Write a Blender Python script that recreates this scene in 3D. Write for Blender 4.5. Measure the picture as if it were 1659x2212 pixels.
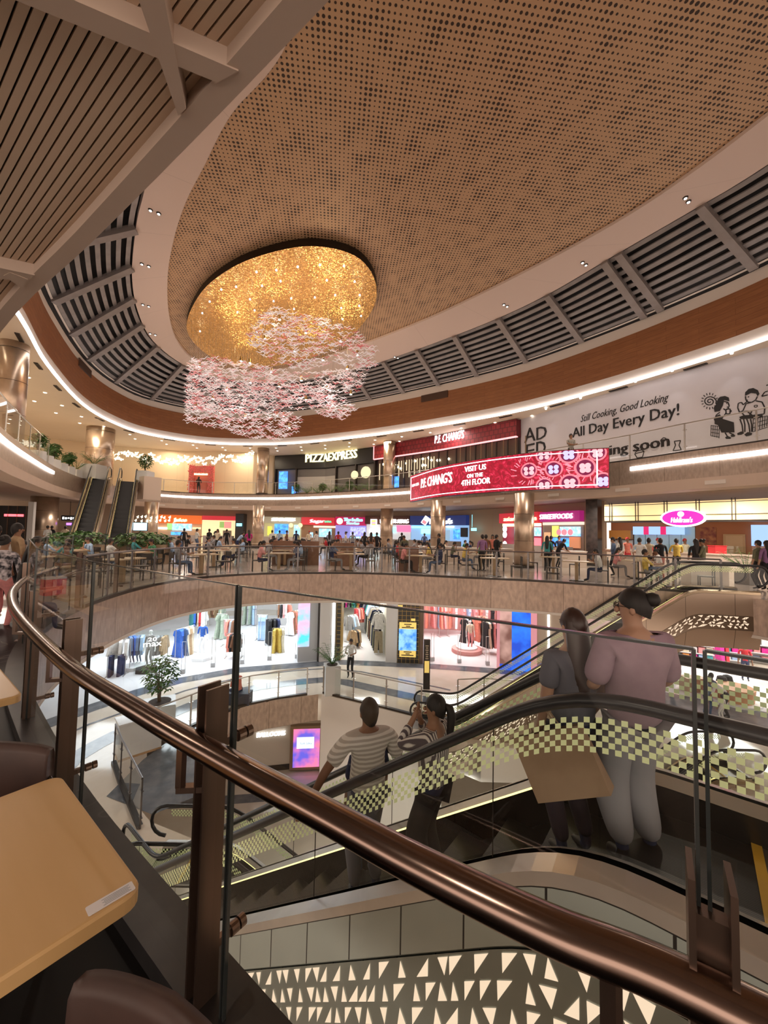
import bpy, bmesh, math, random
from mathutils import Vector, Matrix
from math import sin, cos, pi, radians as R
for o in list(bpy.data.objects): bpy.data.objects.remove(o, do_unlink=True)
sc = bpy.context.scene; COL = sc.collection
# ------------------------------------------------------------------ camera
W0, H0, FPX, CZ = 1659, 2212, 850.0, 1.72
pit, rho = R(2.9), .02
fw = Vector((0, cos(pit), sin(pit))); u0 = Vector((0, -sin(pit), cos(pit))); r0 = Vector((1, 0, 0))
rt = r0*cos(rho) + u0*sin(rho); up = -r0*sin(rho) + u0*cos(rho)
cd = bpy.data.cameras.new('camera'); cam = bpy.data.objects.new('camera', cd); COL.objects.link(cam)
cd.sensor_fit = 'VERTICAL'; cd.sensor_height = 36; cd.lens = 36*FPX/H0; cd.clip_start = .05; cd.clip_end = 300
m = Matrix((rt, up, -fw)).transposed().to_4x4(); m.translation = (0, 0, CZ); cam.matrix_world = m
sc.camera = cam
# ------------------------------------------------------------------ world, exposure
wd = bpy.data.worlds.new('world'); sc.world = wd; wd.use_nodes = True
wd.node_tree.nodes['Background'].inputs[0].default_value = (1, .80, .66, 1)
wd.node_tree.nodes['Background'].inputs[1].default_value = 2.5
sc.view_settings.view_transform = 'Standard'; sc.view_settings.look = 'None'
sc.view_settings.exposure = 0.15; sc.view_settings.gamma = 1
try: sc.view_settings.use_curve_mapping = False
except Exception: pass
sc.cycles.transparent_max_bounces = 32; sc.cycles.max_bounces = 8; sc.cycles.sample_clamp_indirect = 4
def lamp(kind, loc, power, col=(1, .82, .66), size=.3, size_y=None, aim=(0, 0, -1), spot=1.6, blend=.6):
    l = bpy.data.lights.new('lamp', kind); l.energy = power; l.color = col
    if kind == 'AREA':
        l.size = size
        if size_y: l.shape = 'RECTANGLE'; l.size_y = size_y
    else: l.shadow_soft_size = size
    if kind == 'SPOT': l.spot_size = spot; l.spot_blend = blend
    o = bpy.data.objects.new('lamp', l); COL.objects.link(o); o.location = loc
    o.rotation_euler = Vector(aim).to_track_quat('-Z', 'Y').to_euler(); return o
WARM, WHITE, COOL = (1, .80, .62), (1, .95, .9), (.86, .93, 1)
# shops on the lower level: bright white ceiling fittings
for x, y, p, c, s in ((-9.5, 21, 330, COOL, 4), (-6, 25, 430, COOL, 5), (-13, 19.5, 260, COOL, 4), (-1.2, 24, 260, WHITE, 2.5), (5, 24, 420, (1, .93, .92), 4),
                      (17, 21.5, 420, WHITE, 3.5), (19, 17, 300, WHITE, 3.5)):
    lamp('AREA', (x, y, -1.3), p, c, s)
for x, y in ((-9, 13), (-5, 18), (1, 18), (6, 17.5), (-8.5, 9)): lamp('AREA', (x, y, -1.2), 35, WHITE, 1.0)
for x, y in ((-4, 17.5), (2, 12), (-2, 12), (6, 10)): lamp('AREA', (x, y, -5.9), 60, WHITE, 2.0)
# food court ceiling fittings, plus one added fill lamp at the near left
for x, y in ((-18, 36), (-10, 38), (-3, 36), (3, 32), (7, 26), (11, 21), (14, 16), (-22, 30), (-19, 20), (-14, 14)):
    lamp('AREA', (x, y, 3.4), 170, (1, .84, .7), 1.2)
for x, y in ((-1.5, -.6), (-5, 2.2), (-8.5, 6.5), (-9, 9.5)): lamp('AREA', (x, y, 3.5), 22, (1, .82, .66), .5)  # the last of these is an added lamp that brightens the left group
# fourth floor ceiling fittings
for x, y in ((-22.5, 29), (-21, 38), (-14, 38.5), (-7, 37), (0, 33.5), (5, 29.3), (-18, 19.5), (-23, 22)):
    lamp('AREA', (x, y, 9.4), 110, (1, .80, .56) if x < 1 else (1, .9, .82), 1.0)
# twin spots in the white ring of the dome
for x, y in ((-8, 14), (-12.5, 20), (-14.5, 26), (-12, 31), (-5, 30), (1.5, 25.5), (6, 21), (10, 15.5)):
    lamp('SPOT', (x, y, 13.85), 1000, (1, .82, .68), .12, aim=(.15*(-2-x)/10, .15*(18-y)/10, -1), spot=1.9)

# ------------------------------------------------------------------ pixel -> place
def ray(x, y): return fw + rt*((x-829.5)/FPX) + up*((1106-y)/FPX)
def P(x, y, z):
    d = ray(x, y); t = (z-CZ)/d.z; return Vector((d.x*t, d.y*t, z))
def PD(x, y, Y):
    d = ray(x, y); t = Y/d.y; return Vector((d.x*t, Y, CZ+d.z*t))
def XD(x, Y, z):                       # place at picture column x, distance Y, height z
    p = PD(x, 1150, Y); return Vector((p.x, Y, z))

# ------------------------------------------------------------------ materials
MAT = {}
def mat(name, col=(.8, .8, .8), rough=.5, metal=0.0, emit=0.0, ecol=None, spec=.5):
    if name in MAT: return MAT[name]
    m = bpy.data.materials.new(name); m.use_nodes = True; b = m.node_tree.nodes['Principled BSDF']
    b.inputs['Base Color'].default_value = (*col, 1); b.inputs['Roughness'].default_value = rough
    b.inputs['Metallic'].default_value = metal; b.inputs['Specular IOR Level'].default_value = spec
    if emit:
        b.inputs['Emission Color'].default_value = (*(ecol or col), 1); b.inputs['Emission Strength'].default_value = emit
    MAT[name] = m; return m
def nd(m, t, **k):
    n = m.node_tree.nodes.new(t)
    for a, v in k.items(): setattr(n, a, v)
    return n
def lk(m, a, b): m.node_tree.links.new(a, b)
def ramp(m, src, stops):
    r = nd(m, 'ShaderNodeValToRGB'); e = r.color_ramp.elements
    while len(e) < len(stops): e.new(.5)
    for q, (p, c) in zip(e, stops): q.position = p; q.color = (*c, 1)
    lk(m, src, r.inputs[0]); return r
def bsdf(m): return m.node_tree.nodes['Principled BSDF']
def noisy(name, c1, c2, scale=4, rough=.5, metal=0.0, detail=4, stretch=(1, 1, 1), bump=0, coord='Object', spec=.5):
    m = mat(name, c1, rough, metal, spec=spec); tc = nd(m, 'ShaderNodeTexCoord'); mp = nd(m, 'ShaderNodeMapping')
    mp.inputs['Scale'].default_value = stretch
    n = nd(m, 'ShaderNodeTexNoise'); n.inputs['Scale'].default_value = scale; n.inputs['Detail'].default_value = detail
    lk(m, tc.outputs[coord], mp.inputs[0]); lk(m, mp.outputs[0], n.inputs['Vector'])
    r = ramp(m, n.outputs[0], [(.35, c1), (.65, c2)]); lk(m, r.outputs[0], bsdf(m).inputs['Base Color'])
    if bump:
        b = nd(m, 'ShaderNodeBump'); b.inputs['Strength'].default_value = bump; lk(m, n.outputs[0], b.inputs['Height']); lk(m, b.outputs[0], bsdf(m).inputs['Normal'])
    return m
def bricky(name, c1, c2, mortar, bw, bh, msize=.01, rough=.5, metal=0.0, coord='UV', offset=.5, noise=0, spec=.5, stretch=None):
    m = mat(name, c1, rough, metal, spec=spec); tc = nd(m, 'ShaderNodeTexCoord'); b = nd(m, 'ShaderNodeTexBrick')
    b.offset = offset; b.inputs['Scale'].default_value = 1; b.inputs['Color1'].default_value = (*c1, 1); b.inputs['Color2'].default_value = (*c2, 1)
    b.inputs['Mortar'].default_value = (*mortar, 1); b.inputs['Mortar Size'].default_value = msize
    b.inputs['Brick Width'].default_value = bw; b.inputs['Row Height'].default_value = bh
    lk(m, tc.outputs[coord], b.inputs['Vector'])
    if noise:
        mp = nd(m, 'ShaderNodeMapping'); mp.inputs['Scale'].default_value = stretch or (6, 1, 1); lk(m, tc.outputs[coord], mp.inputs[0])
        n = nd(m, 'ShaderNodeTexNoise'); n.inputs['Scale'].default_value = 3; n.inputs['Detail'].default_value = 6; lk(m, mp.outputs[0], n.inputs['Vector'])
        r = ramp(m, n.outputs[0], [(.3, (1-noise,)*3), (.7, (1, 1, 1))])
        mx = nd(m, 'ShaderNodeMix', data_type='RGBA', blend_type='MULTIPLY'); mx.inputs[0].default_value = 1
        lk(m, b.outputs[0], mx.inputs[6]); lk(m, r.outputs[0], mx.inputs[7]); lk(m, mx.outputs[2], bsdf(m).inputs['Base Color'])
    else: lk(m, b.outputs[0], bsdf(m).inputs['Base Color'])
    return m
def glassy(name, tint=(.93, .97, .95), refl=1.0, base=.04):
    m = bpy.data.materials.new(name); m.use_nodes = True; nt = m.node_tree; nt.nodes.remove(bsdf(m)); out = nt.nodes['Material Output']
    t = nd(m, 'ShaderNodeBsdfTransparent'); t.inputs[0].default_value = (*tint, 1); g = nd(m, 'ShaderNodeBsdfGlossy'); g.inputs['Roughness'].default_value = .02
    lw = nd(m, 'ShaderNodeLayerWeight'); lw.inputs[0].default_value = .5; pw = nd(m, 'ShaderNodeMath', operation='POWER'); pw.inputs[1].default_value = 4.5; lk(m, lw.outputs['Facing'], pw.inputs[0])
    mu = nd(m, 'ShaderNodeMath', operation='MULTIPLY_ADD'); mu.inputs[1].default_value = .8*refl; mu.inputs[2].default_value = base; lk(m, pw.outputs[0], mu.inputs[0])
    mx = nd(m, 'ShaderNodeMixShader'); lk(m, mu.outputs[0], mx.inputs[0]); lk(m, t.outputs[0], mx.inputs[1]); lk(m, g.outputs[0], mx.inputs[2])
    lk(m, mx.outputs[0], out.inputs[0]); MAT[name] = m; return m
def glow(name, col, s): return mat(name, (0, 0, 0), .6, 0, s, col)
GLASS = glassy('clear_glass', (.95, .98, .965)); 
BRONZE = noisy('bronze_metal', (.175, .12, .095), (.20, .14, .11), 2, .3, .85)
STEEL = mat('brushed_steel', (.55, .53, .50), .28, 1)
DARKM = mat('dark_metal', (.05, .042, .038), .35, .7)
BLACKR = mat('black_rubber', (.012, .012, .014), .3, 0)
WHITEP = mat('white_paint', (.74, .68, .63), .6)
LED = glow('led_strip', (1, .90, .86), 7)

# ------------------------------------------------------------------ mesh builder
class MB:
    def __init__(s): s.v = []; s.f = []; s.mi = []; s.uv = []; s.cur = 0
    def add(s, vs, fs, uvs=None):
        n = len(s.v); s.v += [Vector(v) for v in vs]
        for i, f in enumerate(fs):
            s.f.append([a+n for a in f]); s.mi.append(s.cur); s.uv.append(uvs[i] if uvs else [(0, 0)]*len(f))
        return s
    def mat(s, i): s.cur = i; return s
    def box(s, c, d, rz=0, M=None):
        c = Vector(c); d = Vector(d)/2; vs = []
        rot = Matrix.Rotation(rz, 3, 'Z') if M is None else M
        for z in (-1, 1):
            for x, y in ((-1, -1), (1, -1), (1, 1), (-1, 1)): vs.append(c + rot @ Vector((x*d.x, y*d.y, z*d.z)))
        return s.add(vs, [(3, 2, 1, 0), (4, 5, 6, 7), (0, 1, 5, 4), (1, 2, 6, 5), (2, 3, 7, 6), (3, 0, 4, 7)])
    def bar(s, a, b, w, h, upv=(0, 0, 1)):
        a = Vector(a); b = Vector(b); d = b-a; L = d.length; d.normalize(); u = Vector(upv); x = d.cross(u)
        if x.length < 1e-4: x = d.cross(Vector((1, 0, 0)))
        x.normalize(); z = x.cross(d)
        return s.box((a+b)/2, (w, L, h), M=Matrix((x, d, z)).transposed())
    def tube(s, pts, r, n=8, closed=False, caps=True):
        pts = [Vector(p) for p in pts]; rs = r if isinstance(r, (list, tuple)) else [r]*len(pts); N = len(pts); vs = []; prev = None
        for i, p in enumerate(pts):
            a = pts[i-1] if (i or closed) else p; b = pts[(i+1) % N] if (i < N-1 or closed) else p
            t = (b-a).normalized()
            if prev is None:
                x = t.cross(Vector((0, 0, 1)))
                if x.length < 1e-3: x = t.cross(Vector((1, 0, 0)))
            else: x = prev - t*prev.dot(t)
            x.normalize(); prev = x; y = t.cross(x)
            for k in range(n): vs.append(p + (x*cos(2*pi*k/n) + y*sin(2*pi*k/n))*rs[i])
        fs = []
        for i in range(N if closed else N-1):
            for k in range(n):
                a = i*n+k; b = i*n+(k+1) % n; j = (i+1) % N; fs.append((a, b, j*n+(k+1) % n, j*n+k))
        if caps and not closed: fs += [tuple(range(n))[::-1], tuple((N-1)*n+k for k in range(n))]
        return s.add(vs, fs)
    def lathe(s, c, prof, n=20):
        c = Vector(c); vs = [c+Vector((r*cos(2*pi*k/n), r*sin(2*pi*k/n), z)) for r, z in prof for k in range(n)]; fs = []; N = len(prof)
        for i in range(N-1):
            for k in range(n): fs.append((i*n+k, i*n+(k+1) % n, (i+1)*n+(k+1) % n, (i+1)*n+k))
        fs += [tuple(range(n))[::-1], tuple((N-1)*n+k for k in range(n))]
        return s.add(vs, fs)
    def disc(s, c, rx, ry, n=20, M=None):
        vs = [Vector((rx*cos(2*pi*k/n), ry*sin(2*pi*k/n), 0)) for k in range(n)]
        if M: vs = [M @ v for v in vs]
        return s.add([Vector(c)+v for v in vs], [tuple(range(n))])
    def prism(s, poly, z0, z1):
        n = len(poly); vs = [(p[0], p[1], z0) for p in poly]+[(p[0], p[1], z1) for p in poly]
        return s.add(vs, [tuple(range(n))[::-1], tuple(range(n, 2*n))]+[(k, (k+1) % n, n+(k+1) % n, n+k) for k in range(n)])
    def strip(s, A, B, closed=False):                     # surface between two equal rows of points; uv in metres
        n = len(A); A = [Vector(a) for a in A]; B = [Vector(b) for b in B]; cum = [0]
        for i in range(n): cum.append(cum[-1]+(A[(i+1) % n]-A[i]).length)
        fs = []; uv = []
        for i in range(n if closed else n-1):
            j = (i+1) % n; h0 = (B[i]-A[i]).length; h1 = (B[j]-A[j]).length
            fs.append((i, j, n+j, n+i)); uv.append([(cum[i], 0), (cum[i+1], 0), (cum[i+1], h1), (cum[i], h0)])
        return s.add(A+B, fs, uv)
    def build(s, name, mats, parent=None, org=None, smooth=False, loc=None):
        me = bpy.data.meshes.new(name); o0 = Vector(org) if org is not None else Vector((0, 0, 0))
        me.from_pydata([v-o0 for v in s.v], [], s.f); me.polygons.foreach_set('material_index', s.mi)
        ul = me.uv_layers.new(name='UVMap'); flat = [c for f in s.uv for u in f for c in u]
        if len(flat) == 2*len(ul.data): ul.data.foreach_set('uv', flat)
        if smooth: me.polygons.foreach_set('use_smooth', [True]*len(me.polygons))
        me.update()
        for q in (mats if isinstance(mats, (list, tuple)) else [mats]): me.materials.append(q)
        o = bpy.data.objects.new(name, me); COL.objects.link(o)
        if parent: o.parent = parent
        elif org is not None: o.location = org
        if loc is not None: o.location = loc
        return o
def tag(o, label, cat, group=None, kind=None):
    if label: o['label'] = label
    if cat: o['category'] = cat
    if group: o['group'] = group
    if kind: o['kind'] = kind
    return o
def thing(name, label, cat, loc=(0, 0, 0), rz=0, group=None):
    o = bpy.data.objects.new(name, None); COL.objects.link(o); o.location = loc; o.rotation_euler = (0, 0, rz); o.empty_display_size = .1
    return tag(o, label, cat, group)
def struct(o): o['kind'] = 'structure'; return o
def children(o): return KIDS.get(o.name, []) or [c for c in o.children]
KIDS = {}
def dup(o, loc, rz=0, label=None, group=None, recol=None):
    kids = list(o.children) if o.name not in KIDS else KIDS[o.name]; KIDS[o.name] = kids
    c = o.copy(); COL.objects.link(c); c.location = loc; c.rotation_euler = (0, 0, rz)
    if label: c['label'] = label
    if group: c['group'] = group
    for k in kids:
        q = k.copy(); COL.objects.link(q); q.parent = c
        if k.name not in KIDS: KIDS[k.name] = list(k.children)
        for g in KIDS[k.name]: h = g.copy(); COL.objects.link(h); h.parent = q
    return c
def spline(pts, per=6, closed=False):
    pts = [Vector((p[0], p[1], p[2] if len(p) > 2 else 0)) for p in pts]; n = len(pts); out = []
    for i in range(n if closed else n-1):
        g = lambda k: pts[k % n] if closed else pts[max(0, min(n-1, k))]
        a, b, c, d = g(i-1), g(i), g(i+1), g(i+2)
        for k in range(per):
            t = k/per; out.append(.5*((2*b)+(c-a)*t+(2*a-5*b+4*c-d)*t*t+(3*b-a-3*c+d)*t**3))
    if not closed: out.append(pts[-1])
    return out
def at_z(pts, z): return [Vector((p[0], p[1], z)) for p in pts]
def offset(pts, d, closed=False):
    n = len(pts); out = []
    for i in range(n):
        a = pts[i-1] if (i or closed) else pts[0]; b = pts[(i+1) % n] if (i < n-1 or closed) else pts[-1]
        t = Vector((b[0]-a[0], b[1]-a[1], 0)).normalized(); out.append(Vector((pts[i][0]-t.y*d, pts[i][1]+t.x*d, pts[i][2] if len(pts[i]) > 2 else 0)))
    return out
def resample(pts, step):
    out = [pts[0].copy()]; acc = 0
    for a, b in zip(pts, pts[1:]):
        L = (b-a).length; t = step-acc
        while t <= L: out.append(a.lerp(b, t/L)); t += step
        acc = L-(t-step)
    return out
class Wall:                                               # a standing surface along plan points, front = side of the viewer
    def __init__(s, pts):
        s.p = [Vector((p[0], p[1], 0)) for p in pts]; s.c = [0]
        for a, b in zip(s.p, s.p[1:]): s.c.append(s.c[-1]+(b-a).length)
    def at(s, px, py, off=0):                             # picture position -> (run along wall, height)
        d = ray(px, py); k = d.x/d.y; best = None
        for i, (a, b) in enumerate(zip(s.p, s.p[1:])):
            e = b-a; den = e.x-k*e.y
            if abs(den) < 1e-9: continue
            t = -(a.x-k*a.y)/den
            if -.001 <= t <= 1.001 or (i == 0 and t < 0 and best is None) or (i == len(s.p)-2 and t > 1 and best is None):
                q = a+e*t; best = (s.c[i]+t*e.length, CZ+d.z*(q.y-off)/d.y)
                if -.001 <= t <= 1.001: break
        return best
    def pt(s, u, z, off=0):
        i = 0
        while i < len(s.p)-2 and u > s.c[i+1]: i += 1
        a, b = s.p[i], s.p[i+1]; d = (b-a).normalized(); q = a+d*(u-s.c[i]); n = Vector((d.y, -d.x, 0))
        return Vector((q.x+n.x*off, q.y+n.y*off, z))
    def slab(s, mb, u0, u1, z0, z1, o0, o1):
        us = sorted({u0, u1, *[c for c in s.c if u0 < c < u1]})
        A = [s.pt(u, z0, o1) for u in us]; B = [s.pt(u, z1, o1) for u in us]; C = [s.pt(u, z0, o0) for u in us]; D = [s.pt(u, z1, o0) for u in us]
        mb.strip(A, B); mb.strip(B, D); mb.strip(D, C); mb.strip(C, A)
        n = len(us)-1; mb.add([A[0], B[0], D[0], C[0], A[n], B[n], D[n], C[n]], [(0, 1, 2, 3), (7, 6, 5, 4)])
        return mb
    def pxslab(s, mb, x0, y0, x1, y1, o0, o1):            # corners given as picture positions of the left top and the right bottom
        a = s.at(x0, y0); b = s.at(x1, y1); c = s.at((x0+x1)/2, y0); d = s.at((x0+x1)/2, y1)
        return s.slab(mb, a[0], b[0], d[1], c[1], o0, o1)
_tc = {}
def text_polys(txt, shear=0):
    if (txt, shear) in _tc: return _tc[(txt, shear)]
    c = bpy.data.curves.new('t', 'FONT'); c.body = txt; c.size = 1; c.shear = shear; c.resolution_u = 2
    o = bpy.data.objects.new('t', c); COL.objects.link(o); dg = bpy.context.evaluated_depsgraph_get(); me = o.evaluated_get(dg).to_mesh()
    vs = [v.co.copy() for v in me.vertices]; fs = [tuple(p.vertices) for p in me.polygons]
    o.evaluated_get(dg).to_mesh_clear(); bpy.data.objects.remove(o); bpy.data.curves.remove(c)
    x0 = min(v.x for v in vs); x1 = max(v.x for v in vs); y0 = min(v.y for v in vs); y1 = max(v.y for v in vs)
    r = ([((v.x-x0)/(x1-x0), (v.y-y0)/(y1-y0)) for v in vs], fs); _tc[(txt, shear)] = r; return r
def wtext(mb, wall, txt, x0, y0, x1, y1, off=.05, shear=0, bold=0):     # lettering between picture columns x0..x1; y0 = top, y1 = foot at the left; slant follows the wall
    vs, fs = text_polys(txt, shear); a0 = wall.at(x0, y0); a1 = wall.at(x0, y1)
    u1 = wall.at(x1, y0)[0]; u0_ = a0[0]; zt, zb = a0[1], a1[1]
    for k in ([0] if not bold else [-bold, 0, bold]):
        mb.add([wall.pt(u0_+(u1-u0_)*u, zb+(zt-zb)*v, off)+Vector((k, 0, k*.3)) for u, v in vs], fs)
    return mb
def ptext(mb, txt, o, ex, ey, w, h, shear=0):             # lettering on any plane: o = lower left corner
    vs, fs = text_polys(txt, shear); ex = Vector(ex).normalized(); ey = Vector(ey).normalized(); o = Vector(o)
    return mb.add([o+ex*w*u+ey*h*v for u, v in vs], fs)
# ------------------------------------------------------------------ surface materials
STONE = bricky('fascia_stone', (.56, .42, .34), (.51, .375, .30), (.2, .14, .11), 1.25, 6, .008, .35, .25, noise=.35, stretch=(3, 1.2, 1))
CONC = bricky('metal_clad_fascia', (.47, .37, .30), (.44, .345, .28), (.2, .15, .12), 1.8, 6, .008, .38, .35, noise=.3, stretch=(5, 1.5, 1))
CREAMF = noisy('cream_marble_floor', (.66, .58, .48), (.72, .65, .56), 1.5, .07)
GREYF = noisy('grey_marble_floor', (.10, .11, .13), (.17, .18, .2), 2.5, .08)
SHOPF = noisy('white_shop_floor', (.72, .72, .74), (.78, .78, .8), 1, .12)
FCF = bricky('food_court_tiles', (.42, .37, .33), (.36, .31, .28), (.2, .17, .15), .6, .6, .004, .15, coord='Object', offset=0)
def black_marble():
    m = mat('black_marble', (.012, .011, .011), .4, spec=.12); tc = nd(m, 'ShaderNodeTexCoord'); n = nd(m, 'ShaderNodeTexNoise'); n.inputs['Scale'].default_value = .9; n.inputs['Detail'].default_value = 2; n.inputs['Distortion'].default_value = 1.2
    lk(m, tc.outputs['Object'], n.inputs['Vector']); r = ramp(m, n.outputs[0], [(.0, (.011, .01, .01)), (.522, (.011, .01, .01)), (.527, (.16, .14, .13)), (.532, (.011, .01, .01))]); lk(m, r.outputs[0], bsdf(m).inputs['Base Color']); return m
BMARB = black_marble()
KERB = noisy('dark_granite', (.020, .019, .020), (.032, .030, .031), 6, .35, spec=.35)
SOFF = noisy('taupe_paint', (.56, .44, .36), (.58, .455, .37), 2, .6)
SLAT = noisy('taupe_slat', (.64, .49, .37), (.68, .52, .39), 2, .6)
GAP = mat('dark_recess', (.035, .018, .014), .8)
RINGM = bricky('pale_ceiling_board', (.70, .57, .50), (.70, .57, .50), (.52, .42, .37), 3.2, 9, .006, .7)
CREAMC = noisy('cream_ceiling', (.82, .73, .62), (.84, .75, .64), 1, .6)
WOODB = bricky('wood_planks', (.36, .145, .055), (.31, .12, .045), (.2, .07, .028), 2.6, .23, .006, .5, noise=.25, stretch=(.6, 6, 1))
LOUV = noisy('louvre_metal', (.22, .205, .205), (.28, .26, .255), 2, .45, .4)
BLACK = mat('black_void', (.008, .008, .01), .8)
def perforated():
    m = mat('perforated_gold_panel', (.33, .21, .11), .5, .25); tc = nd(m, 'ShaderNodeTexCoord'); sp = nd(m, 'ShaderNodeSeparateXYZ'); mp = nd(m, 'ShaderNodeMapping')
    mp.inputs['Rotation'].default_value = (0, 0, R(38)); lk(m, tc.outputs['Object'], mp.inputs[0]); lk(m, mp.outputs[0], sp.inputs[0])
    def ma(op, a, b=None):
        n = nd(m, 'ShaderNodeMath', operation=op)
        for i, v in enumerate((a, b)):
            if v is None: continue
            if isinstance(v, (int, float)): n.inputs[i].default_value = v
            else: lk(m, v, n.inputs[i])
        return n.outputs[0]
    px, py = .20, .10
    row = ma('DIVIDE', sp.outputs[1], py); fl = ma('FLOOR', row); par = ma('MULTIPLY', ma('MODULO', ma('ABSOLUTE', fl), 2), .5)
    fx = ma('SUBTRACT', ma('FRACT', ma('ADD', ma('DIVIDE', sp.outputs[0], px), par)), .5); fy = ma('SUBTRACT', ma('FRACT', row), .5)
    dist = ma('SQRT', ma('ADD', ma('POWER', ma('MULTIPLY', fx, px), 2), ma('POWER', ma('MULTIPLY', fy, py), 2)))
    n = nd(m, 'ShaderNodeTexNoise'); n.inputs['Scale'].default_value = 1; n.inputs['Detail'].default_value = 1
    mp2 = nd(m, 'ShaderNodeMapping'); mp2.inputs['Scale'].default_value = (1.8, 2.2, 1); lk(m, mp.outputs[0], mp2.inputs[0]); lk(m, mp2.outputs[0], n.inputs['Vector'])
    rad = ma('ADD', ma('MULTIPLY', n.outputs[0], .066), .001); hole = ma('LESS_THAN', dist, rad)
    mx = nd(m, 'ShaderNodeMix', data_type='RGBA'); lk(m, hole, mx.inputs[0]); mx.inputs[6].default_value = (.52, .34, .20, 1); mx.inputs[7].default_value = (.04, .022, .012, 1)
    lk(m, mx.outputs[2], bsdf(m).inputs['Base Color']); return m
PERF = perforated()
def glitter():
    m = mat('hammered_gold', (.85, .50, .17), .3, 1); tc = nd(m, 'ShaderNodeTexCoord'); v = nd(m, 'ShaderNodeTexVoronoi'); v.inputs['Scale'].default_value = 24
    lk(m, tc.outputs['Object'], v.inputs['Vector']); nm = nd(m, 'ShaderNodeVectorMath', operation='SUBTRACT'); nm.inputs[1].default_value = (.5, .5, .5); lk(m, v.outputs['Color'], nm.inputs[0])
    sc_ = nd(m, 'ShaderNodeVectorMath', operation='SCALE'); sc_.inputs['Scale'].default_value = .75; lk(m, nm.outputs[0], sc_.inputs[0]); ge = nd(m, 'ShaderNodeNewGeometry')
    ad = nd(m, 'ShaderNodeVectorMath', operation='ADD'); lk(m, sc_.outputs[0], ad.inputs[0]); lk(m, ge.outputs['Normal'], ad.inputs[1]); no = nd(m, 'ShaderNodeVectorMath', operation='NORMALIZE'); lk(m, ad.outputs[0], no.inputs[0]); lk(m, no.outputs[0], bsdf(m).inputs['Normal']); return m
GOLD = glitter()

# ------------------------------------------------------------------ plans
FC_PTS = [(.62, .76), (-.47, 1.54), (-1.68, 2.44), (-2.68, 3.29), (-3.66, 4.19), (-4.56, 5.2), (-5.3, 6.25), (-5.87, 7.4), (-6.3, 8.7), (-6.6, 10.4), (-6.6, 12.15), (-6.0, 13.8), (-4.1, 15.3),
          (-.5, 15.95), (3.06, 15.15), (5.67, 14.5), (8.1, 13.3), (9.9, 12.25), (10.75, 11.6), (11.0, 10.9), (10.6, 10.2), (9.3, 8.7), (6.5, 5.9), (4.2, 3.6), (2.5, 2.15), (2.0, 1.5), (1.6, .85), (1.1, .5)]
FC = spline(FC_PTS, 5, True)
L4_PTS = [(-.24, 1.37), (-1.09, 1.97), (-2.06, 2.64), (-3.93, 3.92), (-7.2, 6.5), (-10.2, 9.7), (-12.6, 12.6), (-15.4, 16.8), (-19, 22.9), (-21.4, 29), (-21.2, 34), (-17.6, 37.2), (-9.9, 36.6),
          (-3.1, 32.7), (2.0, 28.4), (6.3, 23), (10.1, 17.5), (11.6, 14.7), (12.8, 12.6), (14.2, 8), (15, 2), (13, -3), (8, -4), (3.2, -1.2), (1.4, .2)]
L4 = spline(L4_PTS, 5, True)
TOP_PTS = [(-7, 3.5), (-11, 9), (-13.9, 14.4), (-16.64, 18.86), (-19.6, 25), (-20.6, 29.5), (-20.0, 33), (-16.24, 35.9), (-9.81, 35.7), (-3.23, 32.9), (2.4, 29.4), (8.05, 25.0), (11.5, 20.8), (13.75, 17.2), (15.0, 14.6), (17.5, 8), (18.5, 1), (15, -6), (4, -7), (-3, -2)]
TOP = spline(TOP_PTS, 5, True)
RO = spline([(-8.5, 13.1), (-10.3, 15.4), (-12.67, 18.83), (-14.43, 22.21), (-15.5, 25.6), (-15.3, 29.2), (-13.6, 31.6), (-9.19, 32.2), (-4.6, 30.6), (-1.23, 28.5), (1.08, 26.6), (3.49, 24.5), (6.15, 21.94), (8.16, 19.46), (9.88, 16.56), (11.52, 13.86), (12.35, 12.29), (14.3, 7), (14.5, 0), (10, -5), (2, -4), (-3, 4), (-6, 9)], 5, True)
RI = spline([(-6.36, 12.78), (-7.77, 14.32), (-9.25, 16.26), (-10.88, 18.77), (-12.65, 22.14), (-13.9, 25.5), (-14.0, 28.3), (-12.0, 29.9), (-9, 29.8), (-6.4, 28.7), (-1.74, 25.4), (1.7, 22.6), (3.99, 20.42), (6.92, 17.24), (9.06, 14.56), (10.17, 12.59), (10.9, 10.8), (12.6, 6), (12.6, 0), (9, -3.5), (3, -2.5), (-.5, 5), (-2.49, 9.1), (-4.8, 11.1)], 5, True)
L2_PTS = [(-6.34, 13.5), (-5.53, 14.95), (-4.41, 15.78), (-2.55, 16.55), (-2.42, 16.56), (1.1, 14.8), (1.75, 14.4), (2.1, 13.6), (3.2, 12.75), (7, 12.7), (9.5, 12.4), (9.5, 10.6), (4, 7.0), (0, 6.9), (-3.7, 7.1), (-3.8, 8.8), (-5.2, 9.35), (-6.6, 10.5), (-7.3, 11.5), (-7.1, 12.4)]
L2 = [Vector((a, b, 0)) for a, b in L2_PTS]

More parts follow.
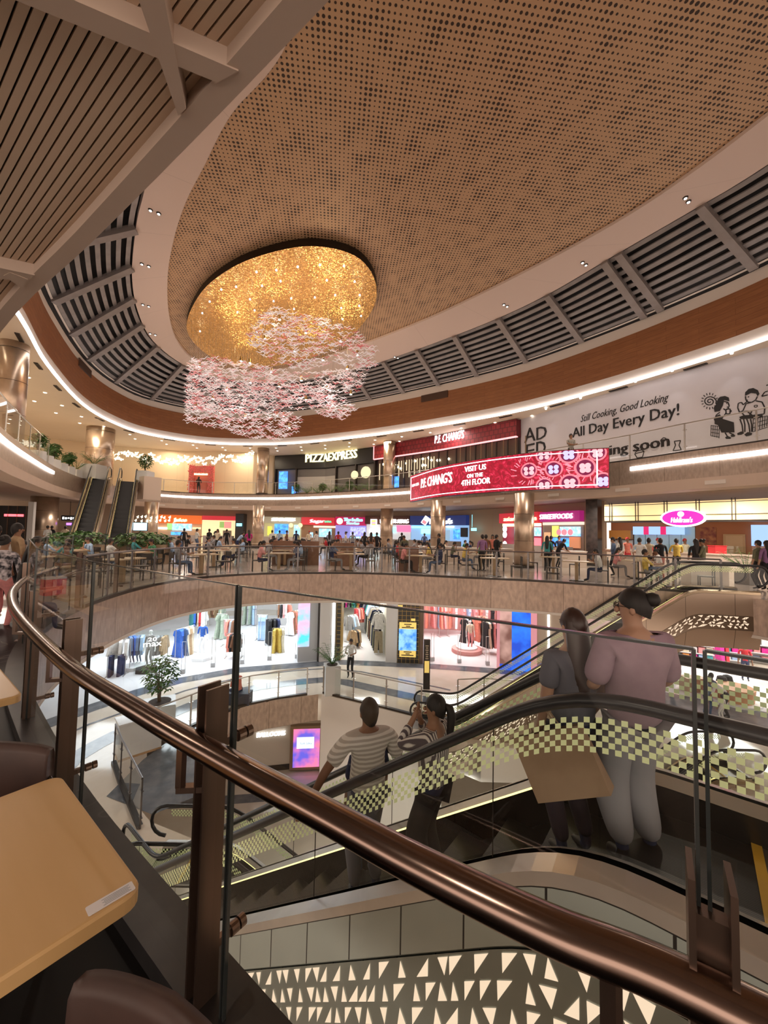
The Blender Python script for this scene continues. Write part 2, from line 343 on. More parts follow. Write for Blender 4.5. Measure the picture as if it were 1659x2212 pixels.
def ring(name, inner, z, k, c, mt, uvmode=None):
    mb = MB(); c = Vector((c[0], c[1], 0)); A = at_z(inner, z); B = [Vector((c.x+(p.x-c.x)*k, c.y+(p.y-c.y)*k, z)) for p in inner]
    mb.strip(A, B, True); return struct(mb.build(name, mt))
def ring_to(name, inner, z, outer_pts, mt):               # fill between a hole and a big rectangle
    bm = bmesh.new(); iv = [bm.verts.new((p[0], p[1], z)) for p in inner]; ov = [bm.verts.new((p[0], p[1], z)) for p in outer_pts]
    es = [bm.edges.new((iv[i], iv[(i+1) % len(iv)])) for i in range(len(iv))]+[bm.edges.new((ov[i], ov[(i+1) % len(ov)])) for i in range(len(ov))]
    bmesh.ops.triangle_fill(bm, edges=es, use_beauty=True)
    me = bpy.data.meshes.new(name); bm.to_mesh(me); bm.free(); me.materials.append(mt); me.uv_layers.new(name='UVMap')
    o = bpy.data.objects.new(name, me); COL.objects.link(o); return struct(o)
def vstrip(name, pts, z0, z1, mt, closed=True, parent=None):
    mb = MB(); mb.strip(at_z(pts, z0), at_z(pts, z1), closed); o = mb.build(name, mt, parent); return o if parent else struct(o)
BIG = [(-34, -9), (34, -9), (34, 46), (-34, 46)]
# lowest floor, lower floor, food court floor, fourth floor
mb = MB(); mb.add([(x, y, -10) for x, y in BIG], [(0, 1, 2, 3)]); struct(mb.build('floor', CREAMF))
ring_to('floor', L2, -5, BIG, CREAMF); ring_to('ceiling', L2, -6.05, BIG, WHITEP)
ring_to('floor', FC, 0, BIG, FCF); ring_to('ceiling', FC, -1.05, BIG, WHITEP)
ring_to('floor', L4, 5, BIG, CREAMC)
CEILS = bricky('slatted_ceiling', (.36, .27, .21), (.34, .255, .2), (.08, .055, .045), 30, .32, .02, .6, coord='Object')
ring_to('ceiling', offset(L4, -.02, True), 3.86, BIG, CEILS)
ring_to('ceiling', TOP, 9.5, BIG, CREAMC)
def sub_(c, a, b):
    i = min(range(len(c)), key=lambda k: (c[k]-Vector((*a, 0))).length); j = min(range(len(c)), key=lambda k: (c[k]-Vector((*b, 0))).length); return c[i:j+1]
n = len(FC); far = [p for p in FC if p.y > 6.6]
# fascias
vstrip('wall_far', FC, -1.05, 0, STONE); vstrip('wall_far', FC, -1.14, -1.05, WHITEP); FI = offset(FC, -.03, True); vstrip('wall_right', sub_([v for v in FI], (10.9, 11.2), (4.2, 3.6)), -1.35, .0, mat('pale_grey_paint', (.55, .53, .52), .6), False)
vstrip('wall_far', L2[:4], -6.05, -5, STONE, False); vstrip('wall_far', L2[4:8], -10, -5.0, WHITEP, False); vstrip('wall_near', L2[8:], -6.05, -5, WHITEP, False)
vstrip('wall_far', L4, 3.95, 5.0, CONC)

LF = L4[idx0:] if False else L4
i0 = min(range(len(L4)), key=lambda i: (L4[i]-Vector((-6.5, 5.9, 0))).length); i1 = min(range(len(L4)), key=lambda i: (L4[i]-Vector((14.2, 8, 0))).length); LF = L4[i0:i1+1]
mb = MB(); mb.strip(at_z(LF, 3.95), at_z(offset(LF, -.06), 3.95)); mb.strip(at_z(offset(LF, -.06), 3.55), at_z(offset(LF, .8), 3.55)); mb.strip(at_z(offset(LF, .8), 3.55), at_z(offset(LF, .8), 3.86)); struct(mb.build('trim_1', SOFF)); vstrip('wall_far', offset(LF, -.06), 3.55, 3.95, SOFF, False)
# upper rim: pale lip, led line, wood band, pale band
vstrip('wall_upper', TOP, 9.5, 10.12, WHITEP); vstrip('wall_upper', TOP, 10.12, 12.0, WOODB); vstrip('wall_upper', offset(TOP, .08, True), 12.0, 12.6, WHITEP)
mb = MB(); mb.strip(at_z(TOP, 12.0), at_z(offset(TOP, .08, True), 12.0), True); mb.strip(at_z(offset(TOP, .05, True), 9.62), at_z(TOP, 9.62), True); struct(mb.build('trim_2', WHITEP))
# dome: ring and perforated centre
mb = MB()
def near_idx(c, p): return min(range(len(c)), key=lambda i: (c[i]-p).length)
q = [RI[near_idx(RI, p)] for p in RO]
def along(curve, k, n, ref):                              # n points by angle round ref
    out = []
    for i in range(n):
        a = 2*pi*i/n; d = Vector((cos(a), sin(a), 0)); best = None
        for s, e in zip(curve, curve[1:]+curve[:1]):
            ed = e-s; den = d.x*ed.y-d.y*ed.x
            if abs(den) < 1e-9: continue
            w = s-ref; t = (w.x*ed.y-w.y*ed.x)/den; u = (w.x*d.y-w.y*d.x)/den
            if t > 0 and -1e-6 <= u <= 1+1e-6 and (best is None or t > best): best = t
        out.append(ref+d*best)
    return out
REF = Vector((-1, 17, 0)); NA = 180
ro, ri, tp = along(RO, 0, NA, REF), along(RI, 0, NA, REF), along(TOP, 0, NA, REF)
DZ = 14.0
mb = MB(); mb.strip(at_z(ri, DZ), at_z(ro, DZ), True); mb.strip(at_z(ro, DZ), at_z(ro, DZ+.5), True); mb.strip(at_z(ri, DZ), at_z(ri, DZ+.12), True); struct(mb.build('ceiling', RINGM))
mb = MB(); mb.add([p+Vector((0, 0, DZ+.12)) for p in ri], [tuple(range(NA))]); struct(mb.build('ceiling', PERF))
# louvre band between the rim and the ring: dark backing, blades, radial beams
tpi = [p+(REF-p).normalized()*.15 for p in tp]
mb = MB(); mb.strip([p+(p-REF).normalized()*.35+Vector((0, 0, 12.45)) for p in tp], [p+Vector((0, 0, 14.42)) for p in ro], True); struct(mb.build('ceiling', BLACK))
mb = MB(); NB = 9
for k in range(NB):
    f0 = (k+.26)/NB; f1 = (k+.74)/NB
    A = [a.lerp(b, f0)+Vector((0, 0, 12.62+1.45*f0-.0)) for a, b in zip(tpi, ro)]; B = [a.lerp(b, f1)+Vector((0, 0, 12.62+1.45*f1)) for a, b in zip(tpi, ro)]
    mb.strip(A, B, True); mb.strip([v+Vector((0, 0, .05)) for v in B], B, True)
struct(mb.build('trim_3', LOUV))
mb = MB(); TOPD = resample(TOP+[TOP[0]], .15); last = None
for q in resample(ro+[ro[0]], 2.95):
    a = min(TOPD, key=lambda p: (p-q).length) if q.x > -6 else tpi[min(range(NA), key=lambda i: (ro[i]-q).length)]
    if last is not None and (a-last).length < 1.9: continue
    last = a; a = a+(q-a).normalized()*.1; mb.bar(a+Vector((0, 0, 12.58)), q+Vector((0, 0, 13.98)), .3, .26)
struct(mb.build('trim_4', noisy('beam_metal', (.25, .22, .21), (.29, .26, .25), 2, .5, .3)))
mb = MB(); mb.strip(at_z(tpi, 12.6), [a.lerp(b, .03)+Vector((0, 0, 12.62)) for a, b in zip(tpi, ro)], True); struct(mb.build('trim_5', WHITEP))
# led strips
def ledline(pts, z, h, w, label):
    mb = MB(); A = offset(pts, w); mb.strip(at_z(A, z), at_z(A, z+h)); mb.strip(at_z(pts, z), at_z(A, z)); mb.strip(at_z(A, z+h), at_z(pts, z+h))
    return tag(mb.build('led_strip', LED), label, 'led strip')
def seg(curve, x0, x1, ylo=2, side=None):
    return [p for p in curve if True]
def sub(curve, i0, i1):
    n = len(curve); return [curve[i % n] for i in range(i0, i1+1)]
def idx(curve, p): return near_idx(curve, Vector((p[0], p[1], 0)))
ledline(sub(TOP, idx(TOP, (-12, 10.6)), idx(TOP, (17, 9.5))), 9.5, .12, -.1, 'long white light line round the lower rim of the oval ceiling opening')
ledline(sub(L4, idx(L4, (-10.2, 9.7)), idx(L4, (-18.3, 21.5))), 4.55, .16, -.06, 'bright white light line on the curved balcony edge left of the dark escalators')
ledline(sub(L4, idx(L4, (-20.9, 35)), idx(L4, (2.0, 28.4))), 4.55, .16, -.06, 'white light line under the balcony between the dark escalators and the red screen')
ledline(sub(L4, idx(L4, (10.4, 17)), idx(L4, (14.3, 7.6))), 4.55, .16, -.06, 'white light line under the grey billboard, right of the red screen')

# soffit over the viewer: slats behind crossing beams
def qd(mb, pts, z0, z1):
    ps = [P(x, y, z0) for x, y in pts]; return mb.prism([(p.x, p.y) for p in ps], z0, z1)
e = Vector((-3.93+.24, 3.95-1.37, 0)).normalized(); nrm = Vector((-e.y, e.x, 0)); nrm = -nrm if nrm.y > 0 else nrm
mb = MB(); base = Vector((-.24, 1.37, 0)); nl = [p for p in sub(L4, 0, 45)]
L4near = sub(L4, len(L4)-8, len(L4)-1)+nl
mb.strip(at_z(L4near, 3.70), at_z(offset(L4near, .10), 3.70))
struct(mb.build('trim_6', SOFF))
mb = MB()
for k in range(0, 38):
    c = base+nrm*(.11+.04*k); c.z = 3.79
    mb.bar(c-e*4, c+e*16, .032, .02)
struct(mb.build('ceiling', SLAT))
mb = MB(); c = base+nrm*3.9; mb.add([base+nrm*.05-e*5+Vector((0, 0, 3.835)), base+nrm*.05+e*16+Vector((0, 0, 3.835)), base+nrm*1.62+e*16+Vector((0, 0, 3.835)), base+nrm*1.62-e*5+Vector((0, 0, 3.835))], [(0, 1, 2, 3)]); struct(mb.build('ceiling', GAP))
def beam(pA, pB, w, z=3.70):
    a = P(*pA, z); b = P(*pB, z); d = (b-a).normalized(); mb = MB(); mb.bar(a-d*9+Vector((0, 0, .055)), b+Vector((0, 0, .055)), w, .11); struct(mb.build('trim_7', SOFF))
a1 = P(496, 135, 3.70); a2 = P(169, 0, 3.70); b1 = P(458, 169, 3.70); b2 = P(68, 10, 3.70)
BZ = 3.692
def beamq(p, q, r, s_, ext=0):
    p, q, r, s_ = [P(*v, 3.70) for v in (p, q, r, s_)]; d = (q-p).normalized(); d2 = (r-s_).normalized(); q = q+d*ext; r = r+d2*ext
    mb = MB(); mb.prism([(v.x, v.y) for v in (p, q, r, s_)], BZ, 3.83); struct(mb.build('trim_7', SOFF))
beamq((515, 150), (169, 0), (60, 7), (470, 175), 6); BZ = 3.688; beamq((402, 230), (357, 0), (302, 0), (385, 245), 0)
p0, p1 = P(357, 0, 3.70), P(302, 0, 3.70); q0, q1 = P(402, 225, 3.70), P(385, 243, 3.70)
dd = (p0-q0).normalized(); mb = MB(); mb.prism([(v.x, v.y) for v in (p0, p0+dd*5, p1+dd*5, p1)], 3.688, 3.83); struct(mb.build('trim_7', SOFF))
BZ = 3.690; beamq((75, 592), (0, 576), (0, 600), (60, 606), .3); BZ = 3.686; beamq((60, 600), (22, 585), (8, 592), (48, 620), .0)
# edge return of the soffit over the viewer
vstrip('trim_6', offset(L4near, .10), 3.70, 3.85, SOFF, False); vstrip('trim_6', L4near, 3.70, 3.96, SOFF, False)

# kerb of the near edge, black marble floor near the viewer
NEAR = sub(FC, 0, idx(FC, (-5.95, 7.4))); NEAR = [Vector((1.1+.5*0, .25, 0))]+NEAR
mb = MB(); A, B = NEAR, offset(NEAR, .19)
if (B[5]-Vector((-5, -5, 0))).length > (A[5]-Vector((-5, -5, 0))).length: B = offset(NEAR, -.19)
mb.strip(at_z(A, -.02), at_z(A, .08)); mb.strip(at_z(A, .08), at_z(B, .08)); mb.strip(at_z(B, .08), at_z(B, 0)); struct(mb.build('trim_8', KERB))
mb = MB(); mb.strip(at_z(B, .004), [Vector((p.x-6, p.y-5, .004)) for p in B]); struct(mb.build('floor', BMARB))
# ------------------------------------------------------------------ shop materials
def scrn(name, c1, c2, s=2.2, scale=3):                   # lit screen with soft picture
    m = mat(name, (0, 0, 0), .4); tc = nd(m, 'ShaderNodeTexCoord'); n = nd(m, 'ShaderNodeTexNoise'); n.inputs['Scale'].default_value = scale; n.inputs['Detail'].default_value = 3
    lk(m, tc.outputs['Object'], n.inputs['Vector']); r = ramp(m, n.outputs[0], [(.4, c1), (.6, c2)]); lk(m, r.outputs[0], bsdf(m).inputs['Emission Color']); bsdf(m).inputs['Emission Strength'].default_value = s; return m
CREAMW = bricky('cream_wall_board', (.74, .60, .42), (.74, .60, .42), (.5, .4, .28), 2.4, 9, .006, .6)
BEIGE = mat('beige_wall', (.42, .31, .22), .6); DKWALL = mat('charcoal_wall', (.02, .02, .022), .4); GREYB = noisy('grey_hoarding', (.56, .54, .58), (.58, .56, .60), 1, .6)
REDF = bricky('red_lattice_board', (.30, .02, .03), (.22, .012, .02), (.12, .006, .012), .35, .35, .03, .5, offset=.5)
G_W, G_Y, G_R, G_C = glow('sign_white', (1, .97, .95), 3.2), glow('sign_yellow', (1, .86, .42), 2.6), glow('sign_red', (1, .12, .14), 2.6), glow('sign_cyan', (.25, .85, 1), 2.4)
G_CREAM = glow('backlit_cream', (1, .80, .45), 1.15); G_BLUE = scrn('blue_screen', (.05, .2, .95), (.1, .45, 1), 1.6); G_MENU = scrn('menu_screen', (.25, .55, 1), (.55, .8, 1), 1.5, 5)
G_VIO = scrn('violet_menu', (.35, .3, .9), (.6, .65, 1), 1.2, 6); INK = mat('black_ink', (.012, .012, .014), .6)
ORANGE = mat('orange_board', (.75, .13, .02), .5, 0, .5, (1, .2, .03)); YEL = mat('pale_yellow_board', (.85, .68, .35), .5, 0, .8, (1, .8, .45)); REDB = mat('red_board', (.5, .02, .03), .5, 0, .45, (.9, .05, .07))
NAVY = mat('navy_board', (.015, .025, .08), .4, 0, .3, (.03, .06, .3)); MAG = glow('magenta_sign', (.9, .02, .32), 1.8)

W4 = Wall([(-36, 30), (-26.5, 37.5), (-20.3, 39.7), (-13.3, 39.5), (-11.6, 41.2), (-6, 39.6), (-.9, 35.9), (4.7, 31), (9.1, 26.3), (11.7, 21.6), (13.6, 18.4), (15.4, 15.5), (19, 9)])
WF = Wall([(-40, 31), (-27, 38), (-18, 41.5), (-11, 42), (-2, 42), (5.5, 39), (9.3, 33.5), (12.2, 26), (13.3, 23.7)])
WS = Wall(resample(spline([(1.95, 26.0), (3.15, 22.3), (4.7, 19.9), (6.1, 18.4), (7.7, 17.3), (9.5, 16.6)], 6), .6)+[Vector((9.5, 16.6, 0))])
def wallstruct(name, w, z0, z1, mt, u0=None, u1=None):
    mb = MB(); w.slab(mb, u0 if u0 is not None else 0, u1 if u1 is not None else w.c[-1], z0, z1, 0, -.2); struct(mb.build(name, mt))
def U(w, px): return w.at(px, 1100)[0]
wallstruct('wall_far', W4, 5, 9.5, CREAMW, 0, U(W4, 590)); wallstruct('wall_far', W4, 5, 9.5, DKWALL, U(W4, 590), U(W4, 1125)); wallstruct('wall_right', W4, 5, 9.5, GREYB, U(W4, 1125), W4.c[-1])
wallstruct('wall_far', WF, 0, 3.86, BEIGE)
wallstruct('wall_left', Wall([(-33, 8), (-36, 30)]), 0, 9.5, CREAMW); 

# ------------------------------------------------------------------ fourth floor fronts
def front(name, label, cat, w, org_px):
    q = w.pt(U(w, org_px), 0, .3); return thing(name, label, cat, q)
def part(root, name, fn, mt, label=None):
    mb = MB(); fn(mb); o = mb.build(name, mt, root, root.location); 
    if label: o['label'] = label
    return o
# dark restaurant with yellow lettering
t = front('restaurant_front', 'dark restaurant front with glowing yellow lettering, plants and a blue screen on the upper floor', 'restaurant', W4, 700)
a, b = U(W4, 593), U(W4, 812)
part(t, 'sign_lettering', lambda m: wtext(m, W4, 'PIZZAEXPRESS', 664, 983, 776, 1000, .35, 0, .05), G_Y, 'glowing yellow lettering')
part(t, 'fascia', lambda m: W4.slab(m, a, b, 8.05, 9.45, .02, .25), mat('near_black_board', (.012, .012, .012), .35))
part(t, 'back_wall', lambda m: W4.slab(m, a+.3, b-.3, 5, 8.0, .01, .03), mat('grey_interior', (.12, .11, .11), .7))
part(t, 'pale_panel', lambda m: W4.slab(m, U(W4, 640), U(W4, 725), 5.3, 7.2, .03, .06), mat('pale_plaster', (.35, .33, .32), .7))
part(t, 'window_frame', lambda m: [W4.slab(m, U(W4, x)-.06, U(W4, x)+.06, 5, 8.05, .03, .28) for x in (594, 640, 727, 770, 811)], DARKM)
part(t, 'bench', lambda m: [W4.slab(m, U(W4, x0), U(W4, x1), 5.05, 5.5, .5, .9) for x0, x1 in ((650, 682), (684, 715), (778, 805))], mat('oak_bench', (.40, .25, .13), .5))
part(t, 'wall_lamp', lambda m: m.tube([W4.pt(U(W4, 792), 7.2, .2), W4.pt(U(W4, 792), 7.2, .32)], .55, 16), G_CREAM, 'round glowing sign')
part(t, 'wall_lamp', lambda m: m.tube([W4.pt(U(W4, 768), 7.05, .2), W4.pt(U(W4, 768), 7.05, .32)], .4, 16), G_CREAM)
for x, y0, y1, wd_ in ((617, 1020, 1057, 8), (641, 1052, 1070, 5)):
    o = MB(); W4.pxslab(o, x-wd_, y0, x+wd_, y1, .4, .55); tag(o.build('display_screen', G_BLUE, org=W4.pt(U(W4, x), 5, .4)), 'tall bright blue display beside the dark restaurant entrance' if wd_ == 8 else 'small light blue standing display in front of the dark restaurant plants', 'screen')
# red trimmed restaurant
t = front('restaurant_front', 'restaurant front under a long red band with white brush lettering and lit bottle shelves', 'restaurant', W4, 960)
a, b = U(W4, 812), U(W4, 1125)
part(t, 'red_band', lambda m: W4.slab(m, a, b, 8.3, 9.45, .02, .5), REDF)
part(t, 'led_edge', lambda m: (W4.slab(m, a, b, 8.24, 8.31, .3, .52), W4.slab(m, a, a+.1, 8.3, 9.45, .3, .52)), glow('pink_edge', (1, .35, .35), 2))
part(t, 'sign_lettering', lambda m: wtext(m, W4, "P.F. CHANG'S", 948, 944, 1012, 961, .58, .1, .02), G_W, 'white brush lettering')
part(t, 'back_wall', lambda m: W4.slab(m, a+.2, b-.2, 5, 8.25, .01, .03), mat('warm_interior', (.10, .07, .05), .6))
part(t, 'window_frame', lambda m: [W4.slab(m, a+(b-a)*k/16-.04, a+(b-a)*k/16+.04, 5, 8.25, .2, .3) for k in range(17)], DARKM)
random.seed(3)
part(t, 'bottle_shelf', lambda m: [W4.slab(m, a+.4+k*.28, a+.46+k*.28, 6.4+.6*(k % 2), 7.9, .05, .1) for k in range(22)], glow('warm_bars', (1, .8, .5), .9))
part(t, 'pendant_bulb', lambda m: [m.lathe(W4.pt(a+.8+random.random()*7, 7.2+random.random()*.7, .12), [(.02, -.1), (.1, 0), (.02, .1)], 8) for k in range(16)], glow('bulb', (1, .85, .6), 6))
part(t, 'canopy_frame', lambda m: [W4.slab(m, a+9+k*.9, a+9.05+k*.9, 6.8, 8.2, .3, .35) for k in range(7)], mat('rattan', (.2, .13, .07), .7))
o = MB(); W4.pxslab(o, 868, 1032, 876, 1055, .9, 1.0); tag(o.build('display_screen', G_BLUE, org=W4.pt(U(W4, 872), 5, .9)), 'narrow blue menu display by the red banded restaurant entrance', 'screen')
def wdisc(mb, w, px, py, r, off, n=18, rx=None):
    u, z = w.at(px, py); mb.add([w.pt(u+(rx or r)*cos(2*pi*k/n), z+r*sin(2*pi*k/n), off) for k in range(n)], [tuple(range(n))])
def wline(mb, w, pts, wd_=.05, off=.02):
    q = [w.at(*p) for p in pts]
    for (u0_, z0), (u1_, z1) in zip(q, q[1:]):
        L = math.hypot(u1_-u0_, z1-z0) or 1; nx, nz = -(z1-z0)/L*wd_/2, (u1_-u0_)/L*wd_/2
        mb.add([w.pt(u0_-nx, z0-nz, off), w.pt(u1_-nx, z1-nz, off), w.pt(u1_+nx, z1+nz, off), w.pt(u0_+nx, z0+nz, off)], [(0, 1, 2, 3)])
def wpoly(mb, w, pts, off=.02):
    q = [w.at(*p) for p in pts]; mb.add([w.pt(u, z, off) for u, z in q], [tuple(range(len(q)))])
# billboard on the grey hoarding
Z3 = lambda L: [(1100+x*.337, 800+y*.337) for x, y in L]
t = front('billboard', 'long grey hoarding print with black lettering and line drawings above the right balcony', 'billboard', W4, 1400)
part(t, 'board', lambda m: W4.slab(m, U(W4, 1127), W4.c[-1]-.3, 5.05, 9.3, .0, .02), GREYB)
for tx in (('Still Cooking, Good Looking', 1255, 898, 1446, 917, .03, .35, .008), ('All Day Every Day!', 1238, 925, 1469, 952, .03, 0, .035), ('coming soon', 1262, 973, 1448, 999, .03, 0, .07), ('A', 1134, 927, 1158, 957, .03, 0, .03), ('D', 1160, 924, 1182, 951, .03, 0, .03), ('E', 1136, 961, 1156, 990, .03, 0, .04), ('D', 1160, 955, 1180, 985, .03, 0, .04)): part(t, 'lettering', lambda m: wtext(m, W4, *tx), INK)
def art(m):
    L = lambda p, w_=.045: wline(m, W4, Z3(p), w_, .03)
    F = lambda p: wpoly(m, W4, Z3(p), .035)
    F([(1340, 182), (1355, 170), (1385, 165), (1410, 175), (1414, 200), (1380, 192), (1372, 225), (1352, 262), (1318, 268), (1313, 240), (1330, 215)])
    L([(1378, 200), (1404, 206), (1412, 228), (1404, 246), (1388, 256), (1374, 246)]); L([(1392, 212), (1399, 211)]); L([(1396, 236), (1404, 236)])
    F([(1318, 320), (1328, 292), (1352, 282), (1372, 312), (1442, 334), (1446, 398), (1362, 400), (1340, 352), (1318, 345)])
    L([(1352, 270), (1330, 285), (1316, 318), (1345, 330), (1380, 290), (1392, 272)]); L([(1390, 250), (1418, 248), (1416, 280), (1392, 280), (1390, 250)]); L([(1418, 256), (1426, 262), (1416, 272)])
    L([(1385, 400), (1400, 424)]); L([(1412, 400), (1436, 412)]); F([(1385, 430), (1402, 420), (1426, 432), (1420, 440), (1392, 440)]); F([(1420, 418), (1438, 406), (1452, 420), (1446, 426), (1426, 428)])
    F([(1512, 165), (1514, 142), (1536, 120), (1566, 114), (1596, 128), (1606, 152), (1594, 168), (1584, 150), (1552, 146), (1534, 156)])
    L([(1516, 166), (1518, 188), (1530, 204), (1556, 206), (1582, 190), (1592, 168)]); L([(1530, 172), (1540, 170)]); F([(1518, 190), (1532, 188), (1530, 196)])
    L([(1548, 208), (1520, 214), (1500, 260), (1478, 270), (1466, 240), (1470, 212), (1490, 206), (1502, 222), (1530, 196)]); L([(1582, 196), (1622, 204), (1640, 240), (1636, 280), (1560, 290), (1524, 262)])
    L([(1490, 270), (1520, 262), (1558, 262), (1540, 290), (1510, 292), (1490, 270)]); F([(1476, 300), (1500, 290), (1626, 284), (1628, 300), (1560, 310), (1486, 314)]); L([(1572, 226), (1592, 224), (1590, 236), (1574, 237), (1572, 226)], .03)
    for x in (1480, 1524): L([(x, 312), (x+14, 350), (x+20, 398)]); L([(x+24, 312), (x+32, 350), (x+32, 396)])
    F([(1462, 404), (1490, 392), (1510, 402), (1490, 414), (1466, 416)]); F([(1508, 412), (1530, 396), (1560, 402), (1556, 416), (1520, 424)])
    for k in range(5): L([(1296+k*13, 352+k*2), (1294+k*13, 420+k*4)], .025)
    for k in range(4): L([(1294, 354+k*22), (1350, 360+k*23)], .025)
    for k in range(7): L([(1566+k*15, 312-k*3), (1562+k*15, 396-k*6)], .025)
    for k in range(4): L([(1564, 314+k*27), (1659, 292+k*24)], .025)
    L([(1287+(4+i*1.9)*cos(i*.62), 200+(4+i*1.5)*sin(i*.62)) for i in range(22)])
    for i in range(16): a_ = i*pi/8; L([(1287+42*cos(a_), 198+40*sin(a_)), (1287+56*cos(a_), 198+54*sin(a_))], .035)
    L([(1620, 166), (1640, 140), (1659, 134)]); L([(1620, 168), (1659, 158)]); L([(1650, 100), (1659, 92)])
    L([(975, 445), (990, 432), (1006, 436), (1000, 452), (975, 458), (972, 446)]); L([(1060, 455), (1100, 450), (1090, 480), (1104, 510), (1052, 516), (1068, 480), (1060, 455)]); L([(806, 536), (866, 520), (856, 556), (822, 562), (806, 536)]); L([(808, 530), (820, 518), (850, 510), (868, 520)])
part(t, 'line_drawing', art, INK)
for px, py in ((1197, 868), (1272, 858), (1390, 838), (1468, 812), (1595, 765)):
    u, z = W4.at(px, py); q = W4.pt(u, 9.45, .75); lamp('SPOT', q-Vector((0, 0, .1)), 14, (1, .95, .92), .04, aim=(.25, .3, -1), spot=1.0)
    mb = MB(); mb.lathe(q, [(.05, -.09), (.07, 0), (.07, .05)], 10); tag(mb.build('spotlight', glow('lamp_face', (1, .92, .82), 5), org=q), 'small ceiling spotlight washing the grey billboard, %s' % {1197: 'leftmost above the stacked initials', 1272: 'above the first line of lettering', 1390: 'above the middle of the lettering', 1468: 'just right of the lettering', 1595: 'above the drawn couple'}[px], 'spotlight', None)

# curved red screen
def redscreen():
    m = mat('red_led_screen', (0, 0, 0), .4); tc = nd(m, 'ShaderNodeTexCoord'); n = nd(m, 'ShaderNodeTexNoise'); n.inputs['Scale'].default_value = 3; n.inputs['Detail'].default_value = 6; n.inputs['Distortion'].default_value = 2
    lk(m, tc.outputs['Object'], n.inputs['Vector']); r = ramp(m, n.outputs[0], [(.40, (.30, .0, .015)), (.56, (.50, .003, .03)), (.63, (.75, .03, .09))]); lk(m, r.outputs[0], bsdf(m).inputs['Emission Color']); bsdf(m).inputs['Emission Strength'].default_value = 1.1; return m
t = front('led_screen', 'wide curved red advertising screen with white lettering and dim sum bowls', 'screen', WS, 1100); SL = WS.c[-1]
part(t, 'casing', lambda m: WS.slab(m, 0, SL, 3.72, 5.45, .0, .25), DARKM)
part(t, 'screen_panel', lambda m: WS.slab(m, .03, SL-.03, 3.75, 5.42, .25, .27), redscreen())
part(t, 'border_line', lambda m: (WS.slab(m, .18, SL-.45, 3.86, 3.90, .27, .285), WS.slab(m, .18, SL-.45, 5.28, 5.32, .27, .285), WS.slab(m, .15, .2, 3.86, 5.32, .27, .285), WS.slab(m, SL-.5, SL-.45, 3.86, 5.32, .27, .285)), glow('pale_line', (1, .8, .85), 3))
for tx in (("P.F. CHANG'S", 919, 1035, 985, 1055, .29, .1, .015), ('VISIT US', 1012, 1010, 1057, 1021, .29, 0, .012), ('ON THE', 1017, 1026, 1050, 1034, .29, 0, .01), ('4TH FLOOR', 1005, 1039, 1066, 1051, .29, 0, .012), ('NOW OPEN', 899, 1047, 914, 1053, .29)): part(t, 'lettering', lambda m: wtext(m, WS, *tx), G_W)
BW = [(1146, 1018, .36, 0), (1197, 1015, .36, 1), (1262, 1012, .42, 0), (1177, 985, .34, 0), (1228, 984, .4, 1), (1288, 980, .36, 0), (1178, 1051, .36, 0), (1230, 1045, .4, 0), (1300, 1041, .38, 1)]
def clampdisc(m, x, y, r, off, n=24):
    u, z = WS.at(x, y); m.add([WS.pt(min(SL-.06, u+r*cos(2*pi*k/n)), max(3.77, min(5.40, z+r*sin(2*pi*k/n))), off) for k in range(n)], [tuple(range(n))])
for x, y, r, k in BW:
    part(t, 'bowl_rim', lambda m: clampdisc(m, x, y, r, .275), glow('pink_rim', (1, .2, .25), 1.3)); part(t, 'bowl_picture', lambda m: clampdisc(m, x, y, r*.8, .28), glow('dark_bowl', (.22, .01, .06), 1))
    for dx, dy in ((-6, -3), (6, -4), (-5, 6), (6, 5)): part(t, 'food_picture', lambda m: clampdisc(m, x+dx, y+dy, r*.29, .285, 10), glow('violet_food', (.55, .5, 1), 1.4) if k else glow('pink_food', (1, .42, .45), 1.5))
random.seed(5)
def scrib(m):
    for k in range(90):
        x, y, r, _ = random.choice(BW[:3]); a_ = random.random()*2*pi; r1 = random.uniform(22, 30); r2 = r1+random.uniform(6, 14)
        p, q = (x+r1*cos(a_), y+r1*.8*sin(a_)), (x+r2*cos(a_+.12), y+r2*.8*sin(a_+.12))
        if all(1090 < c[0] < 1300 and 978 < c[1] < 1062 for c in (p, q)): wline(m, WS, [p, q], .035, .274)
_m = MB(); scrib(_m); _m.build('line_pattern', glow('pink_line', (1, .25, .32), 1.4), t, t.location)['kind'] = 'stuff'

# ------------------------------------------------------------------ food court fronts (picture columns, sign band rows, colours, lettering)
def stall(label, x0, x1, ys, yb, band, back, texts=(), boards=(), lights=()):
    w = WF; c = (x0+x1)/2; t = front('food_stall', label, 'food stall', w, c); z1 = w.at(c, ys)[1]; z0 = w.at(c, yb)[1]
    part(t, 'sign_band', lambda m: w.slab(m, U(w, x0), U(w, x1), z0, z1, .02, .45), band)
    part(t, 'back_wall', lambda m: w.slab(m, U(w, x0), U(w, x1), 0, z0, .0, .06), back)  # most of these walls glow faintly, standing in for light inside the stall
    part(t, 'counter', lambda m: w.slab(m, U(w, x0)+.2, U(w, x1)-.2, 0, 1.0, .8, 1.5), mat('stall_counter', (.35, .3, .27), .4))
    for s, a0, b0, a1, b1, g, bo in texts: part(t, 'sign_lettering', lambda m: wtext(m, w, s, a0, b0, a1, b1, .5, 0, bo), g)
    for a0, b0, a1, b1, g in boards: part(t, 'menu_board', lambda m: w.pxslab(m, a0, b0, a1, b1, .07, .2), g)
    for px, py, r, g in lights: part(t, 'sign_disc', lambda m: wdisc(m, w, px, py, r, .52), g)
    return t
WHITEB = mat('white_interior_glow', (.75, .74, .74), .5, 0, .35, (.9, .95, 1)); WOODI = mat('stall_wood', (.35, .2, .1), .5)
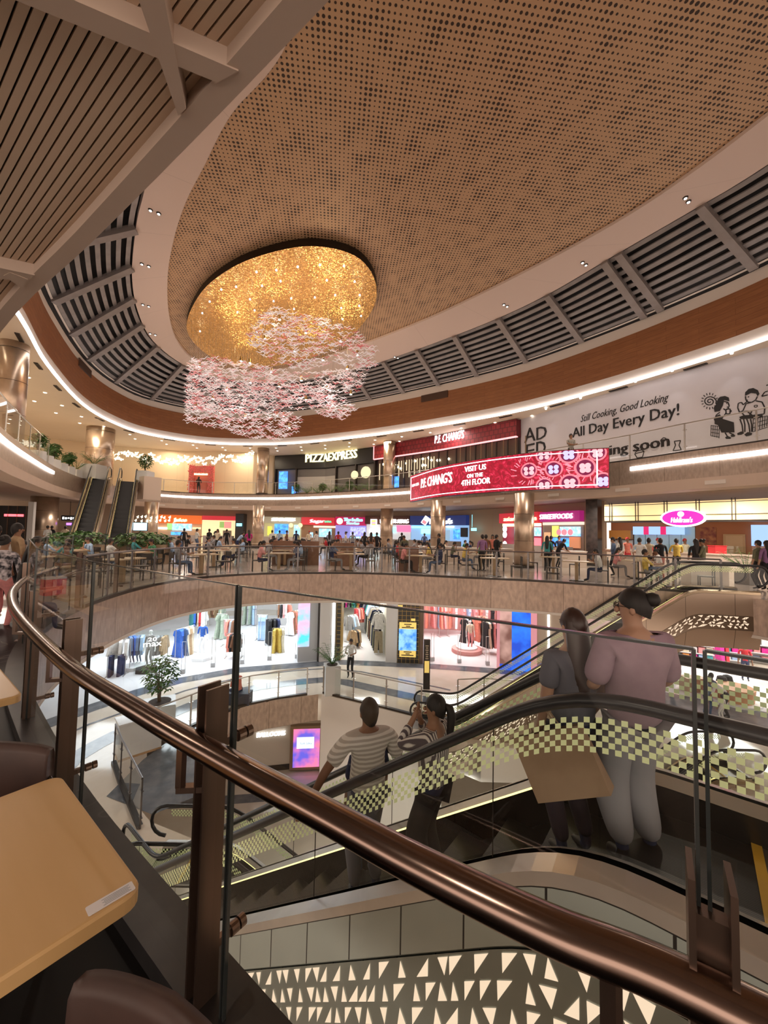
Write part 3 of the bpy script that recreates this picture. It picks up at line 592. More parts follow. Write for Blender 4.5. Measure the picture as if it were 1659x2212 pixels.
stall('orange juice stall with yellow sign and bright menu screens', 341, 437, 1113, 1131, ORANGE, mat('tan_interior_glow', (.6, .36, .2), .5, 0, .15, (1, .6, .35)), [('Juice', 377, 1119, 404, 1129, G_Y, .08)], [(362, 1129, 372, 1144, glow('green_board', (.4, .85, .25), 1.2)), (373, 1129, 414, 1146, G_MENU), (342, 1139, 362, 1143, G_W), (370, 1149, 396, 1160, G_BLUE), (416, 1139, 434, 1143, G_CREAM)])
stall('pale yellow stall with fruit pictures and white sign beside a dark pillar', 438, 517, 1115, 1124, REDB, YEL, [], [(448, 1117.5, 460, 1121.5, G_W), (462, 1117.5, 480, 1121.5, G_W), (484, 1117.5, 490, 1121.5, G_W), (492, 1117.5, 506, 1121.5, G_W), (486, 1127, 500, 1141, mat('pink_fruit_picture', (.9, .3, .3), .5, 0, .6, (1, .4, .35))), (476, 1127, 485, 1140, mat('green_fruit_picture', (.3, .5, .15), .5, 0, .5, (.4, .7, .2))), (483, 1146, 500, 1166, mat('serving_hatch', (.35, .28, .22), .5))], [(471, 1152, .28, DKWALL)])
o = MB(); WF.slab(o, U(WF, 517), U(WF, 534), 0, 3.3, .0, 1.2); tag(o.build('square_pillar', DKWALL, org=WF.pt(U(WF, 525), 0, .6)), 'dark square pillar with a small cyan exit sign right of the pale yellow stall', 'pillar')
o = MB(); WF.pxslab(o, 519, 1131, 530, 1137, 1.3, 1.36); tag(o.build('exit_sign', G_C, org=WF.pt(U(WF, 525), 2, 1.3)), 'small glowing cyan exit sign on the dark square pillar', 'sign')
stall('beige stall with white sign lettering and blue menu screens', 572, 652, 1117, 1130, mat('beige_band', (.45, .4, .3), .5, 0, .2, (.7, .65, .45)), mat('lime_interior_glow', (.5, .45, .25), .5, 0, .25, (.9, .8, .4)), [('SEVENTEES', 590, 1119, 639, 1125, G_W, .09)], [(594, 1132, 623, 1153, G_BLUE), (636, 1134, 648, 1156, G_MENU), (579, 1137, 587, 1156, glow('yellow_board', (.95, .85, .1), 1.2))], [(631, 1135, .24, G_CREAM), (651, 1135, .24, G_CREAM)])
stall('red stall with red script sign flanked by green leaf shapes', 654, 724, 1118, 1134, REDB, WOODI, [('Sagar', 672, 1122, 702, 1131, glow('sign_pink', (1, .35, .35), 3), .07), ('RATNA', 703, 1125, 717, 1129, glow('sign_green', (.1, .8, .4), 1.5), .03)], [(655, 1121, 670, 1129, glow('sign_green', (.1, .8, .4), 1.5)), (690, 1142, 716, 1160, G_MENU), (678, 1136, 725, 1140, glow('warm_strip', (1, .6, .5), 1.5)), (668, 1150, 676, 1166, G_MENU)])
stall('stall with glowing blue lettering above violet menu screens', 726, 792, 1117, 1135, mat('crimson_band', (.4, .01, .08), .5, 0, .5, (.6, .01, .12)), mat('blue_interior_glow', (.3, .3, .5), .4, 0, .5, (.3, .32, 1)), [('The Indian', 744, 1119, 783, 1126, G_C, .06), ('Stories', 750, 1127, 776, 1133, G_C, .06)], [(757, 1139, 768, 1157, G_VIO), (769, 1139, 779, 1157, G_VIO), (780, 1139, 790, 1157, G_VIO), (757, 1158, 766, 1168, G_C), (768, 1159, 779, 1169, G_MENU), (780, 1158, 787, 1168, glow('orange_panel', (1, .5, .3), 1))], [(735, 1126, .33, G_Y)])
t = stall('burger stall with white capital letters and a round burger emblem', 793, 888, 1115, 1133, mat('brown_band', (.12, .05, .035), .5), WHITEB, [('BURGER KING', 826, 1122, 885, 1130, G_W, .07)], [(858, 1135, 888, 1149, mat('pink_menu', (.6, .1, .25), .5, 0, .8, (1, .25, .5))), (800, 1144, 820, 1151, G_W), (801, 1153, 820, 1157, G_C), (845, 1140, 857, 1150, G_C)])
part(t, 'emblem', lambda m: WF.pxslab(m, 805, 1122, 818, 1137, .5, .56), G_W, 'rounded white lit emblem')
part(t, 'emblem_bun', lambda m: (WF.pxslab(m, 807, 1124, 816, 1128, .56, .58), WF.pxslab(m, 807, 1132, 816, 1135, .56, .58)), glow('bun_orange', (1, .45, .1), 2)); part(t, 'emblem_text', lambda m: WF.pxslab(m, 807, 1128.6, 816, 1131.4, .56, .58), G_R)
t = stall('navy pizza stall with blue lit interior and tilted domino emblem', 889, 1014, 1115, 1135, NAVY, mat('cool_interior_glow', (.35, .5, .75), .4, 0, .55, (.3, .6, 1)), [("Domino's", 932, 1121, 984, 1132, G_W, .09)], [(890, 1137, 932, 1140, G_C), (911, 1142, 932, 1153, G_C), (966, 1137, 982, 1139, G_W), (982, 1143, 995, 1165, G_BLUE), (998, 1140, 1012, 1160, DKWALL), (963, 1145, 975, 1178, mat('pale_blue_door', (.4, .55, .7), .4, 0, .4, (.4, .7, 1)))])
def domino(m, c=(922, 1125)):
    u, z = WF.at(*c); pts = [(-.28, -.42), (.28, -.42), (.28, .42), (-.28, .42)]; a_ = -.6; m.add([WF.pt(u+x*cos(a_)-y*sin(a_), z+x*sin(a_)+y*cos(a_), .52) for x, y in pts], [(0, 1, 2, 3)])
def dred(m, c=(922, 1125)):
    u, z = WF.at(*c); pts = [(-.22, -.36), (.22, -.36), (.22, -.02), (-.22, -.02)]; a_ = -.6; m.add([WF.pt(u+x*cos(a_)-y*sin(a_), z+x*sin(a_)+y*cos(a_), .54) for x, y in pts], [(0, 1, 2, 3)])
part(t, 'emblem', domino, G_W); part(t, 'emblem_half', dred, glow('sign_red', (1, .12, .14), 2.6))
o = MB(); WF.pxslab(o, 1027, 1141, 1038, 1147, .5, .55); WF.slab(o, U(WF, 1029)-.01, U(WF, 1029)+.01, 2.3, 3.4, .52, .54); tag(o.build('exit_sign', G_C, org=WF.pt(U(WF, 1032), 2, .5)), 'small cyan exit sign hanging by a cord before the beige wall', 'sign')
stall('red kitchen stall with white cartoonless emblem and yellow tiles partly behind a metal column'.replace('cartoonless ', ''), 1088, 1172, 1108, 1130, REDB, mat('dark_red_interior_glow', (.25, .02, .04), .5, 0, .15, (.6, .05, .1)), [('asian kitchen', 1100, 1117, 1171, 1126, G_Y, .06)], [(1090, 1112, 1102, 1129, G_R), (1090, 1131, 1171, 1137, G_Y), (1152, 1139, 1171, 1158, G_MENU), (1154, 1162, 1171, 1182, G_R)], [(1102, 1143, .26, G_W), (1102, 1155, .26, G_W), (1102, 1176, .26, G_W)])
stall('purple and red street food stall with white block lettering and dish pictures', 1177, 1262, 1105, 1127, mat('purple_band', (.25, .01, .1), .5, 0, .6, (.45, .02, .2)), mat('stall_taupe', (.3, .22, .18), .5), [('STREETFOODS', 1179, 1112, 1249, 1122, G_W, .06)], [(1177, 1128, 1264, 1134, glow('awning_strip', (1, .75, .6), 1.1)), (1214, 1138, 1256, 1158, G_MENU), (1197, 1136, 1209, 1160, glow('neon_bowl', (.9, .9, .2), 1)), (1197, 1162, 1232, 1180, G_BLUE), (1234, 1160, 1256, 1184, mat('hot_food_case', (.5, .2, .1), .4, 0, .4, (1, .4, .2))), (1180, 1150, 1191, 1176, glow('orange_poster', (1, .5, .25), .9))], [(1220, 1150, .2, G_R), (1231, 1150, .2, G_R), (1244, 1150, .2, G_R)])

# sweet shop on the right, with its own kitchen
WH = Wall([(11.9, 21.2), (15.8, 16.0), (19, 11.5)]); WHB = Wall([(14.2, 24.6), (18.6, 18.8), (21, 15.5)])
t = front('food_stall', 'sweet shop counter under a glowing cream fascia with a pink oval sign', 'food stall', WH, 1477); HL = WH.c[-1]
part(t, 'fascia', lambda m: WH.slab(m, 0, HL, 2.55, 3.42, -.3, 0), noisy('lit_cream_panel', (.8, .6, .3), (.82, .62, .32), 3)).data.materials[0]
bsdf(MAT['lit_cream_panel']).inputs['Emission Color'].default_value = (1, .74, .36, 1); bsdf(MAT['lit_cream_panel']).inputs['Emission Strength'].default_value = .75
part(t, 'frame_grid', lambda m: ([WH.slab(m, u, u+.03, 2.5, 3.5, 0, .05) for k in range(8) for u in (.25+k*1.25, .37+k*1.25)], WH.slab(m, 0, HL, 2.78, 2.81, 0, .05), WH.slab(m, 0, HL, 3.33, 3.36, 0, .05), WH.slab(m, 0, HL, 2.46, 2.55, -.3, .05)), DARKM)
part(t, 'back_wall', lambda m: WHB.slab(m, 0, WHB.c[-1], 0, 3.6, -.1, 0), mat('terracotta_wall', (.45, .17, .08), .6))
part(t, 'hatch', lambda m: WHB.pxslab(m, 1371, 1138, 1503, 1202, .02, .08), mat('kitchen_steel', (.3, .4, .48), .3, .5, .15, (.4, .7, .9)))
part(t, 'hatch_frame', lambda m: [WHB.pxslab(m, x, 1138, x+1.2, 1205, .08, .12) for x in (1370, 1395, 1420, 1446, 1472, 1503)], DARKM)
part(t, 'menu_board', lambda m: [WHB.pxslab(m, a0, 1138, a1, 1155, .5, .6) for a0, a1 in ((1376, 1398), (1410, 1434), (1447, 1486))], glow('pale_blue_menu', (.4, .6, 1), 1.1))
part(t, 'menu_board', lambda m: [WHB.pxslab(m, a0, 1138, a1, 1155, .5, .61) for a0, a1 in ((1399, 1409), (1435, 1446))], glow('crimson_menu', (.8, .02, .15), 1))
part(t, 'wall_cabinet', lambda m: WHB.pxslab(m, 1323, 1146, 1370, 1164, .1, .5), mat('orange_cabinet', (.5, .22, .05), .4))
part(t, 'storage_panel', lambda m: (WHB.pxslab(m, 1322, 1166, 1341, 1200, .1, .2), WHB.pxslab(m, 1343, 1166, 1370, 1204, .1, .2)), mat('pale_steel_panel', (.5, .52, .55), .4))
part(t, 'framed_poster', lambda m: WHB.pxslab(m, 1513, 1139, 1548, 1176, .02, .06), noisy('food_poster', (.2, .03, .03), (.5, .2, .08), 4))
part(t, 'door', lambda m: WHB.pxslab(m, 1563, 1154, 1612, 1215, .02, .1), mat('light_wood', (.55, .36, .2), .5))
part(t, 'door_panel', lambda m: WHB.pxslab(m, 1569, 1157, 1607, 1215, .1, .12), mat('pale_wood', (.62, .43, .26), .5))
part(t, 'display_screen', lambda m: WHB.pxslab(m, 1624, 1134, 1690, 1180, .1, .2), glow('pale_blue_menu', (.4, .6, 1), 1.1))
def oval(m, rx, ry, off0, off1):
    u, z = WH.at(1477, 1119); n = 30; F_ = [WH.pt(u+rx*cos(2*pi*k/n), z+ry*sin(2*pi*k/n), off1) for k in range(n)]; B_ = [WH.pt(u+rx*cos(2*pi*k/n), z+ry*sin(2*pi*k/n), off0) for k in range(n)]
    m.add(F_+B_, [tuple(range(n))]+[(k, n+k, n+(k+1) % n, (k+1) % n) for k in range(n)])
part(t, 'oval_sign', lambda m: oval(m, .88, .42, .05, .2), G_W); part(t, 'oval_face', lambda m: oval(m, .80, .35, .2, .215), MAG); part(t, 'sign_lettering', lambda m: (wtext(m, WH, "Haldiram's", 1453, 1118, 1499, 1129, .23, .2, .015), wdisc(m, WH, 1474, 1111, .13, .23)), glow('pale_aqua', (.6, 1, .95), 2.5))
part(t, 'counter', lambda m: (WH.slab(m, .1, 6.8, 0, 1.0, -.6, 0), WH.slab(m, .05, 6.9, 1.0, 1.06, -.65, .05)), noisy('white_counter', (.62, .52, .44), (.66, .56, .48), 2, .25))
part(t, 'sneeze_glass', lambda m: WH.slab(m, 2.5, 6.5, 1.06, 1.4, -.4, -.38), GLASS)
u = WH.at(1545, 1190)[0]; o = MB(); o.box((0, 0, .16), (.5, .4, .32)); o.box((0, 0, .34), (.54, .44, .03)); o = o.build('counter_box', mat('bright_red', (.7, .03, .04), .4), loc=WH.pt(u, 1.06, -.3)); tag(o, 'bright red box standing on the sweet shop counter', 'box')
o = MB(); o.box((0, 0, .12), (.45, .35, .24)); o.build; o = o.build('counter_box', mat('bright_red', (.7, .03, .04), .4), loc=WH.pt(WH.at(1412, 1190)[0], 1.06, -.3)); tag(o, 'small red tray box behind the queue at the sweet shop counter', 'box')

COLM = noisy('polished_bronze_cladding', (.50, .38, .28), (.66, .52, .40), 1.5, .3, .85, bump=.12)
# columns
def column(px, Y, z0, z1, r, label, mt=None):
    mt = mt or COLM; q = XD(px, Y, z0); t = thing('column', label, 'column', q); mb = MB(); mb.lathe((0, 0, 0), [(r, 0), (r, z1-z0)], 40); mb.build('shaft', mt, t, smooth=False).data.polygons.foreach_set('use_smooth', [True]*0) if False else mb.build('shaft', mt, t)
    for p in t.children[0].data.polygons: p.use_smooth = len(p.vertices) == 4
    mb = MB(); [mb.lathe((0, 0, k*1.4), [(r+.004, -.008), (r+.004, .008)], 40) for k in range(1, int((z1-z0)/1.4)+1)]; mb.build('seam', DARKM, t)
    mb = MB(); mb.lathe((0, 0, 0), [(r+.02, 0), (r+.02, .12)], 40); mb.build('base_ring', DARKM, t); return t

column(206, 31, 5, 9.5, .95, 'thick bronze column behind the top of the dark escalators', COLM)
column(563, 37.5, 5, 9.5, .55, 'slim bronze column on the upper floor left of the dark restaurant', COLM); column(838, 33.5, 5, 9.5, .5, 'bronze column on the upper floor between the two restaurants', COLM)
column(4, 16.6, 5, 9.5, .5, 'bronze column at the left edge on the upper balcony', COLM)
column(1132, 20.8, 0, 3.9, .5, 'reflective metal column before the street food stall, the nearest in the food court', COLM); column(946, 26.6, 0, 3.9, .5, 'reflective metal column in front of the navy pizza stall', COLM)
column(835, 31.5, 0, 3.9, .5, 'reflective metal column left of the burger stall lettering', COLM); column(557, 36, 0, 3.9, .5, 'metal column between the pale yellow and beige stalls', COLM); column(325, 34, 0, 3.9, .55, 'grey metal column by the orange juice stall', COLM); column(93, 30, 0, 3.9, .85, 'broad metal column with brushed highlights left of the dark escalators', COLM)
q = XD(1283, 23.2, 0); t = thing('square_column', 'square black stone column between street food stall and sweet shop', 'column', q, -.75); mb = MB(); mb.box((0, 0, 1.95), (.62, .9, 3.9)); mb.build('shaft', noisy('black_stone', (.018, .014, .014), (.045, .032, .03), 4, .25), t); mb = MB(); mb.box((0, 0, .06), (.68, .96, .12)); mb.build('base', DARKM, t)
# downlights in the fourth floor ceiling and under the balcony
random.seed(9); DLM = glow('downlight_face', (1, .86, .66), 7); mb = MB(); mb.lathe((0, 0, 0), [(.07, -.012), (.09, 0)], 12); DL = mb.build('downlight', DLM); k = 0
def region_word(x, y): return 'left' if x < -14 else ('far' if y > 26 else 'right')
offs = [offset(TOP, d, True) for d in (1.3, 2.6)]; ring_pts = []
for oc in offs:
    for p in resample(sub(oc, 0, len(oc)-1), 2.6):
        if p.y > 12 and p.x < 16: ring_pts.append(p)
WORD = ['first', 'second', 'third', 'fourth', 'fifth', 'sixth', 'seventh', 'eighth', 'ninth', 'tenth', 'eleventh', 'twelfth', 'thirteenth', 'fourteenth', 'fifteenth', 'sixteenth', 'seventeenth', 'eighteenth', 'nineteenth', 'twentieth']
def nth(i): return WORD[i] if i < 20 else ('twenty-'+WORD[i-20] if i < 29 else 'thirty-%s' % WORD[i-30] if i > 29 else 'thirtieth')
for i, p in enumerate(ring_pts):
    o = DL if i == 0 else DL.copy(); 
    if i: COL.objects.link(o)
    o.location = (p.x, p.y, 9.49); tag(o, 'small round downlight in the cream ceiling beyond the white light line', 'downlight', 'downlights in the cream upper ceiling')
# air grilles along the upper ceiling edge
oc = resample(sub(offset(TOP, .35, True), idx(TOP, (-15, 16)), idx(TOP, (15, 14))), 3.4)
for i, p in enumerate(oc):
    if p.y > 36.5 or (near_idx(TOP, p) and (TOP[near_idx(TOP, p)]-p).length > 1): continue
    j = near_idx(TOP, p); a = TOP[j]; b = TOP[(j+1) % len(TOP)]; rz = math.atan2(b.y-a.y, b.x-a.x); mb = MB(); mb.box((0, 0, -.02), (.9, .16, .04))
    for s in range(8): mb.box((-.38+s*.11, 0, -.045), (.05, .12, .01))
    o = mb.build('air_grille', DARKM, loc=(p.x, p.y, 9.5)); o.rotation_euler = (0, 0, rz); tag(o, 'slotted air grille in the pale ceiling strip beside the white light line', 'air grille', 'air grilles along the ceiling rim')
oc = resample(sub(L4, idx(L4, (-20, 36)), idx(L4, (12.8, 12.6))), 3.3); WG = mat('white_grille', (.7, .64, .58), .5)
for i, p in enumerate(oc):
    j = near_idx(L4, p); a = L4[j]; b = L4[(j+1) % len(L4)]; rz = math.atan2(b.y-a.y, b.x-a.x); mb = MB(); mb.box((0, 0, 0), (.6, .03, .14))
    for s in range(6): mb.box((-.22+s*.09, 0.02, 0), (.05, .02, .09))
    q = Vector((p.x, p.y, 3.75))+Vector((sin(rz), -cos(rz), 0))*.09; o = mb.build('air_grille', WG, loc=q); o.rotation_euler = (0, 0, rz); tag(o, 'white rectangular air grille on the band below the balcony', 'air grille', 'air grilles below the balcony')
# butterfly lights
mb = MB()
for s in (-1, 1):
    mb.add([(0, 0, -.08), (s*.10, 0, .12), (s*.26, .02, .18), (s*.28, .02, .02), (s*.16, 0, -.02), (s*.2, .02, -.16), (s*.08, 0, -.18)], [(0, 1, 2, 3, 4), (0, 4, 5, 6)]); 
mb.box((0, 0, 0), (.03, .03, .3)); BF = mb.build('butterfly_light', glow('butterfly_glow', (1, .9, .66), 2.0)); k = 0; random.seed(12)
for i in range(64):
    x = 236+i*4.9; yb = 981+14*math.sin((x-236)/310*2.6)*(1 if x < 400 else .9)+random.uniform(-9, 9); Y = 36.5+random.uniform(-.8, .8)
    q = PD(x, yb, Y); o = BF if i == 0 else BF.copy()
    if i: COL.objects.link(o)
    o.location = q; o.rotation_euler = (random.uniform(-.4, .4), random.uniform(-.5, .5), random.uniform(-.5, .5)); o.scale = (.85,)*3; tag(o, 'small glowing butterfly shaped light hanging before the cream wall', 'butterfly light', 'butterfly lights before the cream upper wall')
for i in range(16):
    x = 296+(i % 8)*10+random.uniform(-3, 3); y = 1117+(i//8)*8+random.uniform(-1.5, 1.5); q = PD(x, y, 33); o = BF.copy(); COL.objects.link(o); o.location = q; o.scale = (.6,)*3; tag(o, 'small glowing butterfly light hanging left of the orange juice stall', 'butterfly light', 'butterfly lights by the orange stall')
# flower arch on the fourth floor with a visitor's frame
u, z = W4.at(450, 1068); q = W4.pt(u, 5, 1.5); t = thing('flower_arch', 'pink and red flower photo arch against the cream upper wall', 'flower arch', q)
mb = MB(); mb.box((-.95, 0, 1.4), (.5, .3, 2.8)); mb.box((.95, 0, 1.4), (.5, .3, 2.8)); mb.box((0, 0, 2.35), (1.4, .3, .8)); mb.box((0, .1, 1), (1.4, .06, 2)); mb.build('frame', mat('rose_board', (.7, .18, .14), .6), t)
mb = MB(); random.seed(4)
for k in range(260):
    s = random.random()
    if s < .33: p = (-.95+random.uniform(-.32, .32), -.18, random.uniform(0, 2.9))
    elif s < .66: p = (.95+random.uniform(-.32, .32), -.18, random.uniform(0, 2.9))
    else: p = (random.uniform(-1, 1), -.18, 2.1+random.uniform(-.1, .7))
    mb.lathe(p, [(.01, -.05), (.07, 0), (.01, .05)], 6)
o = mb.build('blossoms', mat('coral_blossom', (.8, .16, .14), .6, 0, .1, (1, .3, .3)), t); o['kind'] = 'stuff'
mb = MB(); mb.box((0, -.2, 1.95), (1.3, .05, .16)); mb.build('name_board', G_Y, t)
# ------------------------------------------------------------------ lower level: shop line, floors, interiors
WL = Wall([(-13.5, 8), (-12.2, 12.5), (-11.04, 15.07), (-10.16, 16.6), (-9.12, 17.97), (-6.92, 19.48), (-3.31, 20.59), (-2.37, 20.94), (1.84, 20.69), (7.71, 19.8), (11, 18.6)])
Z2 = -5
def bandz(pts, d0, d1, z, mt, nm='trim_9', closed=False):
    mb = MB(); mb.strip(at_z(offset(pts, d0, closed), z), at_z(offset(pts, d1, closed), z), closed); struct(mb.build(nm, mt))
wl = [Vector((p.x, p.y, 0)) for p in WL.p]
bandz(wl, -.75, 0, -4.995, GREYF); L2c = resample(L2[-6:]+L2[:7], .4); bandz(L2c, 1.25, 1.9, -4.994, GREYF); bandz(L2c, 3.0, 3.12, -4.993, GREYF)
mb = MB(); b = [Vector((p.x-(1 if i < 5 else 0)*9, p.y+12, -4.992)) for i, p in enumerate(wl)]; mb.strip(at_z(wl, -4.992), b); struct(mb.build('floor', SHOPF))
mb = MB(); mb.add([P(*p, -4.99) for p in ((310, 1640), (420, 1560), (470, 1700), (330, 1760), (230, 1720))], [(0, 1, 2, 3, 4)]); struct(mb.build('floor', GREYF))
WHW = mat('shop_white_wall', (.78, .79, .8), .5); PINKW = mat('shop_pink_wall', (.62, .30, .28), .5)
def lw(name, pts, mt, z0=Z2, z1=-1.05): mb = MB(); mb.strip(at_z([Vector((*p, 0)) for p in pts], z0), at_z([Vector((*p, 0)) for p in pts], z1)); return struct(mb.build(name, mt))
lw('wall_far', [(-26, 18), (-20, 30), (-10, 33.5), (-2.8, 33), (-2.8, 21.0)], WHW)
lw('wall_far', [(-2.35, 20.98), (-3.3, 29.4), (-.55, 29.4), (.32, 20.85)], noisy('yellow_tint_wall', (.7, .68, .6), (.74, .72, .64), 1)); lw('wall_far', [(2.0, 20.6), (2.2, 28), (11, 27), (8, 19.8)], PINKW)
def lp(nm, label, cat, x0, y0, x1, y1, o0, o1, mt, root=None):   # box on the shop line from picture corners
    mb = MB(); WL.pxslab(mb, x0, y0, x1, y1, o0, o1)
    o = mb.build(nm, mt, root, root.location) if root else mb.build(nm, mt, org=WL.pt(U(WL, (x0+x1)/2), Z2, 0)); return o if root else tag(o, label, cat)
def U(w, px): return w.at(px, 1430 if w is WL else 1100)[0]
# piers between the shops
def pier(px0, px1, mt, label, extra=None):
    t = thing('shop_pier', label, 'pillar', WL.pt(U(WL, (px0+px1)/2), Z2, 0)); part(t, 'shaft', lambda m: WL.slab(m, U(WL, px0), U(WL, px1), Z2, -1.06, -.6, .12), mt)
    if extra: extra(t)
    return t
LPALE = glow('vertical_led', (.95, .97, 1), 6)
TILE = bricky('black_gold_tiles', (.03, .025, .02), (.02, .018, .015), (.35, .22, .05), .22, .22, .012, .3, offset=0)
pier(688, 722, mat('pale_stone', (.62, .6, .58), .4), 'pale stone pier with a vertical light line, right of the bright clothes shop', lambda t: part(t, 'light_line', lambda m: WL.slab(m, U(WL, 715), U(WL, 719), Z2, -1.1, .12, .15), LPALE))
pier(724, 736, TILE, 'narrow black tiled pier with gold grout left of the menswear shop entrance')
pier(833, 857, mat('pale_stone', (.62, .6, .58), .4), 'pale round-cornered pier at the right of the menswear shop entrance')
def pr(t):
    part(t, 'screen_panel', lambda m: WL.pxslab(m, 862, 1357, 899, 1403, .13, .2), scrn('sea_screen', (.05, .25, .8), (.3, .6, 1), 1.3)); y = mat('yellow_plate', (.85, .6, .15), .5, 0, .5, (1, .7, .2))
    part(t, 'name_plate', lambda m: (WL.pxslab(m, 863, 1343, 899, 1357, .13, .19), WL.pxslab(m, 863, 1403, 898, 1417, .13, .19), WL.pxslab(m, 860, 1306, 870, 1311, .13, .16), WL.pxslab(m, 888, 1335, 897, 1340, .13, .16)), y)
    for a_, b_, yy in ((873, 889, 1346), (877, 886, 1350), (868, 894, 1353), (872, 889, 1405), (876, 885, 1409), (867, 893, 1412)): part(t, 'print_line', lambda m: WL.pxslab(m, a_, yy, b_, yy+1.8, .19, .2), INK)
pier(858, 905, TILE, 'black tiled pier carrying a blue sea picture screen between yellow plates', pr)
pier(906, 914, BRONZE, 'narrow bronze edge pier left of the pink clothes shop')
def poster(t):
    part(t, 'picture', lambda m: WL.pxslab(m, 1078, 1317, 1145, 1450, .12, .16), scrn('blue_fabric_picture', (.01, .07, .6), (.02, .2, 1), 1.2, 1.2)); part(t, 'skin_picture', lambda m: WL.pxslab(m, 1078, 1317, 1104, 1432, .16, .17), scrn('skin_picture', (.25, .1, .08), (.8, .45, .38), .9, .8))
    part(t, 'frame', lambda m: [WL.pxslab(m, a, 1310, b, 1452, .1, .2) for a, b in ((1073, 1078), (1146, 1158))], glow('pink_frame', (.9, .35, .38), .8))
t = thing('poster_wall', 'huge lit poster of blue fabric beside an arm in a pink frame', 'poster', WL.pt(U(WL, 1112), Z2, 0)); part(t, 'backing', lambda m: WL.slab(m, U(WL, 1075), U(WL, 1158), Z2, -1.06, -.3, .11), PINKW); poster(t)
pier(1160, 1240, mat('tan_stone', (.5, .4, .3), .5), 'tan stone pier with a vertical light line right of the blue poster', lambda t: part(t, 'light_line', lambda m: WL.slab(m, U(WL, 1183), U(WL, 1187), Z2+.3, -1.1, .12, .15), LPALE))
t = thing('picture_panel', 'tall pastel lit picture panel at the right side of the bright clothes shop', 'lit panel', WL.pt(U(WL, 660), Z2, -.2))
part(t, 'casing', lambda m: WL.slab(m, U(WL, 643), U(WL, 687), Z2, -1.06, -.6, -.1), mat('grey_metal', (.45, .46, .48), .4)); part(t, 'picture', lambda m: WL.pxslab(m, 645, 1300, 668, 1398, -.1, -.07), scrn('pastel_picture', (.1, .7, 1), (1, .5, .7), 1.3, 1.2)); part(t, 'frame', lambda m: WL.slab(m, U(WL, 685), U(WL, 687), Z2, -1.06, -.1, .05), DARKM)
tag(lp('fascia_panel', 0, 0, 915, 1300, 1075, 1313, -.2, .05, mat('rose_fascia', (.8, .35, .35), .5, 0, .5, (1, .5, .5))), 'rose coloured lit fascia above the pink clothes shop', 'fascia')
lw('trim_10', [(-2.3, 20.9), (1.84, 20.66)], WHITEP, -1.3, -1.05)
# lit ceiling panels inside the big shop
for i, p in enumerate([(-9.5, 23), (-6.5, 25), (-4.5, 23.5), (-5, 28), (-8, 28)]):
    mb = MB(); mb.box((0, 0, 0), (1.8, .25, .05)); o = mb.build('ceiling_light', glow('tube_face', (.9, .95, 1), 9), loc=(*p, -1.12)); tag(o, 'long white light fitting in the ceiling of the bright clothes shop', 'ceiling light', 'light fittings in the bright shop')

# ------------------------------------------------------------------ clothes racks and garments
def outline_mesh(name, pts, th, mt):
    mb = MB(); n = len(pts); mb.add([(x, -th/2, z) for x, z in pts]+[(x, th/2, z) for x, z in pts], [tuple(range(n)), tuple(range(n, 2*n))[::-1]]+[(k, n+k, n+(k+1) % n, (k+1) % n) for k in range(n)]); return mb.build(name, mt)
COLS = dict(white=(.75, .75, .73), blue=(.03, .12, .5), navy=(.02, .03, .09), black=(.015, .015, .018), grey=(.3, .3, .32), pink=(.75, .3, .3), coral=(.7, .22, .16), yellow=(.75, .55, .12), green=(.06, .25, .12), tan=(.42, .28, .16), cream=(.72, .64, .48), brown=(.18, .08, .04), sage=(.35, .42, .33), red=(.5, .03, .04), teal=(.05, .3, .32), lightblue=(.35, .5, .72), magenta=(.65, .03, .28), orange=(.8, .3, .05), purple=(.28, .14, .3), olive=(.16, .16, .1), denim=(.1, .16, .28), khaki=(.36, .3, .2))
def cloth(c): return noisy('cloth_'+c, COLS[c], tuple(v*.8 for v in COLS[c]), 14, .85, bump=.15)
top = outline_mesh('garment', [(-.08, 0), (-.22, -.05), (-.36, -.5), (-.26, -.54), (-.19, -.25), (-.21, -.72), (.21, -.72), (.19, -.25), (.26, -.54), (.36, -.5), (.22, -.05), (.08, 0), (0, -.05)], .09, cloth('white'))
dress = outline_mesh('garment', [(-.06, 0), (-.18, -.06), (-.24, -.25), (-.16, -.3), (-.15, -.5), (-.28, -1.15), (.28, -1.15), (.15, -.5), (.16, -.3), (.24, -.25), (.18, -.06), (.06, 0), (0, -.06)], .1, cloth('white'))
trou = outline_mesh('garment', [(-.17, 0), (-.2, -.95), (-.04, -.95), (0, -.3), (.04, -.95), (.2, -.95), (.17, 0)], .08, cloth('white'))
PROTO = dict(top=top, dress=dress, trousers=trou)
for o in PROTO.values(): COL.objects.unlink(o)
def garment(kind, col, loc, rz, label, group=None):
    o = PROTO[kind].copy(); COL.objects.link(o); o.location = loc; o.rotation_euler = (0, 0, rz); o.scale = (1.22, 1.3, 1.22); o.material_slots[0].link = 'OBJECT'; o.material_slots[0].material = cloth(col); tag(o, label, 'garment', group); return o
def gl(cc, kind, k, where):
    w = ('%s %s, %s on %s' % (cc.replace('lightblue', 'light blue'), kind, k, where)).split(); return ' '.join(w[:16])
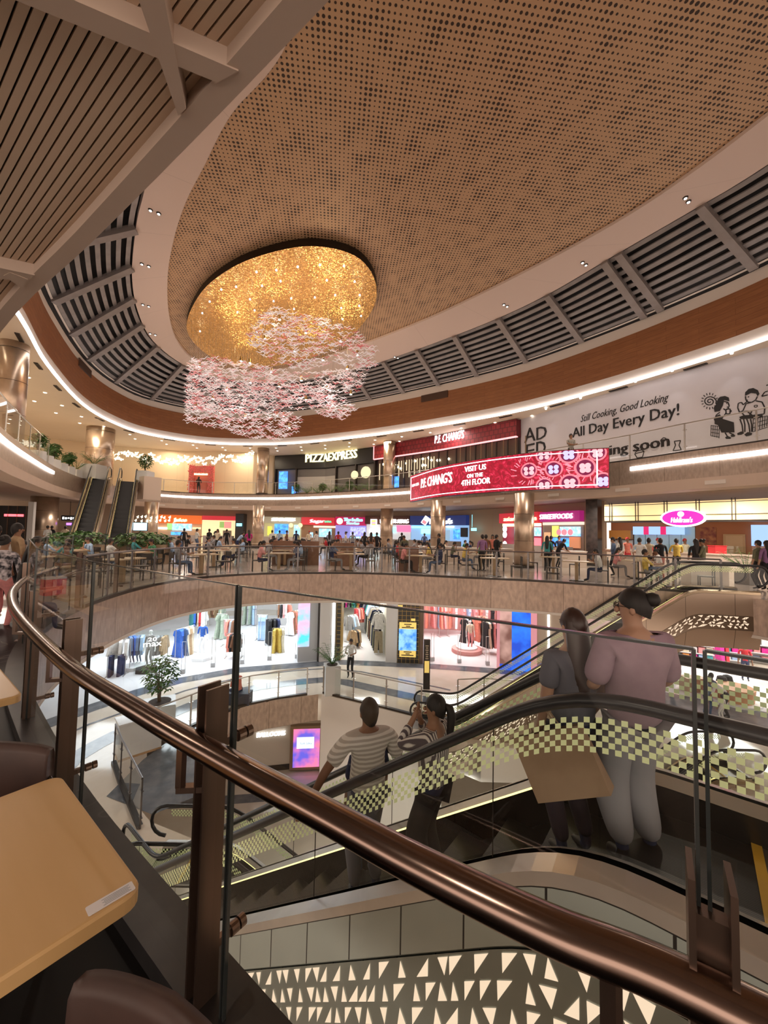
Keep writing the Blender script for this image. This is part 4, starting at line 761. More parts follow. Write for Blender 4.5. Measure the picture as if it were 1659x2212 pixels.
def rack(px, py, cols, kind, where, rz=0, h=1.5, gap=.17, z=Z2, pos=None):
    c = pos if pos is not None else P(px, py, z); n = len(cols); L = (n-1)*gap+.3; t = thing('clothes_rack', 'chrome clothes rack '+where, 'clothes rack', c, rz)
    mb = MB(); mb.tube([(-L/2, 0, h), (L/2, 0, h)], .016, 6); mb.build('rail', STEEL, t)
    for s in (-1, 1):
        mb = MB(); mb.tube([(s*L/2, 0, .03), (s*L/2, 0, h)], .016, 6); mb.build('post', STEEL, t); mb = MB(); mb.box((s*L/2, 0, .015), (.04, .5, .03)); mb.build('foot', STEEL, t)
    ex = Vector((cos(rz), sin(rz), 0))
    for i, cc in enumerate(cols):
        d = (i-(n-1)/2)*gap; garment(kind, cc, c+ex*d+Vector((0, 0, h-.03)), rz+pi/2+random.uniform(-.55, .55) if n > 1 else rz, gl(cc, kind, nth(i), 'rack '+where))
random.seed(21)
rack(258, 1452, ['white', 'white', 'white'], 'top', 'with white tops at the left end of the bright shop', .3, 1.5, .25)
rack(250, 1460, ['navy', 'navy'], 'trousers', 'with navy shorts below the white tops', .3, .95, .4)
rack(292, 1440, ['denim', 'blue', 'denim', 'lightblue'], 'top', 'of denim near the left mannequins', .4)
rack(345, 1440, ['grey', 'grey', 'tan'], 'top', 'of grey shirts right of the blue sign stand', .2)
rack(398, 1415, ['blue', 'blue', 'denim', 'cream', 'tan', 'cream'], 'dress', 'with blue dresses left of the blue jacket mannequin', 1.2, 1.45)
rack(425, 1372, ['teal', 'blue', 'cream', 'red', 'white'], 'top', 'behind the blue jacket mannequin', .2)
rack(468, 1352, ['tan', 'brown', 'tan', 'cream', 'sage'], 'top', 'of tan coats at the back of the bright shop', 0)
rack(478, 1380, ['sage', 'sage', 'sage'], 'dress', 'with sage dresses mid shop', 0)
rack(496, 1395, ['pink', 'coral', 'grey', 'brown'], 'top', 'with pink tops left of the thick glass edge', 0)
rack(505, 1420, ['coral', 'black', 'brown', 'black'], 'top', 'nearest to the glass edge with dark tops', .1, 1.25)
rack(540, 1350, ['sage', 'grey', 'sage', 'lightblue', 'grey'], 'dress', 'of sage and grey dresses at the back wall', 0)
rack(565, 1382, ['lightblue', 'lightblue', 'lightblue'], 'dress', 'with light blue dresses', 0)
rack(588, 1392, ['black', 'black', 'black', 'navy'], 'dress', 'with long black dresses', .4)
rack(600, 1408, ['yellow', 'yellow', 'cream'], 'dress', 'with yellow dresses, right front of the bright shop', .3, 1.3)
rack(612, 1352, ['brown', 'black', 'pink', 'white', 'coral'], 'top', 'behind the yellow dresses', .3)
rack(632, 1370, ['white', 'pink', 'brown', 'coral', 'tan', 'white'], 'dress', 'along the picture panel wall', 1.3)
# menswear
def wallrack(p, q, cols, kind, h, where, z=Z2):
    p = Vector((*p, 0)); q = Vector((*q, 0)); c = (p+q)/2; c.z = z; rz = math.atan2(q.y-p.y, q.x-p.x); n = len(cols); L = (q-p).length; t = thing('hanging_rail', 'hanging rail '+where, 'clothes rail', c+Vector((0, 0, h)), rz)
    mb = MB(); mb.tube([(-L/2, 0, 0), (L/2, 0, 0)], .018, 6); mb.build('rail', STEEL, t)
    for s in (-1, 0, 1): mb = MB(); mb.bar((s*L/2*.9, 0, 0), (s*L/2*.9, -.3, .02), .03, .03); mb.build('bracket', STEEL, t)
    for i, cc in enumerate(cols):
        w = p.lerp(q, (i+.5)/n); garment(kind, cc, Vector((w.x, w.y, z+h-.02)), rz+pi/2+random.uniform(-.4, .4), gl(cc, kind, nth(n-1-i if q.y < p.y else i), where))
wallrack((-.98, 27.5), (-.12, 21.8), ['black', 'grey', 'navy', 'black', 'teal', 'white', 'lightblue', 'grey', 'cream', 'navy', 'black', 'white'], 'top', 2.25, 'on the upper right wall of the menswear shop')
wallrack((-.98, 27.5), (-.12, 21.8), ['grey', 'sage', 'black', 'cream', 'black', 'brown', 'black', 'cream', 'navy', 'olive', 'black', 'khaki'], 'trousers', 1.25, 'on the lower right wall of the menswear shop')
wallrack((-3.0, 28.5), (-1.2, 28.6), ['navy', 'black', 'magenta', 'grey', 'black', 'green', 'teal', 'yellow', 'red', 'navy', 'black'], 'top', 2.2, 'high on the back wall of the menswear shop')
rack(760, 1385, ['grey', 'lightblue', 'white', 'grey'], 'top', 'with pale shirts at the left of the menswear shop', .8, 1.6)
rack(775, 1370, ['red', 'pink', 'coral', 'red'], 'top', 'with red shirts in the menswear shop', .6, 1.7)
rack(792, 1352, ['yellow', 'yellow', 'yellow'], 'dress', 'with long yellow clothes on the menswear divider', 1.4, 2.2)
rack(768, 1398, ['tan', 'black', 'tan'], 'top', 'low at the menswear entrance', .4, 1.0)
# pink shop
wallrack((2.8, 26.5), (7.9, 26.3), ['coral', 'pink', 'lightblue', 'denim', 'coral', 'white', 'pink', 'lightblue', 'pink', 'coral', 'white', 'black', 'coral'], 'dress', 1.9, 'on the back wall of the pink shop')
rack(958, 1375, ['coral', 'pink', 'coral'], 'dress', 'with coral dresses left in the pink shop', .3, 2.0)
rack(1008, 1398, ['black', 'white', 'black'], 'dress', 'on the round pink stand', .5, 1.7)
rack(1038, 1402, ['coral', 'coral', 'brown', 'coral'], 'dress', 'right of the round pink stand', .2, 1.9)
rack(1060, 1412, ['black', 'cream', 'black', 'pink', 'black'], 'dress', 'at the front right of the pink shop', .2, 1.8)
q = P(1008, 1408, Z2); t = thing('display_stand', 'round pink display stand in the pink clothes shop', 'display stand', q); mb = MB(); mb.lathe((0, 0, 0), [(.85, 0), (.85, .22)], 24); mb.build('drum', PINKW, t); mb = MB(); mb.lathe((0, 0, 0), [(.6, .22), (.6, .3)], 24); mb.build('top_disc', WHW, t)
# security gates at the shop thresholds
def gate(px, py, label):
    q = P(px, py, Z2); t = thing('security_gate', label, 'security gate', q, .2); mb = MB(); mb.box((0, 0, .1), (.2, .12, .2)); mb.build('base', mat('grey_metal', (.45, .46, .48), .4), t); mb = MB(); mb.tube([(-.08, 0, .2), (-.08, 0, 1.45), (.08, 0, 1.45), (.08, 0, .2)], .012, 6); mb.build('loop', GLASS if False else STEEL, t)
for x, y, w in ((395, 1455, 'leftmost, below the blue dresses'), (460, 1441, 'second from the left, below the sage dresses'), (523, 1434, 'just right of the thick glass edge'), (582, 1426, 'below the yellow dresses'), (641, 1422, 'by the pastel picture panel'), (934, 1428, 'leftmost at the pink shop'), (992, 1432, 'middle one at the pink shop'), (1053, 1437, 'rightmost at the pink shop')): gate(x, y, 'grey anti-theft gate at the shop threshold, '+w)
# mannequin plinths, sign stand
for x, y, w, s in ((288, 1444, 'pale glowing plinth under the small mannequins at the left', .9), (316, 1450, 'dark low plinth beside the pale glowing plinth', .8), (436, 1424, 'white hexagonal plinth under the blue jacket mannequin', .9)):
    q = P(x, y, Z2); mb = MB(); mb.lathe((0, 0, 0), [(s*.62, 0), (s*.62, .16)], 6); tag(mb.build('plinth', WHW if 'dark' not in w else DARKM, loc=q), w, 'plinth')
q = P(327, 1452, Z2)+Vector((0, 0, 0)); t = thing('sign_stand', 'clear stand with white lettering at the left of the bright shop', 'sign stand', q, .5)
mb = MB(); ptext(mb, '20', (-.2, 0, 1.42), (1, 0, 0), (0, 0, 1), .36, .17); ptext(mb, 'max', (-.38, 0, 1.18), (1, 0, 0), (0, 0, 1), .74, .18); mb.build('lettering', G_W, t); mb = MB(); mb.box((0, .03, .95), (1.4, .02, 1.9)); mb.build('pane', GLASS, t)
# totem before the pink shop, planters, kiosk
q = P(921, 1488, Z2); t = thing('totem', 'slim dark totem with yellow print before the pink clothes shop', 'totem', q); mb = MB(); mb.box((0, 0, 1.05), (.28, .12, 2.1)); mb.build('body', DARKM, t); mb = MB(); mb.box((0, -.065, .95), (.2, .01, .5)); mb.build('print', mat('yellow_plate', (.85, .6, .15)), t); mb = MB(); [mb.box((0, -.068, 1.3+.09*k), (.13-.03*(k % 2), .006, .05)) for k in range(7)]; mb.build('lettering', mat('tan_ink', (.5, .4, .3), .6), t)
LEAFM = noisy('leaf_green', (.035, .10, .025), (.09, .2, .04), 5, .5)
def foliage(n, rx, rz_, zc, leaf=.12, seed=1, droop=.3):
    mb = MB(); rnd = random.Random(seed)
    for _ in range(n):
        while True:
            p = Vector((rnd.uniform(-1, 1), rnd.uniform(-1, 1), rnd.uniform(-1, 1)))
            if .35 < p.length < 1: break
        c = Vector((p.x*rx, p.y*rx, zc+p.z*rz_)); a = rnd.uniform(0, 2*pi); d = Vector((cos(a), sin(a), rnd.uniform(-droop-.3, .3))).normalized(); s = d.cross(Vector((0, 0, 1))).normalized()*leaf*.28; L = leaf*rnd.uniform(.7, 1.3)
        mb.add([c, c+d*L*.5+s, c+d*L-Vector((0, 0, L*.25)), c+d*L*.5-s], [(0, 1, 2, 3)])
    return mb
def fronds(n, L, seed=1, z0=0, up_=.8):
    mb = MB(); rnd = random.Random(seed)
    for i in range(n):
        a = 2*pi*i/n+rnd.uniform(-.3, .3); l = L*rnd.uniform(.7, 1.1); pts = []
        for k in range(7):
            t_ = k/6; pts.append(Vector((cos(a)*l*.75*t_, sin(a)*l*.75*t_, z0+l*(up_*t_-(.65)*t_*t_*(.4+rnd.random()*.3)))))
        mb.tube(pts, [.012-.001*k for k in range(7)], 4); side = Vector((-sin(a), cos(a), 0))
        for k in range(1, 7):
            for f in (0, .5):
                if k == 6 and f: continue
                b = pts[k] if not f else (pts[k]+pts[min(6, k+1)])/2; w = .22*l*(1-abs(k-3)/5)
                for s in (-1, 1): mb.add([b, b+side*s*w*.5+Vector((cos(a)*w*.35, sin(a)*w*.35, -.02)), b+side*s*w+Vector((cos(a)*w*.6, sin(a)*w*.6, -w*.3)), b+Vector((cos(a)*.03, sin(a)*.03, 0))], [(0, 1, 2, 3)])
    return mb
def planter(q, label, w, h, kind, seed, ph=1.0, rz=0, mt=None):
    t = thing('potted_plant', label, 'potted plant', q, rz); mb = MB(); mb.box((0, 0, h/2), (w, w, h)); mb.box((0, 0, h+.01), (w*.96, w*.96, .02)); mb.build('planter', mt or mat('white_gloss', (.62, .63, .63), .25), t)
    mb = MB(); mb.lathe((0, 0, h+.02), [(w*.36, 0), (w*.36, .02)], 16); mb.build('soil', mat('soil', (.05, .03, .02), .9), t)
    if kind == 'tree':
        mb = MB(); [mb.tube([(random.uniform(-.05, .05), random.uniform(-.05, .05), h), (random.uniform(-.1, .1), random.uniform(-.1, .1), h+ph*.45), (random.uniform(-.25, .25), random.uniform(-.25, .25), h+ph*.8)], [.02, .015, .008], 5) for _ in range(6)]; mb.build('stem', mat('bark', (.12, .08, .05), .8), t); foliage(420, ph*.36, ph*.42, h+ph*.62, .17, seed).build('foliage', LEAFM, t)['kind'] = 'stuff'
    else: fronds(16, ph, seed, h, 1.0).build('fronds', LEAFM, t)
    return t
planter(P(343, 1556, Z2), 'leafy tree in a white box planter on the lower level, left of the railing', 1.0, .62, 'tree', 5, 1.55, .5)
planter(P(716, 1497, Z2), 'feathery palm in a tall white planter behind the white lower railing corner', .62, 1.15, 'palm', 6, 1.2, .3)
t = thing('kiosk', 'white waist-high kiosk box on the lower floor beside the diagonal handrail', 'kiosk', P(298, 1622, Z2), .75); mb = MB(); mb.box((0, 0, .5), (1.1, .6, 1.0)); mb.build('body', mat('white_gloss', (.62, .63, .63), .25), t); mb = MB(); mb.box((0, 0, 1.02), (1.16, .66, .04)); mb.build('top', mat('pale_top', (.7, .71, .72), .15), t); mb = MB(); mb.box((0, 0, .03), (1.12, .62, .06)); mb.build('plinth_board', mat('oak_strip', (.4, .25, .13), .5), t)

# lowest level: shop with letters and lit screen
WB = Wall([(-16, 17.5), (-9, 19), (-4.3, 20.0), (-2.4, 20.2)])
mb = MB(); WB.slab(mb, 0, WB.c[2], -10, -6.05, 0, -.1); struct(mb.build('wall_far', mat('taupe_wall', (.52, .45, .37), .5))); 
mb = MB(); WB.slab(mb, 0, WB.c[-1], -10, -9.75, .02, .06); struct(mb.build('baseboard_far', DARKM))
mb = MB(); wtext(mb, WB, 'BALLOONS', 556, 1581, 616, 1591, .1, 0, .03); tag(mb.build('shop_sign', G_W, org=WB.pt(WB.at(590, 1585)[0], -7, 0)), 'white glowing shop letters on the lowest level wall', 'sign')
t = thing('display_screen', 'tall pink and blue lit screen with a pale label on the lowest level', 'screen', WB.pt(WB.at(663, 1640)[0], -10, 0)); part(t, 'casing', lambda m: WB.pxslab(m, 628, 1562, 702, 1655, .02, .3), mat('bronze_frame', (.3, .2, .12), .35, .6))
part(t, 'screen_panel', lambda m: WB.pxslab(m, 636, 1568, 690, 1649, .3, .32), scrn('pink_blue_picture', (.12, .1, .6), (1, .2, .3), 1.4, .9)); part(t, 'label', lambda m: WB.pxslab(m, 643, 1585, 679, 1609, .32, .33), glow('pale_label', (.75, .85, 1), 1.6)); part(t, 'lettering', lambda m: wtext(m, WB, 'Soft Silky', 650, 1596, 675, 1602, .34), mat('grey_ink', (.25, .3, .35), .6))
bandz([Vector((-9, 17.6, 0)), Vector((-4, 18), ) if False else Vector((-4, 18.3, 0)), Vector((-1, 16.5, 0)), Vector((6, 14, 0))], -.6, 0, -9.995, GREYF, 'trim_11'); bandz([Vector((-8, 11, 0)), Vector((-3, 12.5, 0)), Vector((4, 11.5, 0)), Vector((9, 9, 0))], -.8, 0, -9.995, GREYF, 'trim_11')

# right hand shop on the lower level
q0, q1 = P(1420, 1492, Z2), P(1720, 1552, Z2); mb = MB(); d = Vector((.5, .9, 0)).normalized()*18; mb.add([q0+Vector((0, 0, .012)), q1+Vector((0, 0, .012)), q1+d+Vector((0, 0, .012)), q0+d+Vector((0, 0, .012))], [(0, 1, 2, 3)]); struct(mb.build('floor', SHOPF))
mb = MB(); mb.strip([q0-d*.13+Vector((0, 0, .008)), q1-d*.13+Vector((0, 0, .008))], [q0+Vector((0, 0, .008)), q1+Vector((0, 0, .008))]); struct(mb.build('trim_12', GREYF))
lw('wall_right', [(12, 30), (24, 24), (28, 12)], noisy('shelf_wall_pink', (.8, .55, .55), (.85, .7, .7), 1))
random.seed(33); names = list(COLS)
def shelf(px, py, label, rz, W_=2.2, rows=4, cols_=8):
    c = P(px, py, Z2); t = thing('display_shelf', label, 'display shelf', c, rz); mb = MB(); mb.box((0, .25, rows*.42/2), (W_, .04, rows*.42)); mb.build('back_panel', WHW, t)
    for r_ in range(rows): mb = MB(); mb.box((0, 0, r_*.42+.2), (W_, .5, .03)); mb.build('shelf_board', WHW, t)
    for r_ in range(rows):
        for k in range(cols_):
            cc = random.choice(['white', 'pink', 'magenta', 'red', 'cream', 'teal', 'pink', 'white', 'orange', 'lightblue']); mb = MB(); h_ = random.uniform(.16, .34); mb.box((0, 0, h_/2), (W_/cols_*.8, .3, h_)); mb.box((0, -.155, h_/2), (W_/cols_*.5, .01, h_*.4)); x = -W_/2+(k+.5)*W_/cols_
            o = mb.build('goods_box', cloth(cc), loc=c+Matrix.Rotation(rz, 3, 'Z') @ Vector((x, -.05, r_*.42+.216))); o.rotation_euler = (0, 0, rz); tag(o, '%s package, %s in row %s of the %s' % (cc.replace('lightblue', 'light blue'), nth(k), ['one', 'two', 'three', 'four'][r_], ' '.join(label.split()[:7])), 'package')
shelf(1480, 1432, 'left white shelf of toys behind the escalator glass', -.4, 2.4, 4, 7); shelf(1545, 1428, 'middle white shelf of bright goods', -.4, 2.6, 4, 8); shelf(1625, 1432, 'right white shelf of bright goods', -.5, 2.6, 4, 8)
shelf(1450, 1425, 'far left pink shelf of goods', -.3, 1.6, 4, 5)
rack(1515, 1425, ['pink', 'magenta', 'pink', 'white', 'coral'], 'dress', 'with magenta clothes in the right hand shop', -.4); rack(1560, 1436, ['magenta', 'magenta', 'red'], 'dress', 'with long magenta dresses', -.3, 1.7); rack(1440, 1432, ['lightblue', 'coral', 'red'], 'top', 'at the left of the toy shop', 0)
q = P(1588, 1516, Z2); t = thing('tub_table', 'round wooden tub table on a white base in the right hand shop', 'table', q); mb = MB(); mb.lathe((0, 0, 0), [(.85, 0), (.85, .1)], 24); mb.build('base', WHW, t); mb = MB(); mb.lathe((0, 0, 0), [(.6, .1), (.66, .62)], 24); mb.build('tub', mat('orange_wood', (.55, .27, .12), .5), t)
q = P(1498, 1492, Z2); mb = MB(); mb.box((0, 0, .3), (.9, .5, .6)); mb.box((0, -.26, .35), (.5, .02, .2)); tag(mb.build('display_case', mat('tan_case', (.45, .32, .2), .5), loc=q), 'small tan display case on the white shop floor at the right', 'case')
for x, y, c, w in ((1560, 1500, 'black', 'tall black standing bag'), (1572, 1498, 'black', 'second black standing bag'), (1535, 1508, 'pink', 'pink soft toy heap')):
    mb = MB(); mb.lathe((0, 0, 0), [(.2, 0), (.26, .3), (.16, .75), (.05, .8)], 10); tag(mb.build('display_bag', cloth(c), loc=P(x, y, Z2)), w+' beside the round wooden tub table', 'display bag')
# ------------------------------------------------------------------ near railing
def rail_near():
    t = thing('glass_railing', 'near frameless glass railing with a thick bronze handrail and plate posts', 'railing', (-.6, 1.4, 0))
    def pb(nm, fn, mt, par=t): mb = MB(); fn(mb); return mb.build(nm, mt, par, t.location)
    H = spline([(1.35, .18, .97), (.95, .42, .97), (.54, .69, .97), (.33, .79, .97), (.09, .93, .97), (-.14, 1.08, .97), (-.5, 1.315, .97), (-.96, 1.63, .97), (-1.66, 2.14, .97), (-2.72, 3.04, .97), (-3.55, 3.82, .97), (-4.3, 4.65, .97), (-5.1, 5.75, .97), (-5.75, 7.0, .97)], 6)
    hp = []
    for k in range(16):
        a = 2*pi*k/16; hp.append((cos(a), sin(a)))
    o = pb('handrail', lambda m: m.tube(H, .039, 20), noisy('bronze_handrail', (.21, .15, .125), (.25, .18, .15), 2, .2, 1, stretch=(1, 1, 30)))
    for p in o.data.polygons: p.use_smooth = len(p.vertices) == 4
    JT = [P(1700, 1434, 1.52), P(1510, 1403, 1.52), P(516, 1265, 1.52), P(203, 1214, 1.52), P(80, 1184, 1.52)]
    gl_ = offset(FC, .12, True); i0 = near_idx(gl_, Vector((-3.95, 4.3, 0))); ext = [gl_[i] for i in range(i0+4, i0+26)]
    JT += [ext[k]+Vector((0, 0, 1.52)) for k in (2, 7, 12, 17, 21)]
    EDGE = mat('glass_edge', (.03, .035, .035), .15)
    for a, b in zip(JT, JT[1:]):
        d = (b-a); d.z = 0; L = d.length; d.normalize(); n = Vector((-d.y, d.x, 0))*.006; a2 = a+d*.008; b2 = b-d*.008; mb = MB(); lo = .06
        A, B = Vector((a2.x, a2.y, lo)), Vector((b2.x, b2.y, lo)); A2, B2 = Vector((a2.x, a2.y, 1.52)), Vector((b2.x, b2.y, 1.52))
        mb.add([A, B, B2, A2], [(0, 1, 2, 3)]); g = mb.build('glass_panel', [GLASS], t, t.location)
        mb = MB(); mb.bar(A, A2, .014, .014); mb.build('glass_edge', EDGE, g, (0, 0, 0)) if False else None
        mb = MB(); mb.bar(A, A2, .006, .013, upv=n); mb.bar(B, B2, .006, .013, upv=n); mb.bar(A2, B2, .012, .005); e_ = mb.build('glass_edge', [EDGE], g, t.location)
    cen = Vector((2, 8, 0))
    PS = [P(1533, 1880, 1.15), P(462, 1480, 1.15), P(158, 1337, 1.15), P(78, 1276, 1.15)]+[ext[k]+(ext[k]-Vector((2, 8, 0))).normalized()*.08 for k in (4, 9, 14, 19)]
    for i, p in enumerate(PS):
        j = near_idx(FC, Vector((p.x, p.y, 0))); a, b = FC[j-1], FC[(j+1) % len(FC)]; tg = (b-a).normalized(); nn = Vector((tg.y, -tg.x, 0))      # nn towards the void
        M = Matrix((tg, nn, Vector((0, 0, 1)))).transposed(); q = Vector((p.x, p.y, 0))
        mb = MB()
        for s in (-1, 1): mb.box(q+tg*s*.027+Vector((0, 0, .575)), (.010, .085, 1.15), M=M)
        mb.box(q+Vector((0, 0, .54)), (.05, .03, 1.08), M=M); mb.box(q+Vector((0, 0, .006)), (.13, .16, .012), M=M)
        po = mb.build('post', BRONZE, t, t.location)
        h = min(H, key=lambda v: (Vector((v.x, v.y, 0))-q).length); hh = Vector((h.x, h.y, 0)); inn = (hh-q).normalized() if (hh-q).length > .02 else -nn; dd_ = max(.07, (hh-q).length)
        hh = min(H, key=lambda v: (Vector((v.x, v.y, 0))-(q+tg*.12+inn*.05)).length); mb = MB(); lo = q+Vector((0, 0, .79)); o2 = Vector((hh.x, hh.y, .79)); mb.bar(lo, o2+(o2-lo).normalized()*.01, .03, .02); mb.bar(o2, o2+Vector((0, 0, .15)), .03, .02, upv=inn); mb.build('rail_bracket', BRONZE, po, t.location)
        for z in (.93, .22):
            mb = MB(); c = q+Vector((0, 0, z)); mb.bar(c+nn*.03, c+nn*.14, .02, .028); mb.tube([c+nn*.105, c+nn*.135], .022, 14); mb.tube([c+nn*.142, c+nn*.165], .022, 14); mb.build('glass_clamp', BRONZE, po, t.location)
    return t
rail_near()

def railing(pts, z, h, label, step, glass_h=None, postw=.05, mt=None, base=True):
    pts = resample([Vector((p[0], p[1], 0)) for p in pts], step); t = thing('glass_railing', label, 'railing', (pts[0].x, pts[0].y, z)); mt = mt or STEEL
    mb = MB(); mb.tube([(p.x, p.y, z+h) for p in pts], .025, 8); mb.build('handrail', mt, t, t.location)
    for a, b in zip(pts, pts[1:]):
        d = (b-a).normalized()*.03; mb = MB(); mb.add([(a.x+d.x, a.y+d.y, z+.05), (b.x-d.x, b.y-d.y, z+.05), (b.x-d.x, b.y-d.y, z+(glass_h or h-.06)), (a.x+d.x, a.y+d.y, z+(glass_h or h-.06))], [(0, 1, 2, 3)]); mb.build('glass_panel', GLASS, t, t.location)
    for i, p in enumerate(pts):
        a, b = pts[max(0, i-1)], pts[min(len(pts)-1, i+1)]; rz = math.atan2(b.y-a.y, b.x-a.x); mb = MB(); mb.box((p.x, p.y, z+h/2), (postw, .03, h), rz); mb.box((p.x, p.y, z+.25), (.14, .05, .02), rz); mb.box((p.x, p.y, z+h-.25), (.14, .05, .02), rz); mb.build('post', mt, t, t.location)
    if base:
        o_ = offset(pts, .0); mb = MB(); mb.strip(at_z(offset(pts, -.06), z-.02), at_z(offset(pts, -.06), z+.07)); mb.strip(at_z(offset(pts, -.06), z+.07), at_z(offset(pts, .06), z+.07)); mb.build('base_rail', DARKM, t, t.location)
    return t
PLATE = noisy('plate_metal', (.16, .15, .15), (.22, .2, .2), 3, .35, .8)
fin = offset(FC, .1, True); i0 = near_idx(fin, Vector((-6.3, 8.3, 0))); i1 = near_idx(fin, Vector((10.6, 11.9, 0)))
railing([fin[i] for i in range(i0, i1+1)], 0, 1.08, 'long curved glass railing with metal posts round the far side of the food court', 1.12, mt=PLATE, postw=.06)
q = [L4[i] for i in range(idx(L4, (-20.9, 33.5)), idx(L4, (14.2, 8)))]; railing(offset(q, .15), 5, 1.15, 'curved glass railing of the far upper balcony before the restaurants', 2.1)
q = [L4[i] for i in range(idx(L4, (-10.2, 9.7)), idx(L4, (-19.6, 24.4)))]; railing(offset(q, .15), 5, 1.25, 'curved glass railing of the left upper balcony', 2.0, glass_h=1.3)
l2 = [L2[i] for i in range(0, 4)]; railing(offset([Vector((-6.9, 12.6, 0))]+l2, .12), Z2, 1.08, 'curved glass railing with steel posts along the lower level opening', 1.15, postw=.05)
railing(offset([L2[4], L2[5], L2[6]], .12), Z2, 1.1, 'straight glass railing above the white lower wall, ending at the escalator', 1.45)
railing([Vector((-7.55, 11.55, 0)), Vector((-6.75, 10.65, 0)), Vector((-5.5, 9.35, 0)), Vector((-4.6, 8.35, 0))], Z2, 1.08, 'diagonal glass railing with a pale handrail beside the lower escalator at the left', 1.1, mt=PLATE)
railing([Vector((3.0, 15.6, 0)), Vector((3.3, 15.9, 0)), Vector((6.5, 15.4, 0)), Vector((8.2, 14.9, 0))], Z2, 1.05, 'short glass railing behind the foot of the lattice sided escalator', 1.2)
railing([Vector((12.2, 11.4, 0)), Vector((12.3, 10.2, 0))], 0, 1.1, 'short dark framed glass railing at the right edge beside the palm', 1.1, mt=PLATE, base=False)

# ------------------------------------------------------------------ near furniture
WOODT = noisy('honey_laminate', (.66, .42, .18), (.70, .455, .21), 1.2, .35, stretch=(1, 8, 1))
def rounded(hx, hy, r, n=5):
    pts = []
    for cx, cy, a0 in ((hx-r, hy-r, 0), (-hx+r, hy-r, pi/2), (-hx+r, -hy+r, pi), (hx-r, -hy+r, 3*pi/2)): pts += [(cx+r*cos(a0+pi/2*k/n), cy+r*sin(a0+pi/2*k/n)) for k in range(n+1)]
    return pts
def near_table(c, rz, hx, hy, label):
    t = thing('dining_table', label, 'table', (c[0], c[1], 0), rz); o = rounded(hx, hy, .045); n = len(o); rows = [(.0, .708), (.0, .742), (.004, .749), (.010, .75)]; vs = []
    for d, z in rows: vs += [(x*(1-d/hx), y*(1-d/hy), z) for x, y in o]
    mb = MB(); mb.add(vs, [(k+r*n, (k+1) % n+r*n, (k+1) % n+(r+1)*n, k+(r+1)*n) for r in range(3) for k in range(n)]+[tuple(range(3*n, 4*n)), tuple(range(n))[::-1]]); mb.build('tabletop', WOODT, t)
    mb = MB(); mb.box((0, 0, .36), (.07, .07, .69)); mb.build('pedestal', DARKM, t); mb = MB(); mb.box((0, 0, .015), (.45, .06, .03)); mb.box((0, 0, .015), (.06, .45, .03)); mb.build('foot', DARKM, t); return t
rzt = math.atan2(-.61, .79)
tA = Vector((-1.245, 1.59, 0)); ex = Vector((.79, -.61, 0)); ey = Vector((-.61, -.79, 0)); c = tA+ex*.39+ey*.40
near_table((c.x, c.y), rzt, .39, .40, 'square honey coloured wooden table with a label sticker, nearest at the lower left')
near_table((-2.60, 2.28), rzt, .42, .36, 'honey wooden table at the left edge behind the brown padded chair')
near_table((-4.6, 3.55), rzt-.1, .6, .36, 'wooden table at the left edge near the start of the curved handrail'); near_table((-5.7, 4.6), rzt-.15, .7, .36, 'wooden table at the far left in front of the woman in the patterned top')
# label sticker
q = P(240, 1940, .7515); t = thing('sticker', 'white rectangular label sticker with faint print near the table corner', 'sticker', q, .86); mb = MB(); mb.prism(rounded(.052, .017, .004), -.0005, .0008); mb.build('paper', mat('white_paper', (.85, .83, .86), .4), t)
mb = MB(); [mb.box((.012+.0*k, .009-.005*k, .001), (.062-.008*(k % 2), .0012, .0004)) for k in range(5)]; mb.build('print', mat('grey_ink', (.25, .3, .35), .6), t)
LEATH = noisy('brown_leather', (.05, .026, .021), (.065, .034, .027), 9, .5, bump=.1)
def arm_chair(loc, rz, label, w=.46):
    t = thing('armchair', label, 'chair', (loc[0], loc[1], 0), rz)          # sits facing +y, back at -y
    mb = MB(); mb.add([(x, y, z) for z in (.42, .47) for x, y in rounded(w/2, .22, .06)], [tuple(range(24, 48)), tuple(range(24))[::-1]]+[(k, (k+1) % 24, 24+(k+1) % 24, 24+k) for k in range(24)]); mb.build('seat', LEATH, t)
    arc = [Vector((w/2*1.02*sin(a), -.24-.04*cos(a)+.03, 0)) for a in [(-1+2*k/14)*1.25 for k in range(15)]]; mb = MB(); pro = [(.014, .60), (.022, .62), (.026, .7), (.022, .80), (.012, .83), (-.012, .83), (-.02, .80), (-.022, .7), (-.018, .62), (-.01, .60)]
    vs = []
    for i, p in enumerate(arc):
        tq = 1-.25*abs(i-7)/7; vs += [(p.x, p.y+.0+d, .715+(z-.715)*tq) for d, z in pro]
    m_ = len(pro); mb.add(vs, [(i*m_+k, i*m_+(k+1) % m_, (i+1)*m_+(k+1) % m_, (i+1)*m_+k) for i in range(14) for k in range(m_)]+[tuple(range(m_)), tuple(range(14*m_, 15*m_))[::-1]]); o = mb.build('backrest', LEATH, t, smooth=True)
    mb = MB(); mb.tube([(-w/2-.02, .12, .62), (-w/2-.03, -.05, .64), (-w/2-.01, -.2, .68), (-w*.3, -.285, .72), (0, -.30, .73), (w*.3, -.285, .72), (w/2+.01, -.2, .68), (w/2+.03, -.05, .64), (w/2+.02, .12, .62)], .013, 8); mb.build('arm_rail', DARKM, t)
    for sx in (-1, 1):
        for sy, h in ((.2, .62), (-.22, .68)): mb = MB(); mb.tube([(sx*(w/2+.01), sy*1.05, 0), (sx*w/2, sy, .42), (sx*(w/2+.02), sy*.8, h)], .012, 8); mb.build('leg', DARKM, t)
    return t
def facing(v): return math.atan2(v.y, v.x)-pi/2
